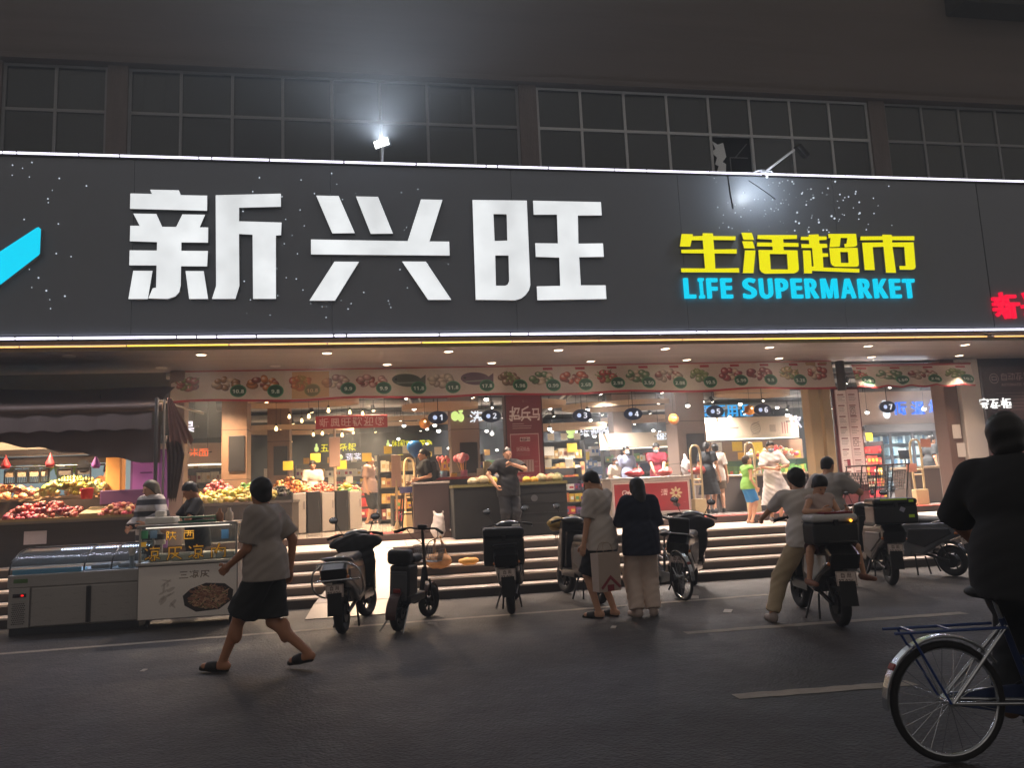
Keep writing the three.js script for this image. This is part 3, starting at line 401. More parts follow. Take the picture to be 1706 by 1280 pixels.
// ---------------------------------------------------------------- the great sign
const SGN = {
  xin: '-3.80,6.42 -3.48,6.42 -3.51,6.49 -3.08,6.49 -3.05,6.41 -2.65,6.41 -2.65,6.16 -3.80,6.17 | -3.75,6.09 -3.41,6.09 -3.32,5.88 -3.11,5.88 -3.02,6.09 -2.68,6.09 -2.76,5.88 -2.63,5.88 -2.63,5.63 -3.03,5.63 -3.03,5.49 -2.63,5.49 -2.64,5.24 -3.03,5.24 -3.03,4.93 -3.05,4.82 -3.11,4.75 -3.22,4.71 -3.50,4.72 -3.44,4.88 -3.39,4.89 -3.39,5.25 -3.79,5.25 -3.79,5.49 -3.39,5.49 -3.39,5.63 -3.79,5.64 -3.79,5.89 -3.65,5.89 | -3.73,5.16 -3.45,5.16 -3.51,4.71 -3.79,4.71 | -2.96,5.16 -2.69,5.16 -2.62,4.71 -2.90,4.71 | -2.52,6.42 -1.51,6.47 -1.51,6.25 -2.16,6.22 -2.16,5.99 -1.50,5.98 -1.51,5.77 -1.59,5.76 -1.59,4.71 -1.94,4.71 -1.95,5.77 -2.16,5.78 -2.15,4.92 -2.21,4.71 -2.56,4.71 -2.50,4.92',
  xing: '-0.95,6.45 -0.59,6.45 -0.34,5.82 -0.70,5.81 | -0.31,6.45 0.05,6.45 0.28,5.82 -0.08,5.81 | -1.04,5.70 0.52,5.69 0.76,6.42 1.12,6.42 0.88,5.69 1.21,5.69 1.21,5.45 -1.04,5.45 | -0.67,5.33 -0.28,5.33 -0.67,4.68 -1.07,4.68 | 0.42,5.34 0.81,5.34 1.21,4.69 0.83,4.69',
  wang: '1.63,6.43 2.57,6.44 2.56,4.94 2.53,4.85 2.47,4.77 2.39,4.71 2.29,4.68 1.62,4.69 h 1.98,6.19 2.21,6.19 2.20,5.72 1.98,5.71 h 1.98,5.46 2.21,5.46 2.20,5.01 2.17,4.95 2.13,4.93 1.97,4.93 | 2.68,6.44 3.89,6.44 3.89,6.20 3.46,6.19 3.44,5.68 3.88,5.69 3.88,5.45 3.44,5.44 3.44,4.94 3.88,4.94 3.88,4.70 2.67,4.68 2.67,4.92 3.08,4.93 3.09,5.43 2.68,5.44 2.68,5.68 3.08,5.68 3.09,6.20 2.68,6.19',
  sheng: '5.35,5.89 5.56,5.89 5.55,5.85 5.74,5.86 5.75,5.91 5.94,5.91 5.94,5.86 6.37,5.86 6.36,5.79 5.94,5.79 5.94,5.61 6.37,5.62 6.36,5.54 5.94,5.54 5.93,5.26 6.38,5.27 6.38,5.19 5.29,5.19 5.29,5.26 5.74,5.26 5.74,5.54 5.32,5.54 5.32,5.60 5.74,5.61 5.74,5.78 5.53,5.78 5.49,5.66 5.30,5.66',
  huo: '6.49,5.93 6.69,5.93 6.72,5.80 6.52,5.80 | 6.49,5.77 6.69,5.77 6.72,5.64 6.52,5.64 | 6.53,5.60 6.73,5.60 6.65,5.18 6.45,5.18 | 6.80,5.89 7.57,5.90 7.56,5.83 7.29,5.82 7.29,5.75 7.58,5.75 7.58,5.68 7.28,5.68 7.28,5.61 7.55,5.61 7.54,5.25 7.51,5.21 7.45,5.18 6.87,5.17 6.81,5.20 6.78,5.25 6.79,5.61 7.07,5.61 7.07,5.68 6.77,5.68 6.78,5.75 7.07,5.75 7.07,5.81 6.79,5.82 h 7.00,5.54 7.34,5.54 7.33,5.25 6.99,5.25',
  chao: '7.65,5.87 7.80,5.87 7.81,5.91 8.00,5.92 8.00,5.88 8.16,5.88 8.15,5.82 8.00,5.81 8.00,5.74 8.15,5.74 8.15,5.67 8.04,5.66 8.04,5.56 8.15,5.56 8.15,5.50 8.04,5.49 8.03,5.29 8.75,5.27 8.74,5.20 7.80,5.23 7.79,5.18 7.64,5.18 7.66,5.61 7.81,5.61 7.80,5.31 7.84,5.31 7.85,5.66 7.64,5.66 7.64,5.73 7.80,5.73 7.80,5.81 7.64,5.81 | 8.20,5.93 8.76,5.94 8.76,5.73 8.73,5.70 8.68,5.69 8.51,5.68 8.50,5.74 8.55,5.75 8.58,5.86 8.44,5.86 8.40,5.69 8.20,5.68 8.24,5.86 8.20,5.85 | 8.19,5.66 8.76,5.67 8.75,5.36 8.73,5.32 8.69,5.31 8.26,5.31 8.21,5.34 8.19,5.38 h 8.40,5.59 8.56,5.59 8.55,5.38 8.39,5.38',
  shi: '8.85,5.89 9.30,5.90 9.30,5.93 9.49,5.93 9.49,5.90 9.96,5.91 9.95,5.83 9.49,5.83 9.48,5.78 9.93,5.79 9.91,5.31 9.88,5.27 9.83,5.26 9.58,5.26 9.58,5.33 9.71,5.33 9.73,5.70 9.48,5.70 9.49,5.20 9.29,5.20 9.30,5.70 9.07,5.69 9.06,5.25 8.86,5.25 8.87,5.77 9.30,5.78 9.30,5.83 8.84,5.82',
  logo: '-5.68,5.42 -5.14,5.84 -5.11,5.85 -5.08,5.82 -5.08,5.43 -5.10,5.40 -5.64,4.91 -5.91,4.69 -5.93,5.22',
};
const ZS = -12.5;
const sign = thing('shop_sign', 'huge dark fascia sign with glowing white, yellow and blue shop lettering', 'shop sign');
const panelM = mat(lin(0x858b93), 0.42, 0);
for (let i = 0; i < 9; i++) part(sign, 'panel', RB(3.046, 2.86, 0.06, 0.004, -14.45 + i * 3.05, 5.6, ZS - 0.03 + rnd(-0.0015, 0.0015)), panelM);
const smudge = noiseTex(256, [[3, 1], [6, 1.2], [11, 0.8], [27, 0.4]], 150, 255, 44), letterW = Object.assign(glow(0xf2f6f8, 1.12, 0xbbbbbb), { emissiveMap: rep(smudge, 0.45, 0.45) }), letterY = glow(0xfff600, 0.92, 0x555500), letterC = glow(0x00dcff, 1.0, 0x004455), signSide = mat(lin(0x8a8d90), 0.4, 0.3);
function signShape(str) {
  return str.split(' | ').map((poly) => { const [o, ...hs] = poly.split(' h '), P = (s) => s.split(' ').map((p) => new THREE.Vector2(...p.split(',').map(Number))); const s = new THREE.Shape(P(o)); for (const h of hs) s.holes.push(new THREE.Path(P(h))); return s; });
}
function letters(key, m, depth, name) {
  const shapes = signShape(SGN[key]), front = mg(shapes.map((s) => new THREE.ExtrudeGeometry(s, { depth: 0.008, bevelEnabled: false }).translate(0, 0, ZS + depth)));
  const l = part(sign, name, front, m); part(l, 'letter_side', mg(shapes.map((s) => new THREE.ExtrudeGeometry(s, { depth: depth - 0.004, bevelEnabled: false }).translate(0, 0, ZS + 0.003))), signSide); return l;
}
for (const k of ['xin', 'xing', 'wang']) letters(k, letterW, 0.09, 'sign_letter');
for (const k of ['sheng', 'huo', 'chao', 'shi']) letters(k, letterY, 0.06, 'sign_letter');
letters('logo', letterC, 0.08, 'sign_logo');
{
  let x = 5.33; const wd = { L: 0.25, I: 0.12, F: 0.24, E: 0.25, S: 0.3, U: 0.3, P: 0.28, R: 0.3, M: 0.38, A: 0.34, K: 0.31, T: 0.28 }, str = 'LIFE SUPERMARKET', tot = [...str].reduce((a, c) => a + (c === ' ' ? 0.16 : wd[c] + 0.055), 0), k = 4.6 / tot;
  for (const ch of str) { if (ch === ' ') { x += 0.16 * k; continue; } part(sign, 'sign_letter', textGeo(ch, 0.365, 0.05, wd[ch] * k * 0.93).translate(x, 4.725, ZS + 0.01), letterC); x += (wd[ch] + 0.055) * k; }
}
{ // small star lights scattered over the panel
  const P = [], s = new THREE.SphereGeometry(1, 8, 6);
  const add = (x, y, r) => P.push([x, y, r]);
  for (let i = 0; i < 105; i++) { const u = rnd(); add(5.7 + 4.2 * (0.5 * u + 0.5 * rnd()), rnd(5.98, 7.0), rnd() < 0.3 ? rnd(0.013, 0.019) : rnd(0.005, 0.012)); }
  for (let i = 0; i < 60; i++) { const x = rnd(-2.3, 1.2), y = rnd(4.35, 6.9); add(x, y, rnd(0.005, 0.011)); }
  for (let i = 0; i < 26; i++) add(rnd(-6, -4.4), rnd(4.4, 6.95), rnd(0.006, 0.013));
  const m = new THREE.InstancedMesh(s, glow(0xe8f4ff, 0.9), P.length); m.name = 'star_light'; m.userData.kind = 'stuff';
  P.forEach(([x, y, r], i) => m.setMatrixAt(i, MX.compose(V(x, y, ZS + 0.003), Q.identity(), V(r, r, r)))); sign.add(m);
}
part(sign, 'cable', [TB([[6.35, 7.05, ZS + 0.01], [6.37, 6.7, ZS + 0.008], [6.4, 6.4, ZS + 0.008]], 0.008, 12, 5), TB([[6.75, 6.95, ZS + 0.01], [7.05, 6.75, ZS + 0.008], [7.25, 6.6, ZS + 0.008]], 0.007, 12, 5)], mat(0x0b0b0b, 0.6));
// the neighbour's fascia beyond the joint
const nsign = thing('neighbour_sign', 'dark fascia at the right edge with red glowing characters', 'shop sign');
part(nsign, 'panel', RB(10, 2.86, 0.06, 0.004, 16.5, 5.6, ZS - 0.04), panelM);
part(nsign, 'sign_letter', glyphGeo('新', 0.5, 0.062, 0.05, 1.15).translate(11.48, 4.33, ZS), glow(0xff0a3c, 1.1, 0x440008));
part(nsign, 'sign_letter', mg([put(glyphGeo('兴' in GL ? '兴' : '米', 0.5, 0.062, 0.05, 1.15), 12.1, 4.33, ZS)]), glow(0xff0a3c, 1.1, 0x440008));
// white light tubes above and below the sign
function tubes(name, label, y, z) {
  const t = thing(name, label, 'light tube', [0, 0, 0]); const gm = glow(0xeeeaff, 2.4, 0x888888), cm = mat(0x22242a, 0.6); let x = -15.5;
  part(t, 'tube_holder', B(37.5, 0.03, 0.05, 3.2, y - 0.035, z - 0.012), cm);
  while (x < 22) { const L = pick([0.6, 0.9, 1.2, 1.2, 0.3, 1.5, 0.2]); part(t, 'led_tube', C(0.021, 0.021, L - 0.025, x + L / 2, y, z + 0.01, 8, 0, 0, Math.PI / 2), gm); x += L; }
  return t;
}
tubes('light_tube_row', 'long white light tubes along the top of the sign', 7.075, ZS + 0.01);
tubes('light_tube_row', 'long white light tubes along the bottom of the sign', 4.115, ZS + 0.01);
for (const [y, ty] of [[7.1, -1], [4.1, 1]]) for (const x of [-7, 0.5, 8, 15.5]) { // the tubes' own light, aimed along the panel and outward
  const l = new THREE.RectAreaLight(0xe6e8ff, ty < 0 ? 8 : 62, 7.4, 0.05); l.position.set(x, y + (ty < 0 ? 0.05 : -0.02), ZS + 0.07); l.lookAt(x, ty < 0 ? y + 1.2 : 0, ty < 0 ? ZS - 2.4 : ZS + 1.6); l.name = 'light_tube_glow'; scene.add(l);
}
// floodlights on the canopy roof
function floodlight(label, pos, yaw, pitch, on) {
  const f = thing('floodlight', label, 'floodlight', pos);
  part(f, 'post', [bar([0, 0, 0], [0.02, 0.36, 0], 0.022), RB(0.16, 0.02, 0.12, 0.004, 0, 0.01, 0)], mat(lin(0xaeb2b2), 0.4, 0.5));
  const h = new THREE.Group(); h.name = 'lamp_head'; h.position.set(0, 0.43, 0); h.rotation.set(pitch, yaw, 0.24, 'YXZ'); f.add(h);
  part(h, 'housing', [RB(0.3, 0.17, 0.05, 0.015, 0, 0, -0.03), ...[-0.1, -0.05, 0, 0.05, 0.1].map((x) => B(0.008, 0.13, 0.04, x, 0, -0.07))], mat(lin(0x4c4e50), 0.5, 0.5));
  part(h, 'lamp_lens', RB(0.25, 0.125, 0.012, 0.004, 0, 0, 0.004), on ? glow(0xfbfff4, 6, 0x888888) : mat(lin(0x222426), 0.2));
  return f;
}
floodlight('lit white floodlight on a short post on the canopy, above the middle white character', [0.13, 7.09, -12.66], -0.25, 0.15, true);
{
  const l = new THREE.SpotLight(0xeaf3ff, 240, 0, 1.1, 0.8); l.position.set(0.13, 7.53, -12.6); l.target.position.set(-1.2, 13.5, 2); l.name = 'floodlight_beam'; l.castShadow = true; scene.add(l, l.target);
  const f = thing('floodlight', 'dark arm lamp that leans over the canopy in front of the broken window', 'floodlight', [7.12, 7.09, -12.62]);
  part(f, 'arm', bar([0, 0.06, 0], [0.62, 0.5, 0.1], 0.022), mat(lin(0xd8dad8), 0.4, 0.3));
  part(f, 'lamp_head', [put(RB(0.3, 0.1, 0.16, 0.02, 0, 0, 0), 0.76, 0.47, 0.12, 0.3, 0, -0.75)], mat(lin(0x232425), 0.5, 0.4));
  part(f, 'cable_bundle', [TB([[-0.25, 0.02, 0.02], [-0.1, 0.09, 0.05], [0.02, 0.05, 0.03], [0.12, 0.08, 0.06], [0.2, 0.0, 0.04]], 0.018, 20, 6), TB([[-0.2, 0.07, 0], [0, 0.12, 0.02], [0.1, 0.02, 0.06], [0.5, 0.03, 0.03], [0.8, 0.06, 0]], 0.011, 24, 5)], mat(lin(0xb9bfc0), 0.6));
  part(f, 'clamp_lamp', [S(0.024, -0.28, -0.28, 0.62)], glow(0xf4faff, 1.6));
  part(f, 'clamp_stem', [bar([-0.05, 0.04, 0.02], [-0.28, -0.26, 0.61], 0.01)], mat(0x333333, 0.5, 0.4));
  const p = new THREE.PointLight(0xeaf4ff, 2.2); p.position.set(6.84, 6.81, -12.0); p.name = 'clamp_lamp_glow'; p.castShadow = true; scene.add(p);
}
// recessed downlights in the canopy soffit
const DLX = [-4.86, -2.86, -0.85, 1.2, 3.15, 5.14, 7.18, 9.21, 11.3], DLF = [-3.8, -1.85, 0.16, 2.13, 4.08, 6.06, 8.05, 10.13, 12.2, 14.0];
let dl0; const dlOn = glow(0xffe2c4, 5, 0x888888), dlOff = mat(lin(0x9a948c), 0.3);
function downlight(x, z, on) {
  const lb = on ? 'round lit downlight set in the canopy soffit' : 'unlit round downlight in the canopy soffit', t = thing('downlight', lb, 'downlight', [x, 3.95, z], 0, on ? 'lit canopy downlights' : 'unlit canopy downlights');
  part(t, 'trim_ring', TO(0.085, 0.012, 0, -0.004, 0, Math.PI / 2, 0, 0, 8, 24), mat(lin(0xb8b0a8), 0.4, 0.4)); part(t, 'lamp_lens', C(0.076, 0.076, 0.012, 0, -0.008, 0, 24), on ? dlOn : dlOff);
  if (on) { const l = new THREE.SpotLight(0xffe4cc, DLI, 0, z < -14 ? 0.72 : 1.0, 0.6); l.position.set(x, 3.925, z); l.target.position.set(x, 0, z + (z < -14 ? 0.9 : 0.3)); l.shadow.radius = 3.5; l.castShadow = true; l.name = 'downlight_beam'; scene.add(l, l.target); }
}
const DLI = 40;
DLX.forEach((x, i) => downlight(x, -13.08, i > 0)); DLF.forEach((x, i) => downlight(x, -14.32, i > 1));
// ---------------------------------------------------------------- two-wheelers: heading +z, origin on the ground between the wheels
const rubber = mat(lin(0x151414), 0.8), blackPl = mat(lin(0x1b1b1d), 0.4), greyPl = mat(lin(0x4a4b4e), 0.45), chrome = mat(lin(0xc9cdd0), 0.2, 0.95), darkMetal = mat(lin(0x2c2c2e), 0.4, 0.7), redLens = phys(lin(0x7a1110), 0.2, { clearcoat: 1 }), seatM = mat(lin(0x151516), 0.55, 0, { bumpMap: N1, bumpScale: 0.002 });
const paint = (c, r = 0.28) => phys(lin(c), r, { clearcoat: 0.7, clearcoatRoughness: 0.15 });
function wheel(p, r, tr, z, rimM, spokes = 6, thin = false) {
  const g = new THREE.Group(); g.name = 'wheel'; g.position.set(0, r, z); p.add(g);
  part(g, 'tyre', TO(r - tr, tr, 0, 0, 0, 0, Math.PI / 2, 0, 10, 36), rubber);
  const rr = r - tr * 1.7, sp = [TO(rr, thin ? 0.012 : 0.018, 0, 0, 0, 0, Math.PI / 2, 0, 8, 32), C(thin ? 0.022 : 0.06, thin ? 0.022 : 0.06, thin ? 0.09 : 0.1, 0, 0, 0, 16, 0, 0, Math.PI / 2)];
  for (let i = 0; i < spokes; i++) { const a = i / spokes * Math.PI * 2, b = thin ? a + (i % 2 ? 0.35 : -0.35) : a; sp.push(bar([thin ? (i % 2 ? 0.035 : -0.035) : 0, Math.sin(b) * 0.02, Math.cos(b) * 0.02], [0, Math.sin(a) * rr, Math.cos(a) * rr], thin ? 0.0022 : 0.013, undefined, 5)); }
  part(g, 'rim', sp, rimM); return g;
}
const arcFender = (r, w, z, y, a0, a1, t = 0.006) => { const n = 16, P = [], R = []; for (let i = 0; i <= n; i++) { const a = a0 + (a1 - a0) * i / n; P.push([z + Math.cos(a) * r, y + Math.sin(a) * r]); R.unshift([z + Math.cos(a) * (r + t), y + Math.sin(a) * (r + t)]); } return EX([...P, ...R], w, 0.004); };
const plateTex = canvasTex(256, 160, (c, w, h) => { c.fillStyle = '#c9b9ae'; c.fillRect(0, 0, w, h); c.strokeStyle = '#5b4038'; c.lineWidth = 6; c.strokeRect(8, 8, w - 16, h - 16); c.fillStyle = '#4a302a'; c.font = 'bold 64px sans-serif'; c.fillText('27 036', 22, 134); glyphPaint(c, '自', 60, 14, 56, 6, '#4a302a'); glyphPaint(c, '用', 140, 14, 56, 6, '#4a302a'); });
const plateM = mat(0xffffff, 0.5, 0, { map: plateTex });
function scooter(label, pos, ry, o = {}) {
  const s = thing('electric_scooter', label, 'scooter', pos, ry); const bm = paint(o.color ?? 0x17181a), tm = o.trim ?? greyPl, R = 0.225;
  s.rotation.order = 'YXZ'; s.rotation.z = o.roll ?? 0.06;
  wheel(s, R, 0.05, -0.6, darkMetal); const fw = wheel(s, R, 0.05, 0.64, darkMetal); fw.rotation.y = o.steer ?? 0.2;
  part(s, 'rear_fender', [arcFender(0.262, 0.13, -0.6, R, 0.5, 2.7), bar([0.05, R, -0.6], [0.075, 0.45, -0.5], 0.012), bar([-0.05, R, -0.6], [-0.075, 0.45, -0.5], 0.012)], blackPl);
  part(s, 'rear_body', [EX([[-0.8, 0.62], [-0.84, 0.72], [-0.72, 0.78], [0.0, 0.74], [0.06, 0.66], [0.02, 0.38], [-0.25, 0.34], [-0.38, 0.42], [-0.55, 0.53]], 0.3, 0.035)], bm);
  part(s, 'side_panel', [EX([[-0.72, 0.64], [-0.7, 0.7], [-0.1, 0.68], [-0.05, 0.5], [-0.3, 0.44]], 0.325, 0.015)], o.panel ?? tm);
  part(s, 'swing_arm', [bar([0.07, R, -0.6], [0.09, 0.33, -0.2], 0.022), bar([-0.07, R, -0.6], [-0.09, 0.33, -0.2], 0.022), C(0.1, 0.1, 0.1, 0, R, -0.6, 20, 0, 0, Math.PI / 2)], darkMetal);
  part(s, 'seat', RB(0.29, 0.11, 0.74, 0.05, 0, 0.8, -0.36, -0.03, 0, 0, 3), o.seat ?? seatM);
  part(s, 'floor_board', EX([[-0.05, 0.3], [-0.08, 0.37], [0.42, 0.37], [0.5, 0.44], [0.53, 0.42], [0.44, 0.29]], 0.3, 0.015), bm);
  part(s, 'front_shield', [EX([[0.44, 0.36], [0.5, 0.36], [0.55, 0.6], [0.44, 1.0], [0.36, 1.02], [0.4, 0.7]], 0.34, 0.03), EX([[0.38, 0.42], [0.42, 0.42], [0.44, 0.62], [0.36, 0.9], [0.33, 0.88]], 0.24, 0.02)], bm);
  part(s, 'fork', [bar([0.07, R, 0.64], [0.06, 0.62, 0.5], 0.022), bar([-0.07, R, 0.64], [-0.06, 0.62, 0.5], 0.022)], darkMetal);
  part(s, 'front_fender', arcFender(0.258, 0.12, 0.64, R, 0.2, 2.6), bm);
  part(s, 'headlight', [S(0.08, 0, 0.86, 0.5, [1, 0.9, 0.6], 14, 8)], phys(lin(0xcfd6da), 0.1, { clearcoat: 1 }));
  part(s, 'handlebar_cover', [S(0.12, 0, 1.04, 0.38, [1.45, 0.6, 0.8], 16, 10), bar([0, 0.85, 0.43], [0, 1.02, 0.38], 0.035)], o.bars ?? bm);
  part(s, 'handlebar', TB([[-0.34, 1.03, 0.28], [-0.2, 1.06, 0.35], [0, 1.05, 0.37], [0.2, 1.06, 0.35], [0.34, 1.03, 0.28]], 0.012, 20, 8), darkMetal);
  for (const q of [-1, 1]) {
    part(s, 'grip', bar([q * 0.22, 1.055, 0.342], [q * 0.35, 1.028, 0.275], 0.019), rubber);
    part(s, 'brake_lever', TB([[q * 0.2, 1.05, 0.37], [q * 0.28, 1.03, 0.37], [q * 0.35, 1.0, 0.33]], 0.007, 8, 5), chrome);
    if (o.mirrors ?? true) { const m = part(s, 'mirror', [bar([q * 0.17, 1.06, 0.36], [q * 0.24, 1.22, 0.34], 0.006), S(0.055, q * 0.265, 1.25, 0.34, [1.15, 0.8, 0.3], 12, 8)], blackPl); part(m, 'mirror_glass', S(0.045, q * 0.265, 1.25, 0.329, [1.1, 0.75, 0.18], 12, 6), chrome); }
  }
  part(s, 'tail_light', RB(0.2, 0.06, 0.05, 0.02, 0, 0.66, -0.82), o.lamp ? glow(0x991111, 0.3, 0x551111) : redLens);
  for (const q of [-1, 1]) part(s, 'turn_signal', S(0.03, q * 0.14, 0.64, -0.8, [1, 0.8, 1], 10, 6), phys(lin(0xb8651a), 0.2, { clearcoat: 1 }));
  part(s, 'licence_plate', put(RB(0.2, 0.14, 0.006, 0.002, 0, 0, 0), 0, 0.5, -0.835, 0.25, Math.PI, 0), plateM); part(s, 'plate_bracket', [B(0.05, 0.2, 0.02, 0, 0.56, -0.81, 0.25)], blackPl);
  part(s, 'rear_rack', [TB([[0.14, 0.78, -0.45], [0.15, 0.84, -0.7], [0.1, 0.86, -0.87], [-0.1, 0.86, -0.87], [-0.15, 0.84, -0.7], [-0.14, 0.78, -0.45]], 0.012, 28, 8), bar([0.14, 0.84, -0.7], [-0.14, 0.84, -0.7], 0.01)], o.rack ?? chrome);
  part(s, 'kick_stand', [bar([0.1, 0.3, -0.1], [0.22, 0.02, -0.18], 0.012), bar([0.09, 0.28, -0.25], [0.12, 0.03, -0.32], 0.012), bar([-0.09, 0.28, -0.25], [-0.12, 0.03, -0.32], 0.012)], darkMetal);
  part(s, 'mud_flap', [put(B(0.16, 0.24, 0.006, 0, 0, 0), 0, 0.36, -0.87, 0.2)], rubber);
  if (o.guard) part(s, 'crash_bar', [-1, 1].map((q) => TB([[q * 0.16, 0.78, -0.7], [q * 0.26, 0.7, -0.72], [q * 0.28, 0.5, -0.66], [q * 0.2, 0.4, -0.5], [q * 0.16, 0.42, -0.3]], 0.011, 24, 7)).concat([TB([[0.22, 0.74, -0.72], [0.15, 0.8, -0.86], [-0.15, 0.8, -0.86], [-0.22, 0.74, -0.72]], 0.011, 20, 7), TB([[0.25, 0.6, -0.7], [0.15, 0.62, -0.9], [-0.15, 0.62, -0.9], [-0.25, 0.6, -0.7]], 0.011, 20, 7)]), chrome);
  if (o.backrest) part(s, 'backrest', RB(0.27, 0.22, 0.07, 0.03, 0, 0.95, -0.74, -0.2), seatM);
  if (o.basket) { const g = [], w = 0.17, d = 0.13; for (let k = 0; k < 5; k++) { const y = 0.72 + k * 0.055, q = 0.8 + k * 0.05; g.push(TB([[-w * q, y, 0.66 - d * q], [w * q, y, 0.66 - d * q], [w * q, y, 0.66 + d * q], [-w * q, y, 0.66 + d * q]].map((p) => p), 0.004, 24, 5, true)); } for (let k = 0; k < 16; k++) { const a = k / 16 * 6.283; g.push(bar([Math.cos(a) * w * 0.85, 0.72, 0.66 + Math.sin(a) * d * 0.85], [Math.cos(a) * w * 1.05, 0.94, 0.66 + Math.sin(a) * d * 1.05], 0.003, undefined, 4)); } part(s, 'basket', g, darkMetal); }
  if (o.apron) part(s, 'wind_apron', nets([{ c: [0, 0.72, 0.28], r: [0.24, 0.34, 0.06], k: 0.02 }, { c: [0, 0.95, 0.3], r: [0.34, 0.1, 0.08], k: 0.06 }], { cell: 0.015, wrinkle: 0.006 }), o.apron);
  return s;
}
// a box carried on a scooter: a thing of its own
function topBox(label, pos, ry, w, h, d, m, extra) {
  const b = thing('top_box', label, 'box', pos, ry); part(b, 'box_body', RB(w, h * 0.72, d, 0.03, 0, h * 0.36, 0, 0, 0, 0, 3), m); part(b, 'lid', RB(w * 1.02, h * 0.26, d * 1.02, 0.04, 0, h * 0.86, 0, 0, 0, 0, 3), extra?.lid ?? m);
  part(b, 'latch', RB(0.05, 0.06, 0.02, 0.006, 0, h * 0.72, -d / 2 - 0.01), darkMetal); part(b, 'seam', B(w * 1.005, 0.008, d * 1.005, 0, h * 0.725, 0), rubber); return b;
}
// parked left to right
scooter('dark scooter with bright chrome rear guard bars, leftmost of the parked row by the ramp', [-0.33, 0, -9.7], Math.PI - 0.2, { guard: true, roll: -0.06, color: 0x101113, trim: mat(lin(0x3c3b40), 0.3), apron: mat(lin(0x17181b), 0.6), steer: -0.3, mirrors: true });
{ // small e-bike with a basket
  const s = thing('electric_bicycle', 'small dark e-bike with a wire basket and boxy rear seat, right of the ramp', 'e-bike', [0.34, 0, -9.42], Math.PI - 0.42); s.rotation.order = 'YXZ'; s.rotation.z = 0.04;
  const red = paint(0x3a1512, 0.35);
  wheel(s, 0.2, 0.042, -0.44, darkMetal, 8); const f = wheel(s, 0.2, 0.042, 0.52, darkMetal, 8); f.rotation.y = -0.25;
  part(s, 'front_fender', arcFender(0.225, 0.1, 0.52, 0.2, 0.4, 2.5), red); part(s, 'rear_fender', arcFender(0.225, 0.12, -0.44, 0.2, 0.5, 3.3), red);
  part(s, 'battery_box', [RB(0.24, 0.36, 0.3, 0.04, 0, 0.55, -0.3), RB(0.2, 0.1, 0.5, 0.03, 0, 0.33, -0.1)], blackPl);
  part(s, 'saddle', [RB(0.26, 0.09, 0.28, 0.04, 0, 0.78, -0.16), RB(0.28, 0.17, 0.16, 0.05, 0, 0.82, -0.42, -0.1)], seatM);
  part(s, 'rear_box_panel', [RB(0.2, 0.32, 0.03, 0.012, 0, 0.5, -0.46), B(0.18, 0.012, 0.012, 0, 0.62, -0.48)], greyPl);
  part(s, 'frame', [TB([[0, 0.34, -0.2], [0, 0.26, 0.05], [0, 0.3, 0.22], [0, 0.62, 0.36]], 0.032, 24, 8), bar([0.05, 0.2, -0.44], [0.06, 0.34, -0.15], 0.016), bar([-0.05, 0.2, -0.44], [-0.06, 0.34, -0.15], 0.016)], darkMetal);
  part(s, 'fork', [bar([0.05, 0.2, 0.52], [0.045, 0.48, 0.42], 0.014), bar([-0.05, 0.2, 0.52], [-0.045, 0.48, 0.42], 0.014), bar([0, 0.46, 0.425], [0, 0.62, 0.37], 0.026)], darkMetal);
  part(s, 'stem', bar([0, 0.6, 0.375], [0, 1.08, 0.27], 0.02), mat(lin(0x6a6560), 0.35, 0.7));
  part(s, 'handlebar', TB([[-0.3, 1.06, 0.14], [-0.18, 1.1, 0.24], [0, 1.09, 0.27], [0.18, 1.1, 0.24], [0.3, 1.06, 0.14]], 0.012, 20, 8), darkMetal);
  for (const q of [-1, 1]) { part(s, 'grip', bar([q * 0.2, 1.095, 0.225], [q * 0.31, 1.055, 0.13], 0.018), rubber); part(s, 'brake_cable', TB([[q * 0.2, 1.09, 0.26], [q * 0.16, 0.98, 0.36], [q * 0.05, 0.92, 0.36], [0, 0.7, 0.37]], 0.005, 16, 5), rubber); }
  part(s, 'display', RB(0.12, 0.05, 0.06, 0.015, 0, 1.12, 0.27), blackPl);
  const g = []; for (let k = 0; k < 5; k++) { const y = 0.68 + k * 0.05, q = 0.78 + k * 0.06, w = 0.17 * q, d = 0.12 * q; g.push(bar([-w, y, 0.53 - d], [w, y, 0.53 - d], 0.0035, undefined, 4), bar([-w, y, 0.53 + d], [w, y, 0.53 + d], 0.0035, undefined, 4), bar([-w, y, 0.53 - d], [-w, y, 0.53 + d], 0.0035, undefined, 4), bar([w, y, 0.53 - d], [w, y, 0.53 + d], 0.0035, undefined, 4)); }
  for (let k = 0; k < 13; k++) { const u = -1 + k / 6; for (const q of [-1, 1]) g.push(bar([u * 0.132, 0.68, 0.53 + q * 0.094], [u * 0.173, 0.88, 0.53 + q * 0.122], 0.003, undefined, 4)); } for (let k = 0; k < 9; k++) { const u = -1 + k / 4; for (const q of [-1, 1]) g.push(bar([q * 0.132, 0.68, 0.53 + u * 0.094], [q * 0.173, 0.88, 0.53 + u * 0.122], 0.003, undefined, 4)); } for (let k = 0; k < 9; k++) g.push(bar([-0.132, 0.68, 0.53 - 0.094 + k * 0.0235], [0.132, 0.68, 0.53 - 0.094 + k * 0.0235], 0.003, undefined, 4));
  part(s, 'basket', g, mat(lin(0x8b8b8b), 0.35, 0.8));
  part(s, 'pedal', [bar([0.08, 0.28, 0.02], [0.15, 0.2, 0.08], 0.01), B(0.07, 0.02, 0.08, 0.18, 0.2, 0.08)], rubber); part(s, 'kick_stand', [bar([0.08, 0.26, -0.3], [0.2, 0.0, -0.5], 0.01), bar([-0.08, 0.26, -0.35], [-0.1, 0.0, -0.55], 0.01)], chrome);
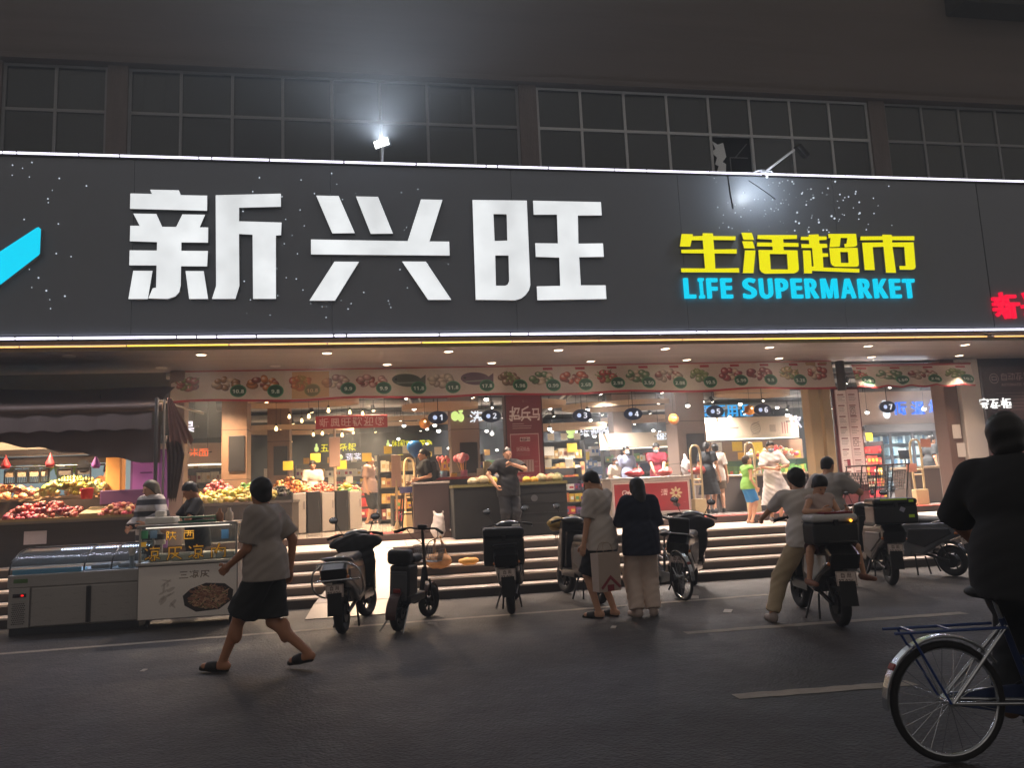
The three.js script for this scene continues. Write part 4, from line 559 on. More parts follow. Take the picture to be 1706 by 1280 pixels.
  part(s, 'tail_light', RB(0.09, 0.05, 0.03, 0.01, 0, 0.45, -0.5), redLens);
}
scooter('dark delivery scooter carrying the big black box, right of the e-bike', [1.68, 0, -10.25], Math.PI - 0.2, { color: 0x141417, mirrors: true, rack: darkMetal, roll: -0.05, steer: 0.25 });
{ const b = topBox('big square black delivery box on the scooter below the melon stand', [1.5, 0.6, -9.75], Math.PI - 0.12, 0.5, 0.46, 0.44, mat(lin(0x1e1e20), 0.6)); part(b, 'reflective_strip', [B(0.03, 0.34, 0.006, -0.255, 0.2, -0.1, 0, Math.PI / 2)], mat(lin(0xa58d43), 0.4)); part(b, 'white_tag', RB(0.1, 0.02, 0.06, 0.005, -0.17, 0.475, -0.02), mat(lin(0xe0ddd5), 0.6)); }
scooter('dark scooter with yellow bag on its front, behind the man in the pale shirt', [2.7, 0, -10.55], Math.PI + 0.12, { color: 0x15161a, basket: true, roll: 0.05 });
scooter('black scooter leaning right on its stand, in front of the steps by the bicycle', [4.2, 0, -10.55], Math.PI - 0.55, { color: 0x101012, roll: 0.1, backrest: true, apron: mat(lin(0x1c1c1f), 0.7) });
scooter('black and white scooter ridden by two people, nearest of the scooters in the road', [4.68, 0, -7.95], Math.PI - 0.22, { color: 0x17181a, panel: paint(0xd8d6d0), trim: paint(0xd0cfca), rack: blackPl, lamp: true, steer: 0.1, roll: 0.02, bars: blackPl });
scooter('black scooter with sticker covered top box, right of the two riders', [7.02, 0, -10.35], Math.PI - 0.3, { color: 0x111113, roll: 0.05, panel: greyPl });
scooter('small scooter with pale front shield, rightmost of the parked scooters', [7.95, 0, -10.75], Math.PI + 0.35, { color: 0x55585a, panel: blackPl, trim: blackPl, roll: -0.07, bars: blackPl });
{
  const b = topBox('black top box with neon yellow stickers on the parked scooter', [6.84, 0.84, -9.62], Math.PI - 0.3, 0.56, 0.34, 0.42, mat(lin(0x121214), 0.35)); const neon = mat(lin(0xc9f03a), 0.5);
  part(b, 'neon_sticker', [B(0.34, 0.02, 0.005, 0.02, 0.325, -0.215), B(0.06, 0.035, 0.005, -0.2, 0.3, -0.213), B(0.07, 0.04, 0.005, -0.19, 0.1, -0.213)], neon); part(b, 'pale_sticker', put(B(0.06, 0.06, 0.005, 0, 0, 0), -0.08, 0.19, -0.213, 0, 0, 0.5), mat(lin(0xa8a7b8), 0.5));
  const c = topBox('black top box with grey and red lid in front of the child on the scooter', [4.5, 0.83, -7.32], Math.PI - 0.15, 0.46, 0.3, 0.3, mat(lin(0x161617), 0.5), { lid: mat(lin(0xb9b6b2), 0.4) });
  part(c, 'red_cover', RB(0.3, 0.02, 0.2, 0.008, -0.06, 0.31, 0.0), mat(lin(0x7a1c1e), 0.5)); part(c, 'side_lamp', S(0.014, -0.15, 0.23, -0.16), glow(0xffaa33, 3));
}
// bicycles
function bicycle(name, label, pos, ry, o = {}) {
  const s = thing(name, label, 'bicycle', pos, ry); s.rotation.order = 'YXZ'; s.rotation.z = o.roll ?? 0.05; const fm = o.frame ?? paint(0x4d5356), R = o.R ?? 0.31;
  wheel(s, R, 0.02, -0.52, chrome, 28, true); const f = wheel(s, R, 0.02, 0.54, chrome, 28, true); f.rotation.y = o.steer ?? 0;
  part(s, 'frame', [bar([0, 0.28, -0.05], [0, 0.72, -0.18], 0.018), bar([0, 0.28, -0.05], [0, 0.72, 0.36], 0.024), bar([0, 0.5, -0.1], [0, 0.62, 0.37], 0.018), bar([0, 0.6, 0.39], [0, 0.82, 0.33], 0.022)], fm);
  part(s, 'stays', [-1, 1].map((q) => [bar([q * 0.05, R, -0.52], [q * 0.03, 0.28, -0.05], 0.011), bar([q * 0.05, R, -0.52], [q * 0.02, 0.68, -0.17], 0.011)]), o.stay ?? chrome);
  part(s, 'fork', [-1, 1].map((q) => bar([q * 0.045, R, 0.54], [q * 0.035, 0.62, 0.4], 0.012)), o.stay ?? chrome);
  part(s, 'fender', [arcFender(R + 0.02, 0.05, -0.52, R, 0.6, 3.2), arcFender(R + 0.02, 0.05, 0.54, R, 0.3, 2.5)], o.fender ?? chrome);
  part(s, 'saddle', nets([{ c: [0, 0.86, -0.26], r: [0.085, 0.035, 0.1], k: 0.03 }, cap([0, 0.865, -0.22], [0, 0.87, -0.06], 0.05, 0.022, 0.04)], { cell: 0.01 }), seatM); part(s, 'seat_post', bar([0, 0.7, -0.175], [0, 0.84, -0.215], 0.014), chrome);
  part(s, 'handlebar', TB([[-0.28, 1.0, 0.14], [-0.2, 1.04, 0.24], [-0.06, 0.98, 0.31], [0.06, 0.98, 0.31], [0.2, 1.04, 0.24], [0.28, 1.0, 0.14]], 0.011, 28, 8), chrome); part(s, 'stem', bar([0, 0.8, 0.335], [0, 0.98, 0.31], 0.014), chrome);
  for (const q of [-1, 1]) part(s, 'grip', bar([q * 0.215, 1.03, 0.22], [q * 0.285, 0.998, 0.13], 0.017), rubber);
  part(s, 'chain_guard', [EX([[-0.5, 0.28], [-0.5, 0.33], [0.02, 0.36], [0.08, 0.28], [0.02, 0.2], [-0.06, 0.2]], 0.02, 0.005).translate(0.055, 0, 0)], o.guard ?? fm); part(s, 'crank', [TO(0.09, 0.008, 0.055, 0.28, -0.05, 0, Math.PI / 2), bar([0.075, 0.28, -0.05], [0.085, 0.13, 0.02], 0.011), bar([-0.075, 0.28, -0.05], [-0.085, 0.43, -0.12], 0.011)], darkMetal);
  for (const q of [[0.12, 0.13, 0.02], [-0.12, 0.43, -0.12]]) part(s, 'pedal', B(0.08, 0.02, 0.07, ...q), rubber);
  part(s, 'reflector', [RB(0.05, 0.04, 0.014, 0.005, 0, R + 0.19, -0.52 - Math.sqrt((R + 0.026) ** 2 - 0.036) - 0.004, 0.5)], redLens);
  if (o.basket) { const g = []; for (let k = 0; k < 6; k++) { const y = 0.7 + k * 0.045, w = 0.14 + k * 0.008, d = 0.1 + k * 0.006; g.push(bar([-w, y, 0.6 - d], [w, y, 0.6 - d], 0.003, undefined, 4), bar([-w, y, 0.6 + d], [w, y, 0.6 + d], 0.003, undefined, 4), bar([-w, y, 0.6 - d], [-w, y, 0.6 + d], 0.003, undefined, 4), bar([w, y, 0.6 - d], [w, y, 0.6 + d], 0.003, undefined, 4)); } for (let k = 0; k < 11; k++) { const u = -1 + k / 5; for (const q of [-1, 1]) g.push(bar([u * 0.14, 0.7, 0.6 + q * 0.1], [u * 0.18, 0.925, 0.6 + q * 0.13], 0.0028, undefined, 4)); } part(s, 'basket', g, o.basketM ?? mat(lin(0x8a6f5e), 0.6)); }
  if (o.rack) part(s, 'rear_rack', [-1, 1].map((q) => [bar([q * 0.06, 0.68, -0.2], [q * 0.06, 0.68, -0.8], 0.008), bar([q * 0.06, 0.68, -0.72], [q * 0.05, R, -0.53], 0.007)]).concat([B(0.13, 0.008, 0.02, 0, 0.684, -0.5), B(0.13, 0.008, 0.02, 0, 0.684, -0.7)]), o.rackM ?? chrome);
  return s;
}
bicycle('bicycle', 'grey bicycle with a basket parked behind the woman in the navy top', [3.78, 0, -10.25], Math.PI + 0.1, { basket: true, roll: -0.08 });
bicycle('bicycle', 'blue and silver bicycle carrying the dark cyclist at the right edge', [3.42, 0, -3.74], Math.PI / 2 - 0.12, { frame: paint(0x162a55), fender: chrome, guard: paint(0x22335c), R: 0.31, rack: true, rackM: paint(0x1d3b7a), roll: 0.03, steer: 0.1 });
// ---------------------------------------------------------------- street stalls in front
Object.assign(GL, { 肉: '0309 039399 9989 5143 4325 4475 5036' });
const steel = mat(lin(0xa8a29c), 0.4, 0.35, { roughnessMap: rep(scuff, 0.5, 3), bumpMap: rep(N1, 0.3, 0.3), bumpScale: 0.0015 }), clear = glass(0xf4fbfb);
{
  const f = thing('display_freezer', 'low steel display freezer with a curved glass top and a row of small lights', 'freezer', [-3.8, 0, -10.66]);
  part(f, 'cabinet', [RB(1.52, 0.62, 0.72, 0.02, 0, 0.4, -0.38)], steel); part(f, 'top_rail', [RB(1.55, 0.16, 0.76, 0.015, 0, 0.66, -0.38)], steel);
  part(f, 'plinth', [B(1.5, 0.1, 0.68, 0, 0.05, -0.38)], blackPl);
  for (const x of [-0.16, 0.45]) { const d = part(f, 'door', RB(x < 0 ? 0.64 : 0.56, 0.46, 0.02, 0.008, x < 0 ? -0.17 : 0.46, 0.34, 0.0), steel); part(d, 'door_edge', [B(0.035, 0.44, 0.02, x < 0 ? 0.18 : 0.16, 0.34, 0.012)], mat(lin(0x3a3431), 0.6)); }
  const v = part(f, 'vent_panel', RB(0.24, 0.48, 0.02, 0.006, -0.63, 0.34, 0), steel), hl = []; for (let i = 0; i < 7; i++) for (let j = 0; j < 11; j++) hl.push(C(0.007, 0.007, 0.003, -0.7 + i * 0.021 + (j % 2) * 0.01, 0.15 + j * 0.024, 0.012, 6, Math.PI / 2)); part(v, 'vent_hole', hl, mat(0x0c0c0c, 0.9), undefined, 'stuff');
  const dp = part(f, 'control_display', RB(0.15, 0.045, 0.012, 0.003, -0.625, 0.49, 0.012), mat(lin(0x200a0a), 0.3)); part(dp, 'led_digit', RB(0.03, 0.018, 0.006, 0.002, -0.59, 0.49, 0.018), glow(0xff2020, 1.6, 0x330000));
  part(f, 'green_label', RB(0.16, 0.05, 0.006, 0.002, -0.62, 0.665, 0.006), mat(lin(0x51703a), 0.5));
  const arc = []; for (let i = 0; i <= 12; i++) { const a = i / 12 * Math.PI * 0.47; arc.push([0.02 - 0.58 * (1 - Math.cos(a)) - 0.02, 0.745 + 0.29 * Math.sin(a)]); }
  const sheet = (x0, x1) => { const p = [], ix = []; arc.forEach(([z, y], i) => { p.push(x0, y, z, x1, y, z); if (i) ix.push(i * 2 - 2, i * 2 - 1, i * 2, i * 2 - 1, i * 2 + 1, i * 2); }); const g = new THREE.BufferGeometry(); g.setAttribute('position', new THREE.Float32BufferAttribute(p, 3)); g.setIndex(ix); g.computeVertexNormals(); return g.toNonIndexed(); };
  const fogged = new THREE.MeshPhysicalMaterial({ color: lin(0xc4d6e2), roughness: 0.2, transmission: 0.92, thickness: 0, ior: 1.5 }); part(f, 'glass_lid', sheet(-0.76, 0.1), fogged); part(f, 'glass_lid', sheet(0.1, 0.42), fogged); part(f, 'glass_lid', sheet(0.42, 0.76), fogged);
  part(f, 'glass_frame', [-0.76, 0.1, 0.42, 0.76].map((x) => TB(arc.map(([z, y]) => [x, y, z]), 0.011, 16, 6)).concat([bar([-0.76, 1.035, -0.56], [0.76, 1.035, -0.56], 0.014)]), mat(lin(0x34373a), 0.3, 0.6));
  part(f, 'back_rail', RB(1.5, 0.05, 0.14, 0.01, 0, 1.02, -0.66), steel);
  part(f, 'blue_tray', [RB(0.8, 0.03, 0.2, 0.01, -0.34, 0.752, -0.14, 0.2), RB(0.8, 0.06, 0.02, 0.006, -0.34, 0.77, -0.05)], phys(lin(0x18a6c4), 0.25, { clearcoat: 0.6 }));
  part(f, 'inner_floor', B(1.48, 0.02, 0.66, 0, 0.742, -0.4), mat(lin(0x9aa8b4), 0.4)); 
  const li = []; for (let i = 0; i < 34; i++) li.push(S(0.0115, -0.36 + i * 0.0325, 1.0 + (i % 3) * 0.001, -0.545, [1, 1, 1], 6, 4)); part(f, 'led_row', li, glow(0xdfe4ff, 7, 0x888888), undefined, 'stuff');
  const l = new THREE.RectAreaLight(0xdfe4ff, 40, 1.1, 0.02); l.position.set(-3.62, 0.985, -11.2); l.lookAt(-3.62, 0.2, -11.1); l.name = 'led_row_glow'; scene.add(l);
  part(f, 'food_tray', [0.24, 0.56].map((x) => RB(0.22, 0.05, 0.4, 0.02, x, 0.78, -0.34)), mat(lin(0x6f675e), 0.4, 0.4));
  single('paper_cup', [put(LA([[0, 0], [0.032, 0], [0.045, 0.1], [0.042, 0.1], [0.03, 0.005], [0, 0.005]]), -3.17, 0.9, -10.77)], mat(lin(0xcfc6bb), 0.7), 'pale paper cup at the right end of the glass freezer', 'cup');
  for (let k = 0; k < 1; k++) single('stool_stand', [bar([-3.17, 0.735, -10.77], [-3.17, 0.9, -10.77], 0.03)], steel, 'short steel stand under the paper cup', 'stand');
}
{ // cold noodle cart
  const dish = canvasTex(512, 320, (c, w, h) => {
    c.fillStyle = '#e6dcd2'; c.fillRect(0, 0, w, h); c.fillStyle = '#6b5648'; for (let i = 0; i < 12; i++) { c.globalAlpha = 0.25; c.beginPath(); c.ellipse(120 + rnd(60), 90 + i * 14, 10 + rnd(26), 4 + rnd(8), rnd(3), 0, 7); c.fill(); } c.globalAlpha = 1;
    paintText(c, '三凉皮', 210, 36, 46, 6, '#8a7a6c', 1.2); c.fillStyle = '#2c201a'; c.beginPath(); c.moveTo(230, 190); c.lineTo(270, 150); c.lineTo(350, 118); c.lineTo(450, 128); c.lineTo(495, 170); c.lineTo(490, 230); c.lineTo(420, 285); c.lineTo(300, 292); c.lineTo(240, 250); c.fill();
    for (let i = 0; i < 420; i++) { const a = rnd(6.28), q = Math.sqrt(rnd()); c.strokeStyle = pick(['#a5795c', '#8a5a44', '#b98f6c', '#7c4a38', '#9a6a4c', '#6f6a3a', '#c6a27f']); c.lineWidth = 3 + rnd(5); c.beginPath(); const x = 365 + Math.cos(a) * q * 98, y = 205 + Math.sin(a) * q * 66; c.moveTo(x, y); c.quadraticCurveTo(x + rnd(-20, 20), y + rnd(-12, 12), x + rnd(-26, 26), y + rnd(-14, 14)); c.stroke(); }
  });
  const k = thing('noodle_cart', 'white cold noodle cart with glass box and yellow characters, right of the glass freezer', 'food cart', [-2.42, 0, -10.48]);
  part(k, 'cart_body', RB(1.2, 0.66, 0.6, 0.01, 0, 0.44, -0.32), mat(lin(0x8a837c), 0.5)); part(k, 'printed_panel', B(1.17, 0.64, 0.006, 0, 0.44, -0.014), mat(0xffffff, 0.55, 0, { map: dish }));
  part(k, 'counter_top', RB(1.24, 0.035, 0.66, 0.008, 0, 0.79, -0.32), steel); for (const x of [-0.5, 0.5]) part(k, 'castor', [C(0.05, 0.05, 0.03, x, 0.05, -0.12, 16, 0, 0, Math.PI / 2), B(0.03, 0.06, 0.05, x, 0.1, -0.12)], rubber);
  part(k, 'corner_post', [[-0.58, -0.03], [0.58, -0.03], [-0.58, -0.6], [0.58, -0.6]].map(([x, z]) => B(0.025, 0.44, 0.025, x, 1.03, z)), mat(lin(0x9d9a94), 0.35, 0.7));
  part(k, 'glass_front', B(1.13, 0.42, 0.006, 0, 1.03, -0.03), clear); part(k, 'glass_side', [B(0.006, 0.42, 0.53, -0.58, 1.03, -0.315)], clear); part(k, 'glass_side', [B(0.006, 0.42, 0.53, 0.58, 1.03, -0.315)], clear);
  part(k, 'top_shelf', [RB(1.2, 0.03, 0.7, 0.006, 0, 1.262, -0.29)], steel); part(k, 'shelf_light_strip', B(1.0, 0.012, 0.02, 0, 1.24, 0.02), glow(0xfff2dc, 1.4));
  const cl = new THREE.RectAreaLight(0xfff0d8, 16, 1.0, 0.02); cl.position.set(-2.42, 1.235, -10.4); cl.lookAt(-2.42, 0.7, -10.5); cl.name = 'shelf_light_strip_glow'; scene.add(cl);
  const yl = mat(lin(0xffc840), 0.5), rd = mat(lin(0x5a1712), 0.6);
  for (const [ch, x, y, s] of [['陕', -0.27, 1.08, 0.12], ['西', -0.06, 1.08, 0.12], ['凉', -0.52, 0.83, 0.18], ['皮', -0.26, 0.83, 0.18], ['凉', 0.0, 0.83, 0.18], ['肉', 0.27, 0.83, 0.18]]) { const c = part(k, 'cart_letter', glyphGeo(ch, s, s * 0.15, 0.002).translate(x, y, -0.026), rd); part(c, 'letter_face', glyphGeo(ch, s, s * 0.075, 0.002).translate(x, y, -0.0225), yl); }
  part(k, 'notice_card', [RB(0.085, 0.1, 0.004, 0.003, -0.53, 1.16, -0.022)], mat(lin(0x2f6a4a), 0.5)); part(k, 'notice_card', [RB(0.085, 0.1, 0.004, 0.003, -0.42, 1.16, -0.022)], mat(lin(0x33495f), 0.5)); part(k, 'notice_card', RB(0.09, 0.12, 0.004, 0.003, 0.44, 1.12, -0.02), mat(lin(0x3c6d9a), 0.5)); part(k, 'yellow_mark', B(0.07, 0.06, 0.003, -0.54, 1.04, -0.024), yl);
  part(k, 'inner_pan', [-0.4, -0.13, 0.14, 0.41].map((x) => RB(0.24, 0.09, 0.36, 0.02, x, 0.85, -0.36)), steel);
  single('white_tray', [RB(0.36, 0.09, 0.3, 0.02, -2.82, 1.324, -10.82), RB(0.12, 0.08, 0.14, 0.02, -2.84, 1.41, -10.82)], mat(lin(0xd8d2c6), 0.6), 'white foam tray and stacked boxes on top of the noodle cart, left end', 'tray');
  single('green_rack', [RB(0.46, 0.03, 0.28, 0.008, -2.36, 1.292, -10.8), RB(0.44, 0.02, 0.26, 0.008, -2.36, 1.35, -10.8), ...[-0.2, 0.2].map((x) => B(0.02, 0.06, 0.02, -2.36 + x, 1.32, -10.8))], mat(lin(0x2f6a4c), 0.5), 'low green plastic rack on the cart top beside the foam tray', 'rack');
  [[-2.1, 0.045, 0x9a6a4a, 'brown sauce bottle on the cart top beside the green rack'], [-1.98, 0.05, 0xc9b6a0, 'pale round jar at the right end of the cart top']].forEach(([x, r, c, l]) => single('condiment_bottle', put(LA([[0, 0], [r, 0], [r, 0.1], [r * 0.5, 0.13], [r * 0.4, 0.17], [0, 0.17]]), x, 1.278, -10.78), mat(lin(c), 0.35), l, 'bottle'));
}
// ---------------------------------------------------------------- fruit
const fruitGeo = new THREE.IcosahedronGeometry(1, 2);
function heap(name, label, cat, x, y, z, w, d, h, n, r, cols, o = {}) {
  const m = new THREE.InstancedMesh(o.geo ?? fruitGeo, mat(0xffffff, 0.5, 0, { bumpMap: N1, bumpScale: 0.003 }), n); m.name = nm(name); const c = new THREE.Color();
  for (let i = 0; i < n; i++) { const u = rnd(-1, 1), v = rnd(-1, 1), q = Math.max(0, 1 - Math.max(Math.abs(u), Math.abs(v)) ** 2), rr = r * rnd(0.75, 1.2), sl = (o.slope ?? 0) * (1 - (v + 1) / 2); MX.compose(V(x + u * (w / 2 - r), y + r * 0.8 + rnd() * h * q + sl, z + v * (d / 2 - r)), Q.setFromEuler(E.set(rnd(6), rnd(6), rnd(6))), V(rr, rr * (o.flat ?? 0.92), rr * (o.long ?? 1))); m.setMatrixAt(i, MX); c.set(pick(cols)).convertSRGBToLinear; c.offsetHSL(rnd(-0.025, 0.025), rnd(-0.14, 0.06), rnd(-0.1, 0.06)); m.setColorAt(i, c); }
  m.userData = { label, category: cat, kind: 'stuff' }; m.castShadow = m.receiveShadow = true; scene.add(m); return m;
}
const woodDark = mat(lin(0x3a302a), 0.55, 0, { map: rep(scuff, 0.4, 3) }), woodMid = mat(lin(0x8a6a4b), 0.55, 0, { map: rep(scuff, 0.3, 3) });
{ // the fruit stall under the awning at the left
  const s = thing('fruit_stall', 'dark stepped fruit stall at the left under the awning', 'stall', [-5.0, 0.7, -13.0]);
  part(s, 'front_board', [RB(2.9, 0.66, 0.06, 0.01, -0.15, 0.33, 0)], woodDark); part(s, 'top_rail', RB(2.95, 0.05, 0.1, 0.01, -0.15, 0.655, 0.02), mat(lin(0x6a5c4e), 0.5));
  part(s, 'end_board', [B(0.05, 0.6, 1.1, 1.28, 0.3, -0.58)], woodDark); part(s, 'lower_tray', B(2.8, 0.03, 0.7, -0.15, 0.62, -0.4, 0.22), woodMid); part(s, 'upper_tray', B(2.8, 0.03, 0.7, -0.15, 0.98, -1.1, 0.22), woodMid); part(s, 'upper_front', B(2.8, 0.26, 0.04, -0.15, 0.86, -0.76), woodDark);
  part(s, 'divider', [B(0.28, 0.16, 0.5, 0.5, 0.72, -0.34, 0.2)], mat(lin(0xa08f6b), 0.7)); part(s, 'purple_cabinet', [RB(0.72, 0.24, 0.5, 0.02, 0.8, 0.99, -0.98)], mat(lin(0x58375f), 0.5));
  part(s, 'notice', RB(0.32, 0.2, 0.006, 0.003, -0.2, 0.42, 0.036), mat(lin(0xb7a8a4), 0.6)); part(s, 'tray_edge', [B(2.85, 0.04, 0.02, -0.15, 0.69, 0.06)], mat(lin(0x8d7446), 0.5));
  heap('peach_heap', 'heap of dark red peaches at the front of the left stall', 'fruit', -5.26, 1.38, -13.34, 1.1, 0.5, 0.2, 150, 0.042, ['#9c3238', '#8a2a34', '#b34a48', '#7e2630', '#b86a58'], { slope: 0.12 });
  heap('apple_heap', 'small heap of red and yellow apples, right end of the left stall', 'fruit', -4.1, 1.38, -13.3, 0.62, 0.5, 0.14, 80, 0.042, ['#b04440', '#c98a4e', '#a8383a', '#d0a06a', '#8f3c34'], { slope: 0.1 });
  heap('mango_heap', 'yellow green heap of fruit on the upper tray of the left stall', 'fruit', -5.1, 1.74, -14.05, 1.0, 0.6, 0.2, 150, 0.05, ['#c6b552', '#d2c46a', '#b9a24a', '#9aa04a', '#d9c98a'], { slope: 0.15, long: 1.3 });
  heap('apricot_heap', 'orange heap of fruit at the far left on the upper tray', 'fruit', -6.05, 1.72, -13.95, 0.8, 0.6, 0.16, 110, 0.042, ['#c9784a', '#d08a5a', '#b86440', '#d49a6e'], { slope: 0.12 });
  // hanging black crates with price cards on a rail
  const rail = single('hanging_rail', [bar([-6.4, 2.24, -13.75], [-4.5, 2.24, -13.75], 0.016), bar([-6.3, 2.24, -13.75], [-6.3, 3.4, -13.75], 0.008), bar([-4.6, 2.24, -13.75], [-4.6, 3.4, -13.75], 0.008)], blackPl, 'dark rail above the fruit of the left stall', 'rail');
  [[-5.92, 0.16], [-5.74, 0.16], [-5.56, 0.15], [-5.4, 0.12], [-5.1, 0.22], [-4.82, 0.22]].forEach(([x, w], i) => { const c = thing('price_rack', ['first hanging black rack with tan card from the left, at the left stall', 'second hanging black rack from the left at the left stall', 'third hanging black rack from the left at the left stall', 'narrow hanging black rack, fourth from the left at the left stall', 'wide hanging black rack with empty slots, fifth from the left', 'wide hanging black rack with round top nearest the man in tan'][i], 'rack', [x, 1.98, -13.73]); part(c, 'rack_frame', [B(w, 0.02, 0.03, 0, 0.22, 0), B(w, 0.02, 0.03, 0, 0, 0), B(0.015, 0.22, 0.03, -w / 2, 0.11, 0), B(0.015, 0.22, 0.03, w / 2, 0.11, 0), ...[-0.3, -0.1, 0.1, 0.3].map((u) => B(0.008, 0.1, 0.02, u * w, 0.05, 0.0)), bar([0, 0.22, 0], [0, 0.26, 0], 0.01)], blackPl); part(c, 'card', B(w * 0.85, 0.1, 0.01, 0, 0.155, 0), mat(lin(i > 3 ? 0x4a443c : 0x9a866c), 0.7)); if (i === 5) part(c, 'round_top', C(0.1, 0.1, 0.02, 0, 0.25, 0, 20, Math.PI / 2), blackPl); });
  [[-5.98, 2.3, 0x8e1018, 'red cone shaped tag, leftmost on the rail of the left stall'], [-5.32, 2.3, 0x8e1018, 'red cone shaped tag over the middle of the left stall'], [-4.62, 2.26, 0x7a3a86, 'purple cone shaped tag beside the man in tan']].forEach(([x, y, c, l]) => single('price_tag', put(LA([[0, 0.24], [0.012, 0.2], [0.07, 0.06], [0.05, 0], [0, 0]], 6), x, y - 0.08, -13.7), mat(lin(c), 0.6), l, 'tag'));
  single('red_bucket', put(LA([[0, 0], [0.08, 0], [0.1, 0.16], [0.09, 0.17], [0, 0.1]]), -4.66, 1.68, -13.45), mat(lin(0xb0252c), 0.4), 'round red bucket on the purple cabinet of the left stall', 'bucket');
}
{ // shop wall and fittings behind the stall
  const w = thing('stall_back_wall', 'lit pale blue back wall with leaf print behind the left stall', 'wall', [-6.4, 0.82, -16.4]);
  part(w, 'lit_screen_panel', B(3.2, 1.0, 0.06, 0, 1.5, 0), glow(0xa9c4cc, 0.5, 0x667777)); part(w, 'lower_wall', B(3.2, 1, 0.05, 0, 0.5, 0), mat(lin(0x6c7880), 0.5));
  const lf = []; for (let i = 0; i < 16; i++) lf.push(put(new THREE.SphereGeometry(0.16, 8, 5), -0.7 + rnd(1.3), 1.42 + rnd(0.18), 0.04, 0, 0, rnd(3), [1, 0.25, 0.06])); part(w, 'leaf_print', lf, mat(lin(0x6f9a3a), 0.6), undefined, 'stuff');
  part(w, 'bulkhead', [EX([[1.72, 1.78], [1.8, 2.3], [1.2, 2.3], [1.2, 1.7]], 3.6, 0.01)], mat(lin(0xdcccb6), 0.5)); part(w, 'bulkhead_edge', [B(3.62, 0.09, 0.07, 0, 1.73, 1.72), B(3.62, 0.14, 0.05, 0, 1.58, 1.6)], mat(lin(0x3a2a22), 0.4));
  part(w, 'bulkhead_light', B(3.2, 0.03, 0.05, 0, 2.32, 2.85), glow(0xffe2b8, 3));
  const l = new THREE.RectAreaLight(0xffe0b8, 60, 3.2, 0.1); l.position.set(-6.4, 3.1, -13.58); l.lookAt(-6.3, 1.9, -14.5); l.name = 'stall_light'; scene.add(l);
  const l2 = new THREE.SpotLight(0xffdcb4, 58, 0, 1.0, 0.8); l2.position.set(-5.3, 2.93, -13.5); l2.target.position.set(-5.3, 1.4, -13.8); l2.castShadow = true; l2.name = 'stall_lamp_beam'; scene.add(l2, l2.target);
  const lamp = thing('stall_lamp', 'warm lamp under the awning over the left stall', 'lamp', [-5.3, 2.95, -13.5]); part(lamp, 'lamp_shade', put(LA([[0.03, 0.12], [0.05, 0.1], [0.12, 0], [0.11, 0], [0.04, 0.09], [0, 0.1]]), 0, 0.03, 0), blackPl); part(lamp, 'lamp_bulb', S(0.045, 0, 0.05, 0), glow(0xffd9a8, 5));
  const pc = thing('orange_column', 'slim orange lit column at the right end of the left stall', 'column', [-4.55, 0.7, -14.45]); part(pc, 'shaft', RB(0.26, 2.4, 0.26, 0.03, 0, 1.2, 0), mat(lin(0xc98f4a), 0.5)); part(pc, 'bands', [B(0.275, 0.02, 0.275, 0, 1.1, 0), B(0.275, 0.02, 0.275, 0, 1.7, 0)], mat(lin(0x6a4420), 0.5));
  const bd = thing('purple_board', 'tall purple notice board behind the woman in stripes', 'board', [-3.95, 0.7, -14.3]); part(bd, 'board_panel', RB(0.62, 1.7, 0.05, 0.01, 0, 0.95, 0), mat(lin(0x6e3f78), 0.5)); part(bd, 'poster', B(0.42, 0.95, 0.006, -0.06, 1.35, 0.03), mat(lin(0x9a5aa4), 0.5)); part(bd, 'poster_line', [1.68, 1.58, 1.4, 1.05].map((y) => B(0.2, 0.025, 0.003, -0.05, y, 0.035)), mat(lin(0x5a2c64), 0.5));
}
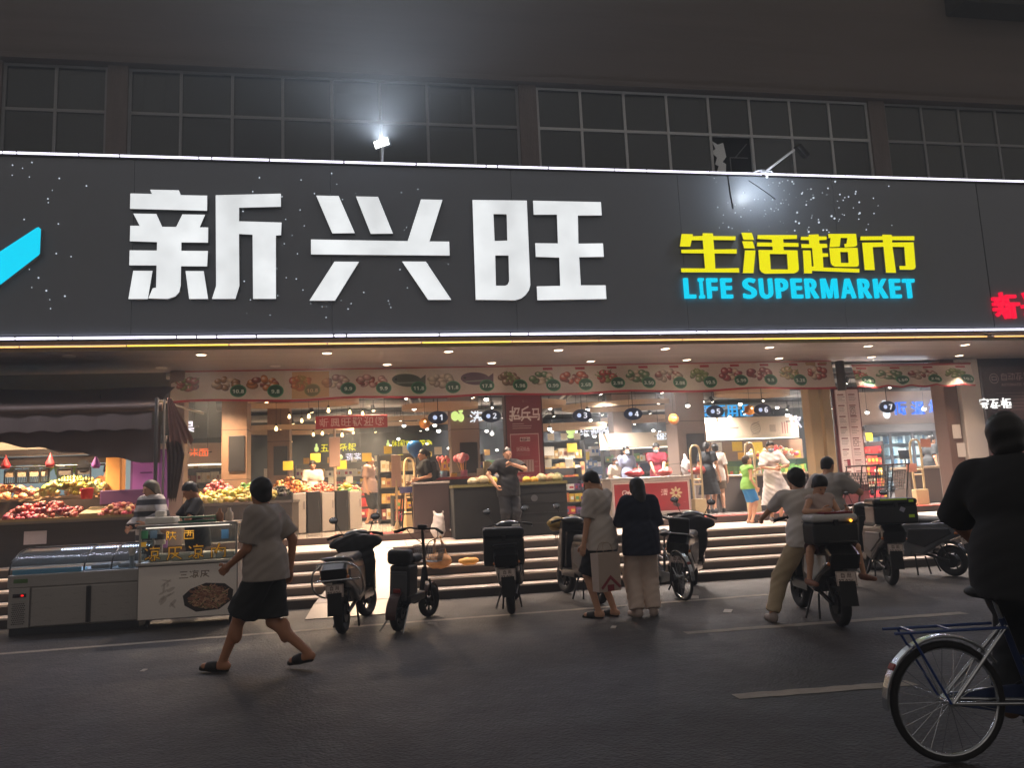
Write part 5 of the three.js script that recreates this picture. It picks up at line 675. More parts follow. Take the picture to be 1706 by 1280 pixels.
{ // folded awning over the stall
  const canvasM = mat(lin(0x5e5048), 0.85, 0, { bumpMap: N1, bumpScale: 0.004 }), a = thing('awning', 'dark retracted awning with scalloped edge over the left stall', 'awning');
  part(a, 'roll', [C(0.07, 0.07, 3.6, -5.2, 3.08, -12.95, 20, 0, 0, Math.PI / 2)], mat(lin(0x5a483c), 0.55, 0.1));
  const p = [], ix = [], n = 90; for (let i = 0; i <= n; i++) { const u = i / n, x = -7 + 3.45 * u, sc = 0.035 * Math.abs(Math.sin(u * 26)), q = 0.02 * Math.sin(u * 40); p.push(x, 3.02, -12.93 + q * 0.4, x, 2.74 + 0.0 - sc * -1 - 0.03, -12.9 + q); if (i) ix.push(i * 2 - 2, i * 2 - 1, i * 2, i * 2 - 1, i * 2 + 1, i * 2); }
  const g = new THREE.BufferGeometry(); g.setAttribute('position', new THREE.Float32BufferAttribute(p, 3)); g.setIndex(ix); g.computeVertexNormals(); part(a, 'valance', g, canvasM);
  const sl = new THREE.BufferGeometry(); const pp = [], ii = []; for (let i = 0; i <= 24; i++) { const u = i / 24, x = -7 + 3.4 * u, sag = 0.05 * Math.sin(u * 9); pp.push(x, 3.06, -12.99, x, 3.62 + sag * 0.3, -14.5); if (i) ii.push(i * 2 - 2, i * 2 - 1, i * 2, i * 2 - 1, i * 2 + 1, i * 2); } sl.setAttribute('position', new THREE.Float32BufferAttribute(pp, 3)); sl.setIndex(ii); sl.computeVertexNormals(); part(a, 'roof_cloth', sl, canvasM);
  part(a, 'post', [bar([-3.47, 0.7, -12.86], [-3.47, 3.22, -12.86], 0.03)], mat(lin(0x5a5652), 0.4, 0.6)); part(a, 'post', [bar([-3.38, 0.7, -12.95], [-3.38, 3.2, -12.95], 0.018)], mat(lin(0x9a958f), 0.3, 0.8));
  part(a, 'arm', bar([-3.5, 3.2, -12.9], [-3.1, 3.12, -14.4], 0.02), mat(lin(0x8a8580), 0.3, 0.8));
  const fold = (pts, m) => { const p = [], ix = []; pts.forEach(([cx, y, w, zc, amp], i) => { for (let k = 0; k <= 12; k++) { const u = k / 12; p.push(cx + (u - 0.5) * w, y + (i === pts.length - 1 ? 0.05 * Math.sin(k * 2.3) : 0), zc + amp * Math.cos(k * Math.PI / 1.5)); if (i && k) { const A = (i - 1) * 13 + k - 1, b2 = i * 13 + k - 1; ix.push(A, b2, A + 1, b2, b2 + 1, A + 1); } } }); const g2 = new THREE.BufferGeometry(); g2.setAttribute('position', new THREE.Float32BufferAttribute(p, 3)); g2.setIndex(ix); g2.computeVertexNormals(); return g2; };
  const drape = mat(lin(0x7a564a), 0.85), drapeD = mat(lin(0x54463f), 0.85);
  part(a, 'hanging_fold', fold([[-3.3, 3.22, 0.06, -12.92, 0.01], [-3.24, 3.0, 0.16, -12.93, 0.02], [-3.16, 2.75, 0.28, -12.94, 0.035], [-3.1, 2.5, 0.36, -12.95, 0.045]]), drape); part(a, 'hanging_fold', fold([[-3.26, 2.62, 0.2, -12.99, 0.02], [-3.2, 2.3, 0.26, -13.0, 0.04], [-3.22, 1.95, 0.2, -13.0, 0.04], [-3.25, 1.6, 0.14, -13.0, 0.03]]), drapeD);
  { const p2 = [], i2 = []; for (let k = 0; k <= 40; k++) { const u = k / 40, x = -7 + 3.55 * u, yb = 2.72 - 0.62 * Math.max(0, u - 0.12) + 0.02 * Math.sin(k); p2.push(x, 2.8, -13.02, x, yb, -13.03 + 0.02 * Math.sin(k * 0.9)); if (k) i2.push(k * 2 - 2, k * 2 - 1, k * 2, k * 2 - 1, k * 2 + 1, k * 2); } const g2 = new THREE.BufferGeometry(); g2.setAttribute('position', new THREE.Float32BufferAttribute(p2, 3)); g2.setIndex(i2); g2.computeVertexNormals(); part(a, 'sloping_cloth', g2, drapeD); }
}
// ---------------------------------------------------------------- banners
const bannerTex = canvasTex(2048, 112, (c, w, h) => {
  c.fillStyle = '#d3c4b4'; c.fillRect(0, 0, w, h); for (let i = 0; i < 40; i++) { c.globalAlpha = 0.2; c.fillStyle = pick(['#e6dccf', '#bfae9c', '#c9d0b0']); c.beginPath(); c.ellipse(rnd(w), rnd(h), 40 + rnd(60), 12 + rnd(20), rnd(3), 0, 7); c.fill(); } c.globalAlpha = 1;
  c.fillStyle = '#b8323a'; c.fillRect(0, h - 8, w, 8); c.fillStyle = '#a8454a'; c.fillRect(0, 0, w, 3);
  const P = ['', '10.8', '9.8', '10.8', '9.9', '9.9', '11.8', '11.8', '17.8', '1.98', '0.99', '2.68', '2.98', '3.50', '2.08', '10.5', '5.99', '9.9', '3.28', ''], cols = ['#b5655a', '#a87a4a', '#c87838', '#c5564a', '#b48a80', '#c99a94', '#5e6356', '#c5b79a', '#6b5560', '#8a6a52', '#5f8a55', '#c9563a', '#c0342e', '#4f7a4a', '#b9a68c', '#7e9a58', '#a83a40', '#8a3036', '#c9b070', '#b84a40'];
  const sw = w / P.length;
  P.forEach((p, i) => { const x = (i + 0.45) * sw; c.fillStyle = cols[i];
    if (i === 6 || i === 8) { c.beginPath(); c.ellipse(x, 46, 44, 24, 0.1, 0, 7); c.fill(); c.beginPath(); c.moveTo(x + 34, 46); c.lineTo(x + 56, 26); c.lineTo(x + 54, 66); c.fill(); c.fillStyle = '#2f322c'; c.beginPath(); c.arc(x - 32, 42, 4, 0, 7); c.fill(); c.strokeStyle = '#8e9484'; c.lineWidth = 5; c.beginPath(); c.moveTo(x - 30, 56); c.lineTo(x + 34, 54); c.stroke(); }
    else for (let k = 0; k < 9; k++) { const a = k / 9 * 6.28, r = k ? 20 : 0; c.globalAlpha = 0.9; c.fillStyle = k % 3 ? cols[i] : ['#7d8f4a', '#d8c3a0', '#8a3a34'][i % 3]; const ex = x + Math.cos(a + i) * r * (1.1 + (i % 3) * 0.3), ey = 48 + Math.sin(a + i) * r * 0.75, er = 9 + (i * 7 + k * 3) % 9, gd = c.createRadialGradient(ex - 4, ey - 5, 1, ex, ey, er + 4); gd.addColorStop(0, '#efe0cc'); gd.addColorStop(0.35, c.fillStyle); gd.addColorStop(1, '#4a3a30'); c.fillStyle = gd; c.beginPath(); c.ellipse(ex, ey, er, 8 + (k * 5) % 6, a * 2 + i, 0, 7); c.fill(); if (i % 3 === 0) { c.strokeStyle = '#6f8a4a'; c.lineWidth = 3; c.beginPath(); c.moveTo(ex, ey); c.lineTo(ex + Math.cos(a) * 16, ey - 14); c.stroke(); } } c.globalAlpha = 1;
    c.fillStyle = '#b0434a'; if (i > 9) c.fillRect(x + 6, 8, 30, 9);
    if (p) { c.fillStyle = '#24563c'; c.beginPath(); c.arc(x + 34, 74, 21, 0, 7); c.fill(); c.strokeStyle = '#3f8a5c'; c.lineWidth = 3; c.stroke(); c.fillStyle = '#dfe8d8'; c.font = 'bold 17px sans-serif'; const tw = c.measureText(p).width; c.fillText(p, x + 34 - tw / 2, 82); } });
  c.fillStyle = '#c8852f'; c.globalAlpha = 0.5; c.fillRect(330, 8, 105, 94); c.globalAlpha = 1;
});
function banner(label, x0, x1, y0, y1, z, tex, u0 = 0, u1 = 1) {
  const n = 80, p = [], uv = [], ix = []; for (let i = 0; i <= n; i++) { const u = i / n, x = x0 + (x1 - x0) * u, q = 0.03 * Math.sin(u * 23) + 0.02 * Math.sin(u * 61), sag = 0.05 * Math.sin(u * Math.PI) - (u < 0.1 ? (0.1 - u) * -1.1 : 0); for (const [k, v] of [[0, 0], [1, 0.5], [2, 1]]) { p.push(x, (y0 + (y1 - y0) * v) + (v < 1 ? 0.02 * Math.sin(u * 31) * (1 - v) : 0) - (v < 1 ? sag * 0 : 0), z + q * (1 - v) + 0.12 * (1 - v)); uv.push(u0 + (u1 - u0) * u, v); } if (i) for (const k of [0, 1]) { const a = (i - 1) * 3 + k, b = i * 3 + k; ix.push(a, b, a + 1, b, b + 1, a + 1); } }
  const g = new THREE.BufferGeometry(); g.setAttribute('position', new THREE.Float32BufferAttribute(p, 3)); g.setAttribute('uv', new THREE.Float32BufferAttribute(uv, 2)); g.setIndex(ix); g.computeVertexNormals();
  const t = thing('price_banner', label, 'banner'); part(t, 'printed_cloth', g, mat(0xffffff, 0.55, 0, { map: tex })); part(t, 'top_bar', bar([x0, y1 + 0.02, z], [x1, y1 + 0.02, z], 0.018), mat(lin(0x8a3a3a), 0.5)); return t;
}
banner('long banner of fruit and vegetable prices across the main entrance', -3.72, 9.46, 3.34, 3.94, -14.72, bannerTex);
banner('short price banner above the small right hand entrance', 9.86, 12.7, 3.32, 3.8, -14.62, bannerTex, 0.62, 0.8);
part(scene.children[scene.children.length - 1], 'banner_spool', [C(0.09, 0.09, 0.62, -0.15 + 9.72, 3.6, -14.6, 16)], mat(lin(0x3b342a), 0.4, 0.4));
// ---------------------------------------------------------------- boards at the shop front
const lines = (c, x, y, w, n, lh, col, th = 3) => { c.fillStyle = col; for (let i = 0; i < n; i++) c.fillRect(x, y + i * lh, w * rnd(0.5, 1), th); };
{
  const red = canvasTex(384, 768, (c, w, h) => { c.fillStyle = '#70242b'; c.fillRect(0, 0, w, h); c.fillStyle = '#8a6a5c'; c.font = 'bold 34px sans-serif'; c.fillText('6', 180, 58); lines(c, 200, 40, 60, 2, 14, '#7a5a50'); c.save(); c.translate(30, 90); c.transform(1, 0, -0.12, 1, 12, 0); paintText(c, '招兵', 0, 0, 120, 15, '#e6d8d0', 1.0); glyphPaint(c, '马', 236, 10, 108, 13, '#e6d8d0'); c.restore(); lines(c, 60, 232, 220, 3, 18, '#b89a90', 5);
    c.fillStyle = '#96343c'; c.fillRect(28, 316, 316, 452); c.strokeStyle = '#c9a79c'; c.lineWidth = 8; c.strokeRect(32, 320, 308, 460); c.fillStyle = '#d9c2b6'; c.fillRect(136, 346, 112, 34); paintText(c, '新品招火', 142, 350, 26, 4, '#5a1a20', 1.0); paintText(c, '休闲用品', 90, 424, 36, 4, '#c9a9a0', 1.05); lines(c, 90, 476, 200, 2, 16, '#a88078'); c.fillStyle = '#b79a90'; c.fillRect(100, 530, 176, 100); c.strokeStyle = '#7a4a48'; c.lineWidth = 5; for (let i = 1; i < 6; i++) { c.beginPath(); c.moveTo(100 + i * 30, 536); c.lineTo(96 + i * 30, 626); c.stroke(); } lines(c, 284, 546, 60, 2, 40, '#b89a90'); paintText(c, '休闲用品', 90, 652, 36, 4, '#c9a9a0', 1.05); lines(c, 90, 704, 200, 2, 16, '#a88078'); });
  const b = thing('red_poster_board', 'tall dark red poster board standing between checkouts two and three', 'poster board', [2.9, SF, -15.5]); part(b, 'board', RB(0.78, 2.62, 0.3, 0.01, 0, 1.31, 0), mat(lin(0x3c1519), 0.5)); part(b, 'poster', B(0.72, 1.9, 0.006, 0, 1.66, 0.156), mat(0xffffff, 0.5, 0, { map: red }));
  const notice = canvasTex(256, 640, (c, w, h) => { c.fillStyle = '#c7aaa6'; c.fillRect(0, 0, w, h); c.fillStyle = '#e3d3cc'; c.fillRect(8, 0, 110, h); c.fillStyle = '#d6bdb8'; c.fillRect(132, 0, 116, h); for (let y = 30; y < h; y += 74) for (const x of [24, 146]) { c.fillStyle = y % 148 ? '#8a5a58' : '#a8484a'; c.fillRect(x, y, 70, 9); lines(c, x, y + 18, 84, 3, 12, '#7a6a66', 3); c.fillStyle = '#b9a29c'; c.fillRect(x - 8, y + 58, 96, 2); } c.strokeStyle = '#6a4a44'; c.lineWidth = 4; for (const y of [120, 330]) { c.strokeRect(150, y, 54, 54); c.beginPath(); c.arc(177, y + 27, 16, 0, 7); c.stroke(); } c.fillStyle = '#8a2a3c'; c.fillRect(60, 470, 36, 60); });
  const nb = thing('notice_board', 'pale pink notice board of printed sheets between the two entrances', 'notice board', [9.74, SF, -14.78]); part(nb, 'board', RB(0.62, 2.5, 0.06, 0.01, 0, 1.3, 0), mat(lin(0x571c22), 0.5)); part(nb, 'printed_sheet', B(0.54, 2.0, 0.006, 0.01, 1.5, 0.034), mat(0xffffff, 0.6, 0, { map: notice }));
  const lk = canvasTex(512, 256, (c, w, h) => { c.fillStyle = '#2b1416'; c.fillRect(0, 0, w, h); paintText(c, '自动存包处', 100, 30, 44, 4, '#8f7a78', 1.05); c.fillStyle = '#8f7a78'; c.font = 'bold 22px sans-serif'; c.fillText('AUTOMATIC STORAGE PLACE', 100, 104); c.strokeStyle = '#8f7a78'; c.lineWidth = 4; c.beginPath(); c.arc(60, 62, 26, 0, 7); c.stroke(); c.strokeRect(48, 52, 26, 18); lines(c, 60, 140, 380, 6, 18, '#6a5a5a', 3); });
  const ls = thing('locker_sign', 'dark locker sign with three glowing white characters at the right edge', 'sign', [13.9, 2.55, -14.72]); part(ls, 'sign_board', RB(2.2, 1.2, 0.06, 0.006, 0.2, 0.6, 0), mat(lin(0x2b1416), 0.5)); part(ls, 'printed_face', B(2.1, 1.05, 0.005, 0.2, 0.66, 0.033), mat(0xffffff, 0.5, 0, { map: lk }));
  [...'寄存柜'].forEach((ch, i) => part(ls, 'sign_letter', glyphGeo(ch, 0.23, 0.021, 0.03).translate(-1.07 + i * 0.275, 0.27, 0.04), glow(0xf6f4f0, 1.5)));
  for (const [x, y, l] of [[12.5, 2.35, 'upper'], [12.56, 1.95, 'lower']]) single('paper_notice', RB(0.2, 0.3, 0.006, 0.002, x - 0.28, y, -14.69), mat(lin(0xb9ada2), 0.7), l + ' paper notice on the brown column by the small entrance', 'notice');
}
// ---------------------------------------------------------------- inside the shop
function goodsGeo(boxes) { // [w,h,d,x,y,z,color]
  const base = new THREE.BoxGeometry(1, 1, 1).toNonIndexed(), bp = base.attributes.position.array, bn = base.attributes.normal.array, P = [], N = [], Cc = [], c = new THREE.Color();
  for (const [w, h, d, x, y, z, col] of boxes) { c.set(col); for (let i = 0; i < bp.length; i += 3) { P.push(bp[i] * w + x, bp[i + 1] * h + y, bp[i + 2] * d + z); N.push(bn[i], bn[i + 1], bn[i + 2]); Cc.push(c.r, c.g, c.b); } }
  const g = new THREE.BufferGeometry(); g.setAttribute('position', new THREE.Float32BufferAttribute(P, 3)); g.setAttribute('normal', new THREE.Float32BufferAttribute(N, 3)); g.setAttribute('color', new THREE.Float32BufferAttribute(Cc, 3)); return g;
}
const goodsM = new THREE.MeshStandardMaterial({ vertexColors: true, roughness: 0.45 });
const PAL = { bags: ['#d8c49a', '#cbb07c', '#e3d6b8', '#b08a56', '#c9a25a', '#8a4a3a', '#e8dcc0'], mix: ['#b8323a', '#d8b23a', '#3a6a9a', '#d9d4c8', '#5a8a4a', '#c9763a', '#7a4a7a', '#e6e0d0', '#38404c'], red: ['#c8302a', '#d84a3a', '#e0b03a', '#b02030', '#e6d8b8', '#d86a3a'], paper: ['#e6e4de', '#c9d6e2', '#8aa6c8', '#5a7ab0', '#e0c8cc', '#d8d0b0'], dairy: ['#dfe6ea', '#a9c2d2', '#6a8fb0', '#e6e0d4', '#c0d0d8'], veg: ['#5a8a3a', '#7aa04a', '#c8a83a', '#b04a2a', '#4a6a2a', '#d0c07a'] };
function shelf(label, x, z, ry, w, h, d, rows, pal, o = {}) {
  const s = thing('shelf_unit', label, 'shelf', [x, SF, z], ry), fm = o.frame ?? mat(lin(0x2b2a29), 0.5), f = [];
  for (const q of [-1, 1]) f.push(B(0.04, h, d, q * w / 2, h / 2, 0)); f.push(B(w, h, 0.03, 0, h / 2, -d / 2)); part(s, 'frame', f, fm);
  const bx = []; for (let r = 0; r < rows; r++) { const y = 0.1 + (h - 0.15) * r / rows, ph = (h - 0.15) / rows; part(s, 'shelf_board', B(w - 0.05, 0.025, d - 0.03, 0, y, 0), fm); let u = -w / 2 + 0.05; while (u < w / 2 - 0.08) { const pw = rnd(0.07, 0.16), hh = ph * rnd(0.5, 0.82), col = pick(PAL[pal]), n = 1 + Math.floor(rnd(3)); for (let k = 0; k < n && u < w / 2 - pw; k++) { bx.push([pw * 0.92, hh, d * 0.6, u + pw / 2, y + 0.014 + hh / 2, d * 0.12 + rnd(-0.02, 0.02), col]); bx.push([pw * 0.6, hh * 0.35, 0.006, u + pw / 2, y + hh * 0.55, d * 0.43 + 0.02, pick(PAL[pal])]); u += pw; } } }
  part(s, 'goods', goodsGeo(bx), goodsM, undefined, 'stuff'); if (o.tags) for (let i = 0; i < o.tags; i++) part(s, 'price_card', RB(0.2, 0.2, 0.012, 0.004, -w / 2 + w * (i + 0.5) / o.tags, h + 0.12, d / 2 - 0.05), mat(lin(pick([0xe8c52a, 0xd8a020, 0xe8e0c8])), 0.6)); return s;
}
shelf('open shelf of cream bags just inside behind the wooden sign stand', 0.42, -20.2, 0.05, 0.95, 1.75, 0.5, 4, 'bags', { tags: 2 });
shelf('bright wall of hanging bags right of the red poster board', 5.2, -22.5, 0, 1.6, 2.1, 0.5, 4, 'bags', { tags: 4 });
shelf('shelf of blue and white paper goods behind the checkouts', 6.9, -24, 0, 1.6, 2.1, 0.5, 5, 'paper');
shelf('shelf of bright packets behind the cashier in maroon', 8.4, -22.6, 0, 1.8, 1.9, 0.5, 4, 'red', { tags: 2 });
shelf('long back shelf under the yellow grain sign', -0.9, -27.5, 0, 4.0, 1.9, 0.6, 4, 'mix', { tags: 5 });
shelf('back shelf of mixed packets left of the grey columns', 3.3, -28, 0, 4.2, 2.0, 0.6, 5, 'mix', { tags: 4 });
shelf('far shelf in the middle aisle under the white sign', 8.4, -29, 0, 5, 2.2, 0.6, 5, 'paper');
shelf('far left wall shelf behind the fruit display', -4.8, -22.5, 0.3, 2.2, 2.1, 0.5, 5, 'bags');
shelf('stack of red gift boxes inside the small right hand entrance', 12.5, -18.4, 0.1, 0.7, 1.55, 0.6, 5, 'red', { tags: 1 });
shelf('low freezer shelf of red packets in the middle of the shop', 0.9, -24.2, 0, 1.3, 1.1, 0.6, 3, 'red', { tags: 2 });
shelf('side shelf of snacks by the far right column', 10.2, -25, -0.2, 2.2, 2.0, 0.5, 5, 'mix', { tags: 3 });
shelf('small snack shelf left of the ice cream freezer', 4.2, -17.2, 0, 0.75, 0.95, 0.4, 3, 'mix');
// fruit and vegetable counters at the left
function counter(label, x, z, ry, w, h, d, m = woodDark) { const c = thing('display_counter', label, 'counter', [x, SF, z], ry); part(c, 'body', RB(w, h, d, 0.015, 0, h / 2, 0), m); part(c, 'top_rim', [B(w + 0.04, 0.05, 0.04, 0, h + 0.02, d / 2), B(w + 0.04, 0.05, 0.04, 0, h + 0.02, -d / 2), B(0.04, 0.05, d - 0.04, w / 2, h + 0.02, 0), B(0.04, 0.05, d - 0.04, -w / 2, h + 0.02, 0)], mat(lin(0x6e6660), 0.35, 0.5)); part(c, 'kick_board', B(w - 0.1, 0.1, 0.02, 0, 0.05, d / 2 + 0.005), blackPl); part(c, 'door_line', [-0.25, 0, 0.25].map((u) => B(0.008, h * 0.7, 0.006, u * w, h / 2, d / 2 + 0.003)), blackPl); return c; }
counter('dark fruit counter inside the left part of the entrance', -2.6, -15.7, 0, 1.9, 0.66, 1.2);
heap('banana_heap', 'yellow bananas and mangoes on the dark fruit counter', 'fruit', -2.7, 1.52, -15.5, 1.5, 0.7, 0.14, 160, 0.05, ['#d8bf4a', '#c9b040', '#e0cc6a', '#b8a83c', '#e6d48a'], { slope: 0.14, long: 1.8 });
heap('green_heap', 'bright green fruit in the middle of the dark fruit counter', 'fruit', -2.55, 1.72, -16.0, 0.5, 0.4, 0.16, 50, 0.05, ['#5aa03a', '#6ab04a', '#4a8a34']);
heap('red_heap', 'red dragon fruit at the back left of the dark fruit counter', 'fruit', -3.15, 1.72, -16.0, 0.6, 0.4, 0.2, 60, 0.05, ['#b03a48', '#c24a52', '#8a2a3c', '#c88a6a']);
heap('plum_heap', 'dark plums at the right of the dark fruit counter', 'fruit', -1.95, 1.6, -15.8, 0.5, 0.7, 0.16, 90, 0.04, ['#3a2a3a', '#4a3a34', '#5a5a44', '#2a2430']);
const cab = thing('steel_cabinet', 'row of narrow steel and dark cabinets beside the fruit counter', 'cabinet', [-1.42, SF, -16.9], 0.62);
for (let i = 0; i < 6; i++) { const p = part(cab, 'cabinet_unit', RB(0.3, 0.86 - (i % 2) * 0.05, 0.5, 0.01, -0.8 + i * 0.34, 0.43, 0), i % 2 ? mat(lin(0xa8a09a), 0.4, 0.3) : blackPl); part(p, 'handle', bar([-0.7 + i * 0.34, 0.5, 0.26], [-0.7 + i * 0.34, 0.66, 0.26], 0.008), chrome); }
counter('second fruit counter, farther inside, under the hanging bulbs', -1.7, -18.8, 0.3, 2.2, 0.78, 1.2);
heap('orange_heap', 'big heap of oranges under the hanging bulbs', 'fruit', -2.1, 1.62, -18.5, 0.9, 0.8, 0.34, 150, 0.05, ['#d8862a', '#e09a3a', '#c8702a', '#e0a858'], { slope: 0.1 });
heap('tomato_heap', 'tomato red heap beside the oranges', 'fruit', -1.35, 1.6, -18.45, 0.7, 0.7, 0.2, 90, 0.048, ['#c8583a', '#d07048', '#b84a34', '#d89a6a'], { slope: 0.08 });
heap('greens_heap', 'pale green vegetables at the right end of the second counter', 'vegetables', -0.75, 1.55, -18.3, 0.6, 0.7, 0.2, 90, 0.05, PAL.veg, { slope: 0.1, long: 1.8 });
for (let i = 0; i < 5; i++) single('price_card', RB(0.24, 0.22, 0.012, 0.005, -2.2 + i * 0.62, 2.35 + (i % 2) * 0.18, -19.3 - i * 0.3), mat(lin(pick([0xe6c832, 0xd8b020])), 0.6), ['first', 'second', 'third', 'fourth', 'fifth'][i] + ' hanging yellow price card from the left over the inner fruit counter', 'price card');
// melon stand in the doorway
{
  const m = thing('melon_stand', 'big black stand of melons in the middle of the entrance', 'stand', [2.28, 0.7, -14.0]); part(m, 'stand_body', RB(2.05, 0.9, 0.7, 0.02, 0, 0.46, 0), mat(lin(0x101112), 0.92, 0, { map: rep(scuff, 1, 1) })); part(m, 'top_rim', [B(2.08, 0.05, 0.03, 0, 0.925, 0.35), B(0.03, 0.05, 0.67, 1.025, 0.925, 0), B(0.03, 0.05, 0.67, -1.025, 0.925, 0)], mat(lin(0x6b6238), 0.5)); part(m, 'panel_rib', [0.22, 0.4, 0.58, 0.76].map((y) => B(0.95, 0.012, 0.008, 0.5, y, 0.353)), blackPl); part(m, 'round_badge', C(0.06, 0.06, 0.008, 0.42, 0.66, 0.354, 20, Math.PI / 2), mat(lin(0x56565a), 0.4));
  const mel = (c, r, l, x, y, z, st) => { const t = thing('melon', l, 'melon', [x, y, z], rnd(6)); part(t, 'rind', S(r, 0, r * 0.95, 0, [1, 0.95, 1.12], 20, 14), mat(lin(c), 0.55, 0, { bumpMap: rep(N1, 3, 3), bumpScale: 0.004, map: rep(scuff, 2, 2) })); part(t, 'stem', bar([0, r * 1.85, 0], [0.02, r * 2.05, 0.01], 0.008), mat(lin(0x5a5a34), 0.7)); };
  [[0xc3b28a, 0.085, 'pale melon at the left end of the black stand', 1.62], [0xb9a47a, 0.1, 'large tan melon left of the man in black on the stand', 1.82], [0xd8b23c, 0.085, 'bright yellow melon by the left elbow of the man in black', 2.0], [0xa58e6c, 0.09, 'brown netted melon behind the yellow one', 1.72, -0.2], [0xe2a92a, 0.075, 'orange yellow melon just right of the man in black', 2.62], [0xd89a28, 0.07, 'second orange yellow melon right of the man in black', 2.76], [0xb0a57c, 0.1, 'tan netted melon in the middle right of the black stand', 2.93, -0.1], [0xb8946a, 0.095, 'brown melon right of the tan netted one', 3.08, 0.05], [0x6d7a52, 0.1, 'dark green melon at the right end of the black stand', 3.22, -0.08], [0x9f9560, 0.085, 'olive melon in front of the dark green one', 3.16, 0.17]].forEach(([c, r, l, x, dz]) => mel(c, r, l, x, 1.615, -13.95 + (dz ?? 0.06)));
  const c = thing('side_counter', 'low dark counter with rounded white cushion niche left of the melon stand', 'counter', [0.92, SF, -14.75]); part(c, 'body', RB(0.66, 0.88, 0.5, 0.02, 0, 0.44, 0), mat(lin(0x3c2c2a), 0.5)); part(c, 'top', RB(0.7, 0.04, 0.54, 0.01, 0, 0.9, 0), mat(lin(0x9a8d84), 0.4));
  single('white_bag', nets([{ c: [1.0, 0.87, -14.15], r: [0.13, 0.16, 0.1], k: 0.03 }, { c: [1.02, 1.03, -14.15], r: [0.1, 0.13, 0.08], k: 0.06 }, cap([0.97, 1.1, -14.15], [0.94, 1.2, -14.15], 0.04, 0.015, 0.03), cap([1.07, 1.1, -14.15], [1.1, 1.19, -14.15], 0.04, 0.015, 0.03)], { cell: 0.014, wrinkle: 0.006 }), mat(lin(0xc9c0ba), 0.5), 'bulging white plastic bag standing left of the black melon stand', 'bag');
}
// counter with lollipops behind the melons
{
  const c = thing('sweet_counter', 'dark counter edge with lollipop jars behind the melon stand', 'counter', [1.5, SF, -16.2]); part(c, 'body', RB(1.6, 0.98, 0.5, 0.02, 0, 0.49, 0), blackPl); part(c, 'red_edge', B(1.62, 0.05, 0.52, 0, 1.0, 0), mat(lin(0xa03038), 0.4));
  const jar = (x, col, n, r, cols, l) => { const t = thing('lollipop_jar', l, 'jar', [x, SF + 1.025, -16.15]); part(t, 'jar', put(LA([[0, 0], [0.07, 0], [0.075, 0.14], [0.068, 0.14], [0.062, 0.01], [0, 0.01]]), 0, 0, 0), mat(lin(col), 0.4)); const st = [], hd = []; for (let i = 0; i < n; i++) { const a = rnd(6.28), q = rnd(0.05, 0.16), y = 0.3 + rnd(0.1); st.push(bar([Math.cos(a) * 0.04, 0.03, Math.sin(a) * 0.04], [Math.cos(a) * q, y, Math.sin(a) * q], 0.006, undefined, 5)); hd.push(S(r, Math.cos(a) * q, y + r * 0.7, Math.sin(a) * q, [1, 1.1, 1], 10, 8)); } part(t, 'sticks', st, mat(lin(0xd09a5a), 0.6), undefined, 'stuff'); hd.forEach((h, i) => part(t, 'lollipop', h, mat(lin(cols[i % cols.length]), 0.35))); };
  jar(1.3, 0x6a94b0, 12, 0.035, [0xd86a70, 0xe08a80, 0xc84a5a], 'blue jar of small red lollipops behind the melons'); jar(1.72, 0xc07a98, 9, 0.07, [0xe0909a, 0xd86a74, 0xe8a8b0, 0xc04a58], 'pink jar of big round lollipops behind the melons');
  [[1.08, 0.1, 0xd0a89a, 'pinkish small box left of the lollipop jars'], [1.5, 0.08, 0xd0b85a, 'small yellow carton between the lollipop jars'], [2.06, 0.16, 0xd8d0b8, 'cream carton right of the lollipop jars'], [2.2, 0.3, 0xcfc49a, 'tall cream carton with face print at the end of the sweet counter']].forEach(([x, h, c2, l]) => single('carton', RB(0.13, h, 0.12, 0.006, x, SF + 1.026 + h / 2, -16.12), mat(lin(c2), 0.6), l, 'carton'));
}
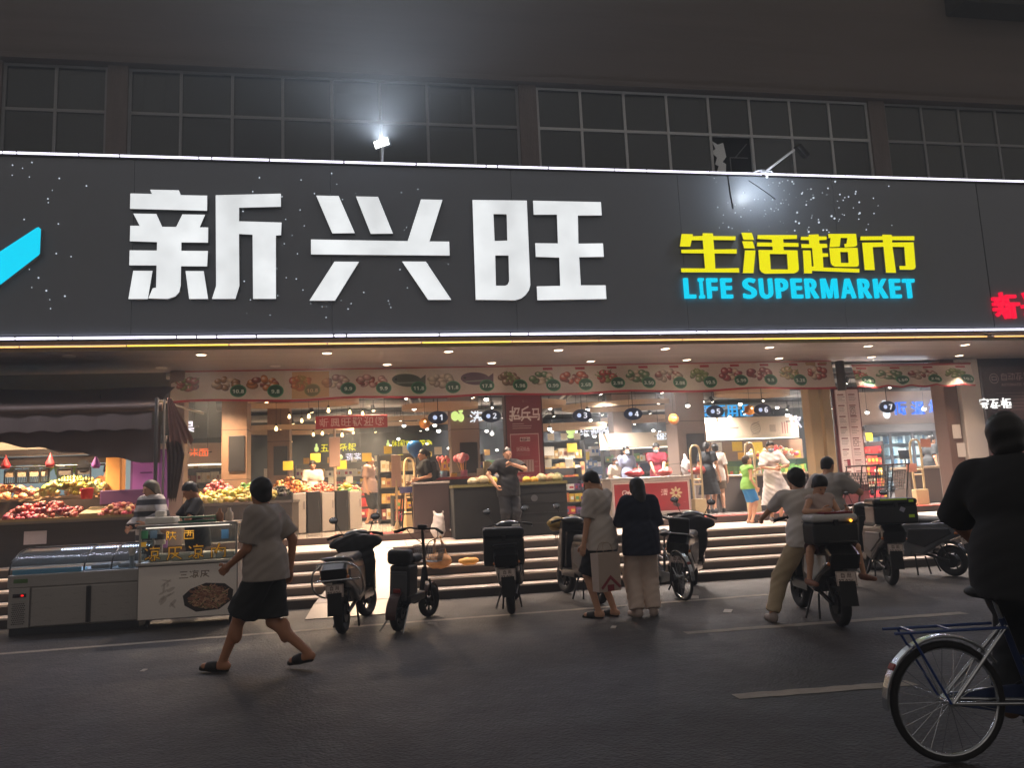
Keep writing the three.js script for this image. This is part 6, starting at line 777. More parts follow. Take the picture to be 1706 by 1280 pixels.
// ice cream freezer
{
  const tex = canvasTex(512, 208, (c, w, h) => { c.fillStyle = '#98161d'; c.fillRect(0, 0, w, h); c.strokeStyle = '#e6d8cc'; c.lineWidth = 9; c.strokeRect(5, 5, w - 10, h - 10); c.strokeStyle = '#ecd9cc'; c.lineWidth = 8; c.lineCap = 'round'; const hx = 100, hy = 84; for (const s of [1, 0.52]) { c.beginPath(); c.moveTo(hx, hy + 28 * s); c.bezierCurveTo(hx - 60 * s, hy - 6 * s, hx - 36 * s, hy - 52 * s, hx, hy - 18 * s); c.bezierCurveTo(hx + 36 * s, hy - 52 * s, hx + 60 * s, hy - 6 * s, hx, hy + 28 * s); c.stroke(); } c.fillStyle = '#ecd9cc'; paintText(c, '旺洁', 66, 126, 30, 4, '#ecd9cc', 1.15);
    paintText(c, '清', 320, 50, 44, 6, '#ecd9cc'); c.fillStyle = '#d8cf9a'; for (let k = 0; k < 8; k++) { const a = k / 8 * 6.28; c.beginPath(); c.ellipse(420 + Math.cos(a) * 26, 82 + Math.sin(a) * 26, 17, 8, a, 0, 7); c.fill(); } c.fillStyle = '#7f8a4a'; c.beginPath(); c.moveTo(388, 118); c.lineTo(440, 112); c.lineTo(420, 168); c.lineTo(396, 160); c.fill(); c.fillStyle = '#3b241a'; c.beginPath(); c.ellipse(420, 160, 26, 14, 0.3, 0, 7); c.fill(); c.fillStyle = '#e6d8cc'; c.font = 'bold 12px sans-serif'; c.fillText('- -', 468, 150); });
  const f = thing('ice_cream_freezer', 'red and white ice cream freezer with a heart emblem in the entrance', 'freezer', [5.72, SF, -16.3]); part(f, 'cabinet', RB(1.78, 0.78, 0.7, 0.02, 0, 0.42, 0), mat(lin(0xc9bdb4), 0.4)); part(f, 'printed_front', B(1.72, 0.66, 0.006, 0, 0.42, 0.354), mat(0xffffff, 0.35, 0, { map: tex })); part(f, 'lid_frame', RB(1.82, 0.05, 0.74, 0.012, 0, 0.83, 0), mat(lin(0xb5aca4), 0.35, 0.3)); part(f, 'glass_lid', B(1.6, 0.012, 0.56, 0, 0.862, 0), clear); for (const x of [-0.8, 0.8]) part(f, 'foot', C(0.03, 0.03, 0.04, x, 0.02, 0.25, 12), rubber);
  for (const [x, c, l, w] of [[5.45, 0xb82a2c, 'crumpled red bag on the left of the ice cream freezer', 0.22], [6.15, 0xd0584e, 'pale red package on the right of the ice cream freezer', 0.16], [6.9, 0x8a3028, 'dark red heap of packets right of the ice cream freezer', 0.2]]) single('red_package', nets([{ c: [x, SF + 0.945, -16.2], r: [w, 0.08, 0.12], k: 0.02 }, { c: [x + w * 0.5, SF + 0.97, -16.25], r: [w * 0.5, 0.09, 0.1], k: 0.04 }], { cell: 0.016, wrinkle: 0.008 }), mat(lin(c), 0.4), l, 'package');
  single('plastic_bag', nets([{ c: [6.72, SF + 1.02, -16.35], r: [0.12, 0.2, 0.1], k: 0.03 }, cap([6.72, SF + 1.15, -16.35], [6.7, SF + 1.32, -16.35], 0.06, 0.02, 0.05)], { cell: 0.014, wrinkle: 0.008 }), new THREE.MeshPhysicalMaterial({ color: 0xe6dfdc, roughness: 0.35, transmission: 0.4, thickness: 0 }), 'white see-through plastic bag on the checkout beside the cashier', 'bag');
}
// checkouts
function checkout(label, x, z, ry, w, m) { const c = thing('checkout_desk', label, 'checkout', [x, SF, z], ry); part(c, 'desk', RB(w, 0.78, 0.6, 0.03, 0, 0.39, 0), m); part(c, 'desk_top', RB(w + 0.06, 0.05, 0.66, 0.012, 0, 0.805, 0), mat(lin(0xb09c84), 0.3, 0.3)); part(c, 'end_post', C(0.03, 0.03, 1.1, w / 2 + 0.06, 0.55, 0.2, 12), steel); const s = part(c, 'till_screen', [RB(0.3, 0.22, 0.03, 0.008, -w * 0.2, 1.12, -0.1, -0.15), bar([-w * 0.2, 0.83, -0.1], [-w * 0.2, 1.05, -0.11], 0.015)], blackPl); part(s, 'screen_glass', B(0.26, 0.18, 0.004, -w * 0.2, 1.12, -0.08, -0.15), mat(lin(0x1d2530), 0.15)); return c; }
checkout('grey rounded checkout desk behind the boy in green', 8.1, -17, 0.1, 1.1, mat(lin(0x5c5450), 0.4)); checkout('checkout desk where the cashier in maroon stands', 6.75, -18.2, 0, 1.5, mat(lin(0x35302e), 0.5)); checkout('long dark checkout behind the woman in the white dress', 9.0, -16.4, -0.15, 1.4, mat(lin(0x2c2426), 0.45));
checkout('checkout desk in front of the two far customers', 5.9, -19.6, 0, 1.4, mat(lin(0x6a2a2c), 0.45)); checkout('brown desk inside the small right hand entrance', 12.2, -16.1, 0, 0.8, mat(lin(0x4a3a32), 0.5));
// security gates: tall looped frames on a plinth
const cream = mat(lin(0xb6a077), 0.45);
function gate(label, x, z, ry, h = 1.5) { const g = thing('security_gate', label, 'security gate', [x, SF, z], ry); part(g, 'loop', TB([[-0.12, 0.3, 0], [-0.13, 0.8, 0], [-0.13, h - 0.15, 0], [-0.08, h - 0.02, 0], [0.08, h - 0.02, 0], [0.13, h - 0.15, 0], [0.13, 0.8, 0], [0.12, 0.3, 0]], 0.024, 48, 8), cream); part(g, 'cross_bar', [bar([-0.13, 0.75, 0], [0.13, 0.75, 0], 0.02), bar([-0.13, 0.65, 0], [0.13, 0.65, 0], 0.02)], cream); part(g, 'plinth', RB(0.32, 0.34, 0.14, 0.02, 0, 0.17, 0), cream); return g; }
gate('cream looped security gate left of the woman in the dark dress', 6.8, -16.0, 0.3); gate('cream looped security gate left of the woman in the white dress', 7.95, -15.75, 0.4); gate('cream looped security gate in the small right hand entrance', 11.3, -14.85, 0.1, 1.4); gate('cream looped security gate beside the melon stand, half hidden', 0.62, -17.2, 0.6);
for (const [x, y, l] of [[11.48, 2.13, 'upper pink card hung on the gate of the small entrance'], [11.08, 1.62, 'lower pink card hung left of the gate in the small entrance']]) single('pink_card', RB(0.24, 0.18, 0.012, 0.004, x, y, -14.74, 0, 0, -0.04), mat(lin(0xa8705c), 0.6), l, 'card');
{ const s = thing('sign_stand', 'wooden stand with a blank pinkish card left of the girl with the backpack', 'sign stand', [0.3, SF, -15.35]); part(s, 'pole', bar([0, 0.06, 0], [0, 1.0, 0], 0.022), cream); part(s, 'card', RB(0.19, 0.62, 0.02, 0.02, 0, 1.18, 0), mat(lin(0xb0907c), 0.6)); part(s, 'foot', [RB(0.2, 0.05, 0.2, 0.015, 0, 0.025, 0), put(LA([[0, 0.2], [0.03, 0.18], [0.07, 0.04], [0, 0.04]]), 0, 0, 0)], cream);
  const st = thing('bar_stool', 'tall dark stool with a blue seat behind the sign stand', 'stool', [0.52, SF, -15.75]); part(st, 'seat', C(0.16, 0.15, 0.12, 0, 0.8, 0, 20), mat(lin(0x4a4f86), 0.5)); for (let i = 0; i < 4; i++) { const a = i * 1.57 + 0.6; part(st, 'leg', bar([Math.cos(a) * 0.12, 0.75, Math.sin(a) * 0.12], [Math.cos(a) * 0.22, 0, Math.sin(a) * 0.22], 0.016), blackPl); } part(st, 'foot_ring', TO(0.17, 0.01, 0, 0.32, 0, Math.PI / 2), darkMetal);
  const pole = thing('barrier_post', 'pale floor to ceiling post inside the left part of the entrance', 'post', [-1.0, SF, -17.6]); part(pole, 'post', bar([0, 0.15, 0], [0, 2.3, 0], 0.03), mat(lin(0xa89482), 0.4)); part(pole, 'card', RB(0.24, 0.66, 0.02, 0.01, 0, 1.72, 0.03), mat(lin(0xa08274), 0.6)); part(pole, 'base', C(0.14, 0.16, 0.15, 0, 0.075, 0, 20), mat(lin(0xa89482), 0.4)); }
struct('red_carpet', RB(1.25, 0.012, 0.5, 0.004, -0.25, SF + 0.008, -14.9), mat(lin(0x8a2a2c), 0.9)); struct('red_carpet', RB(2.6, 0.012, 0.5, 0.004, 7.6, SF + 0.008, -14.82), mat(lin(0x8a3428), 0.9)); struct('red_carpet', RB(1.3, 0.012, 0.4, 0.004, 11.3, SF + 0.008, -14.62), mat(lin(0xa03e30), 0.9));
// flower and vegetable racks at the right, cream bulkhead, fridges
shelf('green topped rack of flowers behind the woman in the white dress', 10.2, -20.4, 0, 3.4, 1.25, 0.6, 2, 'veg', { frame: mat(lin(0x234a34), 0.5), tags: 6 });
heap('red_pack_heap', 'bright red packets piled on the green rack', 'packets', 10.9, 2.15, -20.3, 1.5, 0.5, 0.25, 80, 0.07, ['#c8202a', '#e04a3a', '#e0b83a', '#d8d0c0'], { flat: 0.7 });
{
  const bt = canvasTex(768, 128, (c, w, h) => { c.fillStyle = '#d9c6ae'; c.fillRect(0, 0, w, h); c.strokeStyle = '#8a7462'; c.lineWidth = 3; c.strokeRect(50, 44, 80, 60); c.beginPath(); c.moveTo(60, 104); c.lineTo(60, 60); c.lineTo(118, 60); c.stroke(); c.font = '20px sans-serif'; c.fillStyle = '#8a7462'; lines(c, 180, 58, 220, 1, 10, '#8a7462', 10); lines(c, 180, 84, 180, 1, 10, '#a8927e', 4); c.beginPath(); c.arc(460, 70, 34, 0, 7); c.stroke(); for (let i = -2; i < 3; i++) { c.beginPath(); c.moveTo(430, 80 + i * 14); c.lineTo(490, 56 + i * 14); c.stroke(); } c.fillStyle = '#b8a48e'; c.fillRect(560, 50, 44, 44); c.fillStyle = '#a84a40'; for (let i = 0; i < 3; i++) c.fillRect(650 + i * 18, 36, 6, 70); });
  const b = thing('cream_bulkhead', 'long cream printed bulkhead over the right side shelves', 'bulkhead', [10.6, 2.75, -21.2]); part(b, 'printed_face', B(3.4, 0.62, 0.1, 0, 0.3, 0), mat(0xffffff, 0.5, 0, { map: bt })); part(b, 'light_slot', B(3.4, 0.02, 0.04, 0, -0.03, 0.03), glow(0xfff0d8, 4)); part(b, 'wood_panel', B(3.6, 0.75, 0.08, 0.1, -0.45, -0.2), clad); part(b, 'spot_head', [-0.9, 0.2, 0.9].map((x) => C(0.03, 0.03, 0.1, x, 0.72, 0.1, 10)), blackPl);
  const l = new THREE.RectAreaLight(0xffe6c4, 10, 3.4, 0.06); l.position.set(10.6, 2.68, -21.1); l.lookAt(10.7, 1.5, -20.9); l.name = 'light_slot_glow'; scene.add(l);
  const bk = thing('lit_bulkhead', 'pale bulkhead with a glowing blue dairy sign inside the small entrance', 'bulkhead', [15.4, 2.9, -20.2], 0); part(bk, 'face', B(4.2, 1.0, 0.12, 0, 0.5, 0), mat(lin(0xcdb7a6), 0.5)); part(bk, 'edge', B(4.2, 0.12, 0.14, 0, -0.06, 0.02), mat(lin(0x4a3a34), 0.4)); [...'低温奶'].forEach((ch, i) => part(bk, 'sign_letter', glyphGeo(ch, 0.42, 0.034, 0.06).translate(-0.66 + i * 0.58, 0.3, 0.08), glow(0x1e6ae8, 1.5, 0x112244))); part(bk, 'milk_light', [S(0.12, -0.95, 0.62, 0.14, [1, 1, 0.4]), S(0.14, -0.92, 0.34, 0.14, [0.8, 1, 0.4])], glow(0xeef4ff, 1.4));
  const l2 = new THREE.RectAreaLight(0x5a8cff, 0.5, 2, 0.5); l2.position.set(15.7, 3.4, -20.0); l2.lookAt(15.7, 3.4, -15); l2.name = 'dairy_sign_glow'; scene.add(l2);
  const fr = thing('glass_door_fridge', 'bright tall drinks fridge with four glass doors inside the small entrance', 'fridge', [15.2, SF, -20.4]); part(fr, 'cabinet', [B(2.9, 0.22, 0.7, 0, 2.0, 0), B(2.9, 0.16, 0.7, 0, 0.08, 0), B(2.9, 1.75, 0.05, 0, 1.03, -0.33), ...[-1.45, 1.45].map((x) => B(0.05, 1.75, 0.65, x, 1.03, 0))], mat(lin(0x8b8a8c), 0.35, 0.4));
  const gx = []; for (let i = 0; i < 4; i++) { const x = -1.08 + i * 0.72, dr = part(fr, 'door', [B(0.04, 1.72, 0.04, x - 0.34, 1.03, 0.36), B(0.04, 1.72, 0.04, x + 0.34, 1.03, 0.36), B(0.64, 0.04, 0.04, x, 1.87, 0.36), B(0.64, 0.04, 0.04, x, 0.19, 0.36)], mat(lin(0x55565c), 0.35, 0.5)); part(dr, 'door_glass', B(0.64, 1.64, 0.008, x, 1.03, 0.36), clear); part(fr, 'inner_light', B(0.03, 1.6, 0.03, x - 0.29, 1.03, 0.26), glow(0xe6f2ff, 11)); for (let r = 0; r < 5; r++) { part(fr, 'shelf_board', B(0.66, 0.015, 0.42, x, 0.24 + r * 0.33, 0), clear); for (let k = 0; k < 7; k++) gx.push([0.07, rnd(0.16, 0.26), 0.3, x - 0.24 + k * 0.08, 0.35 + r * 0.33, 0, pick(PAL.dairy)]); } }
  part(fr, 'goods', goodsGeo(gx), goodsM, undefined, 'stuff'); const l3 = new THREE.RectAreaLight(0xdcecff, 3.5, 2.8, 1.6); l3.position.set(15.2, 1.85, -19.98); l3.lookAt(15.2, 1.85, -15); l3.name = 'fridge_light'; scene.add(l3);
}
// hanging signs
function catSign(label, str, x, y, z, s, col, o = {}) {
  const t = thing('category_sign', label, 'hanging sign', [x, y, z], o.ry ?? 0), w = str.length * s * 1.12, m = glow(col, o.k ?? 1.15, 0x222222);
  [...str].forEach((ch, i) => part(t, 'sign_letter', glyphGeo(ch, s, s * 0.095, 0.04).translate(i * s * 1.12, 0, 0), m));
  part(t, 'back_rail', B(w + 0.1, 0.03, 0.03, w / 2, s * 0.5, -0.03), blackPl); for (const u of [0.1, 0.9]) part(t, 'hanger', bar([w * u, s, -0.02], [w * u, 4.48 - y, -0.02], 0.006), blackPl);
  if (o.icon) part(t, 'light_icon', o.icon.map(([r, a, b, sy]) => S(r, a, b, 0.02, [1, sy ?? 1, 0.35])), glow(o.iconCol ?? 0xd8f08a, 1.1));
  return t;
}
const bottleIcon = (s) => [[s * 0.28, -s * 0.5, s * 0.35, 1.3], [s * 0.14, -s * 0.5, s * 0.85, 1.4]];
catSign('white glowing sign for washing goods behind number two', '洗', 2.16, 3.2, -18.5, 0.3, 0xf2f6ff, { icon: [[0.1, -0.36, 0.16, 1.2], [0.08, -0.22, 0.12, 1.3], [0.06, -0.22, 0.3, 1.3]] });
catSign('white glowing sign for paper goods with a green tissue icon', '纸制品', 6.32, 3.14, -24, 0.33, 0xf4f4ff, { icon: [[0.16, -0.28, 0.2, 0.8], [0.14, -0.28, 0.02, 0.5]] });
catSign('yellow glowing sign for grains at the left', '五谷杂粮', -1.78, 2.94, -24, 0.24, 0xf0e800, { icon: bottleIcon(0.24) });
catSign('small white glowing vegetable sign under the yellow grain sign', '蔬菜', -1.05, 2.66, -24.2, 0.22, 0xf0ecff, { icon: [[0.1, -0.18, 0.1, 0.8]] });
catSign('yellow glowing snack food sign above the blue balloon', '休闲食品零食', 0.34, 3.02, -24, 0.19, 0xf0e800, { icon: bottleIcon(0.2) });
catSign('small yellow glowing cooking oil sign right of the poster board', '食用', 7.92, 2.84, -27, 0.26, 0xf0e800, { icon: [[0.12, -0.2, 0.12, 1.4]], iconCol: 0xfff8e0 });
catSign('blue glowing sign for cleaning goods behind number five', '清洁用品', 8.28, 3.2, -19, 0.34, 0x12a8f0, { icon: [[0.1, -0.36, 0.12, 1.5], [0.12, -0.16, 0.16, 1.5], [0.06, -0.16, 0.36, 1.4]], iconCol: 0xd8f4c0 });
catSign('white glowing fruit sign at the far left of the entrance', '果', -4.12, 3.0, -17, 0.28, 0xf6f0ff);
catSign('white glowing drinks sign on the right bulkhead', '饮', 11.85, 2.98, -20.9, 0.4, 0xf6f4ff);
catSign('pale glowing tobacco sign half hidden right of the far column', '烟酒自', 7.5, 2.72, -20.2, 0.2, 0xeef4ff);
catSign('small blue glowing sign left of the red poster board', '包', 2.28, 2.2, -19.4, 0.2, 0x1aa0ff);
catSign('orange and green glowing sign high at the far left wall', '米面', -4.5, 2.66, -19.5, 0.2, 0xff7038);
catSign('small yellow glowing sign below the snack food sign', '零', 0.52, 2.62, -24.5, 0.2, 0xf0e800);
{
  const t = thing('welcome_sign', 'red hanging welcome sign with dull white characters', 'hanging sign', [-1.28, 2.92, -16]); part(t, 'board', RB(1.44, 0.26, 0.03, 0.004, 0.72, 0.13, 0), mat(lin(0xa82a34), 0.5)); [...'新興旺歡迎您'].forEach((ch, i) => part(t, 'sign_letter', glyphGeo(ch, 0.19, 0.015, 0.003).translate(0.07 + i * 0.222, 0.04, 0.016), mat(lin(0xd8b4ac), 0.5))); for (const u of [0.06, 1.38]) part(t, 'hanger', bar([u, 0.26, 0], [u, 1.6, 0], 0.007), blackPl);
}
const ovalM = mat(lin(0x1c2a4a), 0.35);
[[1.2, 3.09, -16], [2.32, 3.09, -16], [4.29, 3.05, -16], [5.44, 3.05, -16], [7.34, 3.055, -16], [8.48, 3.06, -16], [11.22, 3.0, -15.5]].forEach(([x, y, z], i) => {
  const t = thing('checkout_number_sign', 'dark blue oval hanging sign with the number ' + ['one, by the orange ball', 'two, over the washing goods sign', 'three, right of the red poster board', 'four, near the cashiers', 'five, before the blue sign', 'six, leftmost of the grey columns', 'seven, in the small right hand entrance'][i], 'number sign', [x, y, z], 0.02 * (i - 3)); part(t, 'oval_board', C(1, 1, 0.03, 0, 0, 0, 40, Math.PI / 2).scale(0.21, 0.135, 1), ovalM); part(t, 'rim', TO(1, 0.035, 0, 0, 0.012, 0, 0, 0, 6, 40).scale(0.2, 0.128, 0.3), mat(lin(0x9aa8c8), 0.4));
  part(t, 'sign_digit', textGeo(String(i + 1), 0.12, 0.012).translate(0.035, -0.06, 0.016), glow(0xf2f4ff, 1)); part(t, 'badge_light', C(0.045, 0.045, 0.012, -0.06, 0.0, 0.018, 18, Math.PI / 2), glow(0xc8d8ff, 1)); part(t, 'hanger', bar([0, 0.13, 0], [0, 4.48 - y, 0], 0.008), blackPl);
});
[[0.98, 3.07, 'orange paper ball hanging by number one'], [6.76, 3.0, 'orange paper ball hanging between numbers four and five'], [8.68, 3.16, 'orange paper ball hanging behind number six']].forEach(([x, y, l]) => { const t = thing('orange_ball', l, 'decoration', [x, y, -17]); part(t, 'ball', S(0.125, 0, 0, 0, [1, 1, 1], 20, 14), new THREE.MeshPhysicalMaterial({ color: lin(0xd08a30), roughness: 0.7, transmission: 0.3, thickness: 0 })); part(t, 'bulb_light', S(0.03, 0, 0.03, 0.11), glow(0xffe2a8, 3)); part(t, 'cord', bar([0, 0.12, 0], [0, 4.45 - y, 0], 0.004), blackPl); });
// hanging wooden loops, ceiling tracks with spots, bare bulbs
const loopM = mat(lin(0xc9ad8c), 0.5);
[[-1.9, 3.62, -17.6, 1.5, 0.7, 'wide wooden ceiling loop above the fruit display'], [-2.2, 3.3, -21, 1.6, 0.9, 'large wooden ceiling loop farther in over the bulbs'], [1.4, 3.48, -18, 0.95, 0.5, 'cream ceiling loop above number one'], [1.2, 3.6, -22.5, 2.0, 0.9, 'long cream ceiling loop over the snack shelves'], [3.6, 3.42, -17.4, 0.8, 0.5, 'cream ceiling loop right of the poster board'], [6.6, 3.55, -19.5, 1.9, 0.9, 'cream ceiling loop above numbers three and four'], [5.0, 3.2, -21.5, 1.5, 0.7, 'low cream ceiling loop above the bag wall'], [9.2, 3.6, -17.8, 1.2, 0.6, 'cream ceiling loop above number six'], [8.0, 3.45, -22.5, 1.4, 0.7, 'dim ceiling loop behind the grey column']].forEach(([x, y, z, a, b, l], i) => {
  const t = thing('ceiling_loop', l, 'ceiling ornament', [x, y, z], 0.3 * Math.sin(i * 2)); const out = new THREE.Shape(); out.absellipse(0, 0, a, b, 0, 6.2832, false, 0); const h = new THREE.Path(); h.absellipse(0, 0, a - 0.05, b - 0.05, 0, 6.2832, true, 0); out.holes.push(h);
  part(t, 'band', new THREE.ExtrudeGeometry(out, { depth: 0.13, bevelEnabled: false, curveSegments: 40 }).rotateX(-Math.PI / 2), loopM); for (const q of [-0.8, 0.8]) part(t, 'hanger', bar([a * q, 0.1, b * 0.58], [a * q, 4.48 - y, b * 0.58], 0.006), blackPl);
});
const spotOn = glow(0xfff0dc, 6), warmOn = glow(0xffd8a0, 6), trackM = mat(0x101010, 0.5);
for (const z of [-16.2, -18.6, -21, -24, -28]) struct('light_track', B(19, 0.03, 0.035, 5.6, 4.12, z), trackM);
const NEAR = [[-3.04, -17.3], [-2.6, -21], [2.05, -19], [7.05, -22], [7.7, -18.6], [2.9, -15.5]];
function spotHead(x, z, warm, I) {
  const t = thing('track_spot', warm ? 'black track spotlight over the fruit side' : 'black track spotlight over the shop floor', 'spotlight', [x, 4.1, z], rnd(6), warm ? 'warm track spotlights' : 'white track spotlights'); part(t, 'stem', bar([0, 0, 0], [0, -0.12, 0], 0.01), trackM); part(t, 'lamp_body', put(C(0.045, 0.045, 0.16, 0, 0, 0, 14), 0, -0.2, 0.02, 0.35, 0, 0), trackM); part(t, 'lamp_lens', put(C(0.04, 0.04, 0.012, 0, 0, 0, 14), 0, -0.284, -0.012, 0.35, 0, 0), warm ? warmOn : spotOn);
  if (I) { const l = new THREE.SpotLight(warm ? 0xffdcb4 : 0xfff4ec, I, 0, 1.25, 1); l.position.set(x, 3.78, z); l.target.position.set(x, 0, z + 0.3); l.shadow.radius = 3; l.castShadow = true; l.name = 'track_spot_beam'; scene.add(l, l.target); }
}
for (const [j, z] of [-16.2, -18.6, -21, -24, -28].entries()) for (let i = 0; i < 12; i++) { const x = -3.4 + i * 1.62 + (j % 2) * 0.8; spotHead(x, z + rnd(-0.05, 0.05), x < 0.2, (i + j) % 2 === 0 && !NEAR.some(([a, b]) => Math.hypot(x - a, z - b) < 1.1) ? 110 : 0); }
for (let i = 0; i < 4; i++) spotHead(11.6 + i * 1.7, -17.5, false, i % 2 ? 80 : 0);
{ let b0; const P = []; for (let i = 0; i < 26; i++) P.push([-2.9 + rnd(3.0), 3.05 + rnd(0.55), -17.4 - rnd(7)]);
  P.forEach(([x, y, z], i) => { if (!i) { b0 = thing('hanging_bulb', 'bare warm bulb on a long cord over the fruit side', 'bulb', [x, y, z], 0, 'bare bulbs over the fruit side'); part(b0, 'bulb', put(LA([[0, -0.06], [0.024, -0.056], [0.038, -0.028], [0.032, 0], [0.018, 0.035], [0.016, 0.05], [0, 0.05]], 14), 0, 0, 0), glow(0xffd89a, 5)); part(b0, 'socket', C(0.022, 0.022, 0.06, 0, 0.075, 0, 10), trackM); part(b0, 'cord', bar([0, 0.1, 0], [0, 1.5, 0], 0.004), trackM); } else copy(b0, [x, y, z], rnd(6)); }); }
// round ceiling lights deeper inside
{ let d0; for (let i = 0; i < 64; i++) { const p = [0.6 + (i % 16) * 0.86 + rnd(-0.3, 0.3), 3.75 - rnd(0.75), -18.5 - Math.floor(i / 16) * 3.2 + rnd(-1.2, 1.2)]; if (!i) { d0 = thing('pendant_light', 'small round white pendant light hanging over the aisles', 'pendant light', p, 0, 'small white pendant lights over the aisles'); part(d0, 'lamp_globe', S(0.055, 0, 0, 0, [1, 0.8, 1], 14, 10), glow(0xfff6ec, 6)); part(d0, 'cap', C(0.03, 0.05, 0.05, 0, 0.05, 0, 12), trackM); part(d0, 'cord', bar([0, 0.06, 0], [0, 0.8, 0], 0.004), trackM); } else copy(d0, p, 0); } }
{ // shopping trolleys at the right
  const tr = (label, pos, ry) => { const t = thing('shopping_trolley', label, 'shopping trolley', pos, ry); const g = [], w = 0.24, L = 0.4; for (let k = 0; k < 7; k++) { const y = 0.52 + k * 0.055, s = 0.82 + k * 0.03; g.push(bar([-w * s, y, -L * s], [w * s, y, -L * s], 0.004, undefined, 4), bar([-w * s, y, L], [w * s, y, L], 0.004, undefined, 4), bar([-w * s, y, -L * s], [-w * s, y, L], 0.004, undefined, 4), bar([w * s, y, -L * s], [w * s, y, L], 0.004, undefined, 4)); } for (let k = 0; k < 14; k++) { const u = -1 + k / 6.5; for (const q of [-1, 1]) g.push(bar([q * w * 0.82, 0.52, u * L * 0.85], [q * w, 0.86, u * L], 0.0035, undefined, 4)); } for (let k = 0; k < 9; k++) { const u = -1 + k / 4; g.push(bar([u * w * 0.82, 0.52, L * 0.9], [u * w, 0.86, L], 0.0035, undefined, 4), bar([u * w * 0.82, 0.52, -L * 0.82], [u * w, 0.86, -L], 0.0035, undefined, 4), bar([u * w * 0.82, 0.52, -L * 0.82], [u * w * 0.82, 0.52, L * 0.95], 0.0035, undefined, 4)); } part(t, 'wire_basket', g, darkMetal); part(t, 'handle', bar([-0.26, 0.98, L + 0.1], [0.26, 0.98, L + 0.1], 0.016), mat(lin(0x3a2222), 0.4)); part(t, 'chassis', [-1, 1].map((q) => [bar([q * 0.24, 0.98, L + 0.1], [q * 0.22, 0.2, L - 0.05], 0.011), bar([q * 0.22, 0.2, L - 0.05], [q * 0.18, 0.16, -L], 0.011)]), darkMetal); for (const q of [[-0.2, L], [0.2, L], [-0.17, -L], [0.17, -L]]) part(t, 'wheel', C(0.055, 0.055, 0.03, q[0], 0.055, q[1] * 0.95, 14, 0, 0, Math.PI / 2), rubber); };
  [['shopping trolley nearest the man behind the riders', 8.3, 0.5], ['second shopping trolley in the nested row at the right', 8.62, 0.5], ['third shopping trolley in the nested row at the right', 8.94, 0.5], ['rightmost shopping trolley by the small entrance', 9.3, 0.7]].forEach(([l, x, r]) => tr(l, [x, 0.702, -13.3], Math.PI / 2 + r - 0.5));
}
// loose things on the steps and road
single('orange_bag', nets([{ c: [0.84, 0.5, -11.98], r: [0.2, 0.12, 0.12], k: 0.03 }, cap([0.76, 0.58, -11.98], [0.8, 0.86, -11.98], 0.03, 0.015, 0.03), cap([0.95, 0.58, -11.98], [0.88, 0.86, -11.98], 0.03, 0.015, 0.03)], { cell: 0.014, wrinkle: 0.006 }), mat(lin(0xa8743c), 0.6), 'brown orange carrier bag set down on the steps behind the small e-bike', 'bag');
single('yellow_bag', nets([{ c: [1.3, 0.475, -11.95], r: [0.16, 0.055, 0.09], k: 0.02 }], { cell: 0.012, wrinkle: 0.006 }), mat(lin(0xd89a3a), 0.6), 'flat yellow bag lying on the steps left of the delivery box', 'bag');
single('yellow_sack', nets([{ c: [2.52, 1.0, -11.15], r: [0.14, 0.1, 0.1], k: 0.02 }, { c: [2.72, 1.02, -11.15], r: [0.1, 0.09, 0.09], k: 0.02 }], { cell: 0.014, wrinkle: 0.01 }), mat(lin(0x9a7c34), 0.6), 'dull yellow sack on the scooter basket behind the man in the pale shirt', 'bag');
[[2.43, -8.25, 0.05, 'white scrap of paper on the road left of the couple'], [-2.2, -7.9, 0.04, 'small white litter on the road left of the walking man'], [3.95, -8.7, 0.09, 'pale flat scrap on the road right of the couple'], [4.05, -9.9, 0.1, 'white sheet of litter under the black scooter']].forEach(([x, z, s, l]) => single('paper_litter', put(new THREE.BoxGeometry(s * 1.6, 0.006, s), x, 0.008, z, 0.04, rnd(3), 0.05), mat(lin(0xb8b2aa), 0.8), l, 'litter'));

// ceiling services, more shelving and lit bulkheads that fill the hall
for (const [z, y, r, l] of [[-17.4, 4.3, 0.09, 'pale air duct under the dark ceiling near the entrance'], [-19.8, 4.28, 0.14, 'second pale air duct farther in'], [-22.6, 4.25, 0.17, 'large air duct over the middle of the shop'], [-26, 4.25, 0.17, 'large air duct at the back of the shop']]) single('air_duct', [C(r, r, 22, 6.5, y, z, 16, 0, 0, Math.PI / 2), ...[-3, 1, 5, 9, 13].map((x) => C(r + 0.015, r + 0.015, 0.06, x, y, z, 16, 0, 0, Math.PI / 2))], mat(lin(0x8c8d8b), 0.45, 0.4), l, 'duct');
for (const [x, l] of [[0.4, 'slanted pale pipe run over the snack side'], [4.6, 'slanted pale pipe run over the checkouts'], [9.6, 'slanted pale pipe run over the right side']]) single('pipe_run', [bar([x, 4.0, -15.8], [x + 1.2, 4.1, -30], 0.035), bar([x + 0.25, 4.05, -15.8], [x + 1.45, 4.12, -30], 0.025)], mat(lin(0x9a9a96), 0.45, 0.4), l, 'pipe');
function bulkhead(label, x, y, z, w, h, ry, I) { const b = thing('lit_bulkhead', label, 'bulkhead', [x, y, z], ry); part(b, 'face', RB(w, h, 0.1, 0.01, 0, h / 2, 0), mat(lin(0xb3a491), 0.5)); part(b, 'light_slot', B(w, 0.03, 0.05, 0, -0.03, 0.04), glow(0xfff2dc, 2.5)); const l = new THREE.RectAreaLight(0xfff0d8, I, w, 0.08); l.position.set(x, y - 0.06, z + 0.1); l.lookAt(x, y - 1, z + 0.45); l.name = 'light_slot_glow'; scene.add(l); return b; }
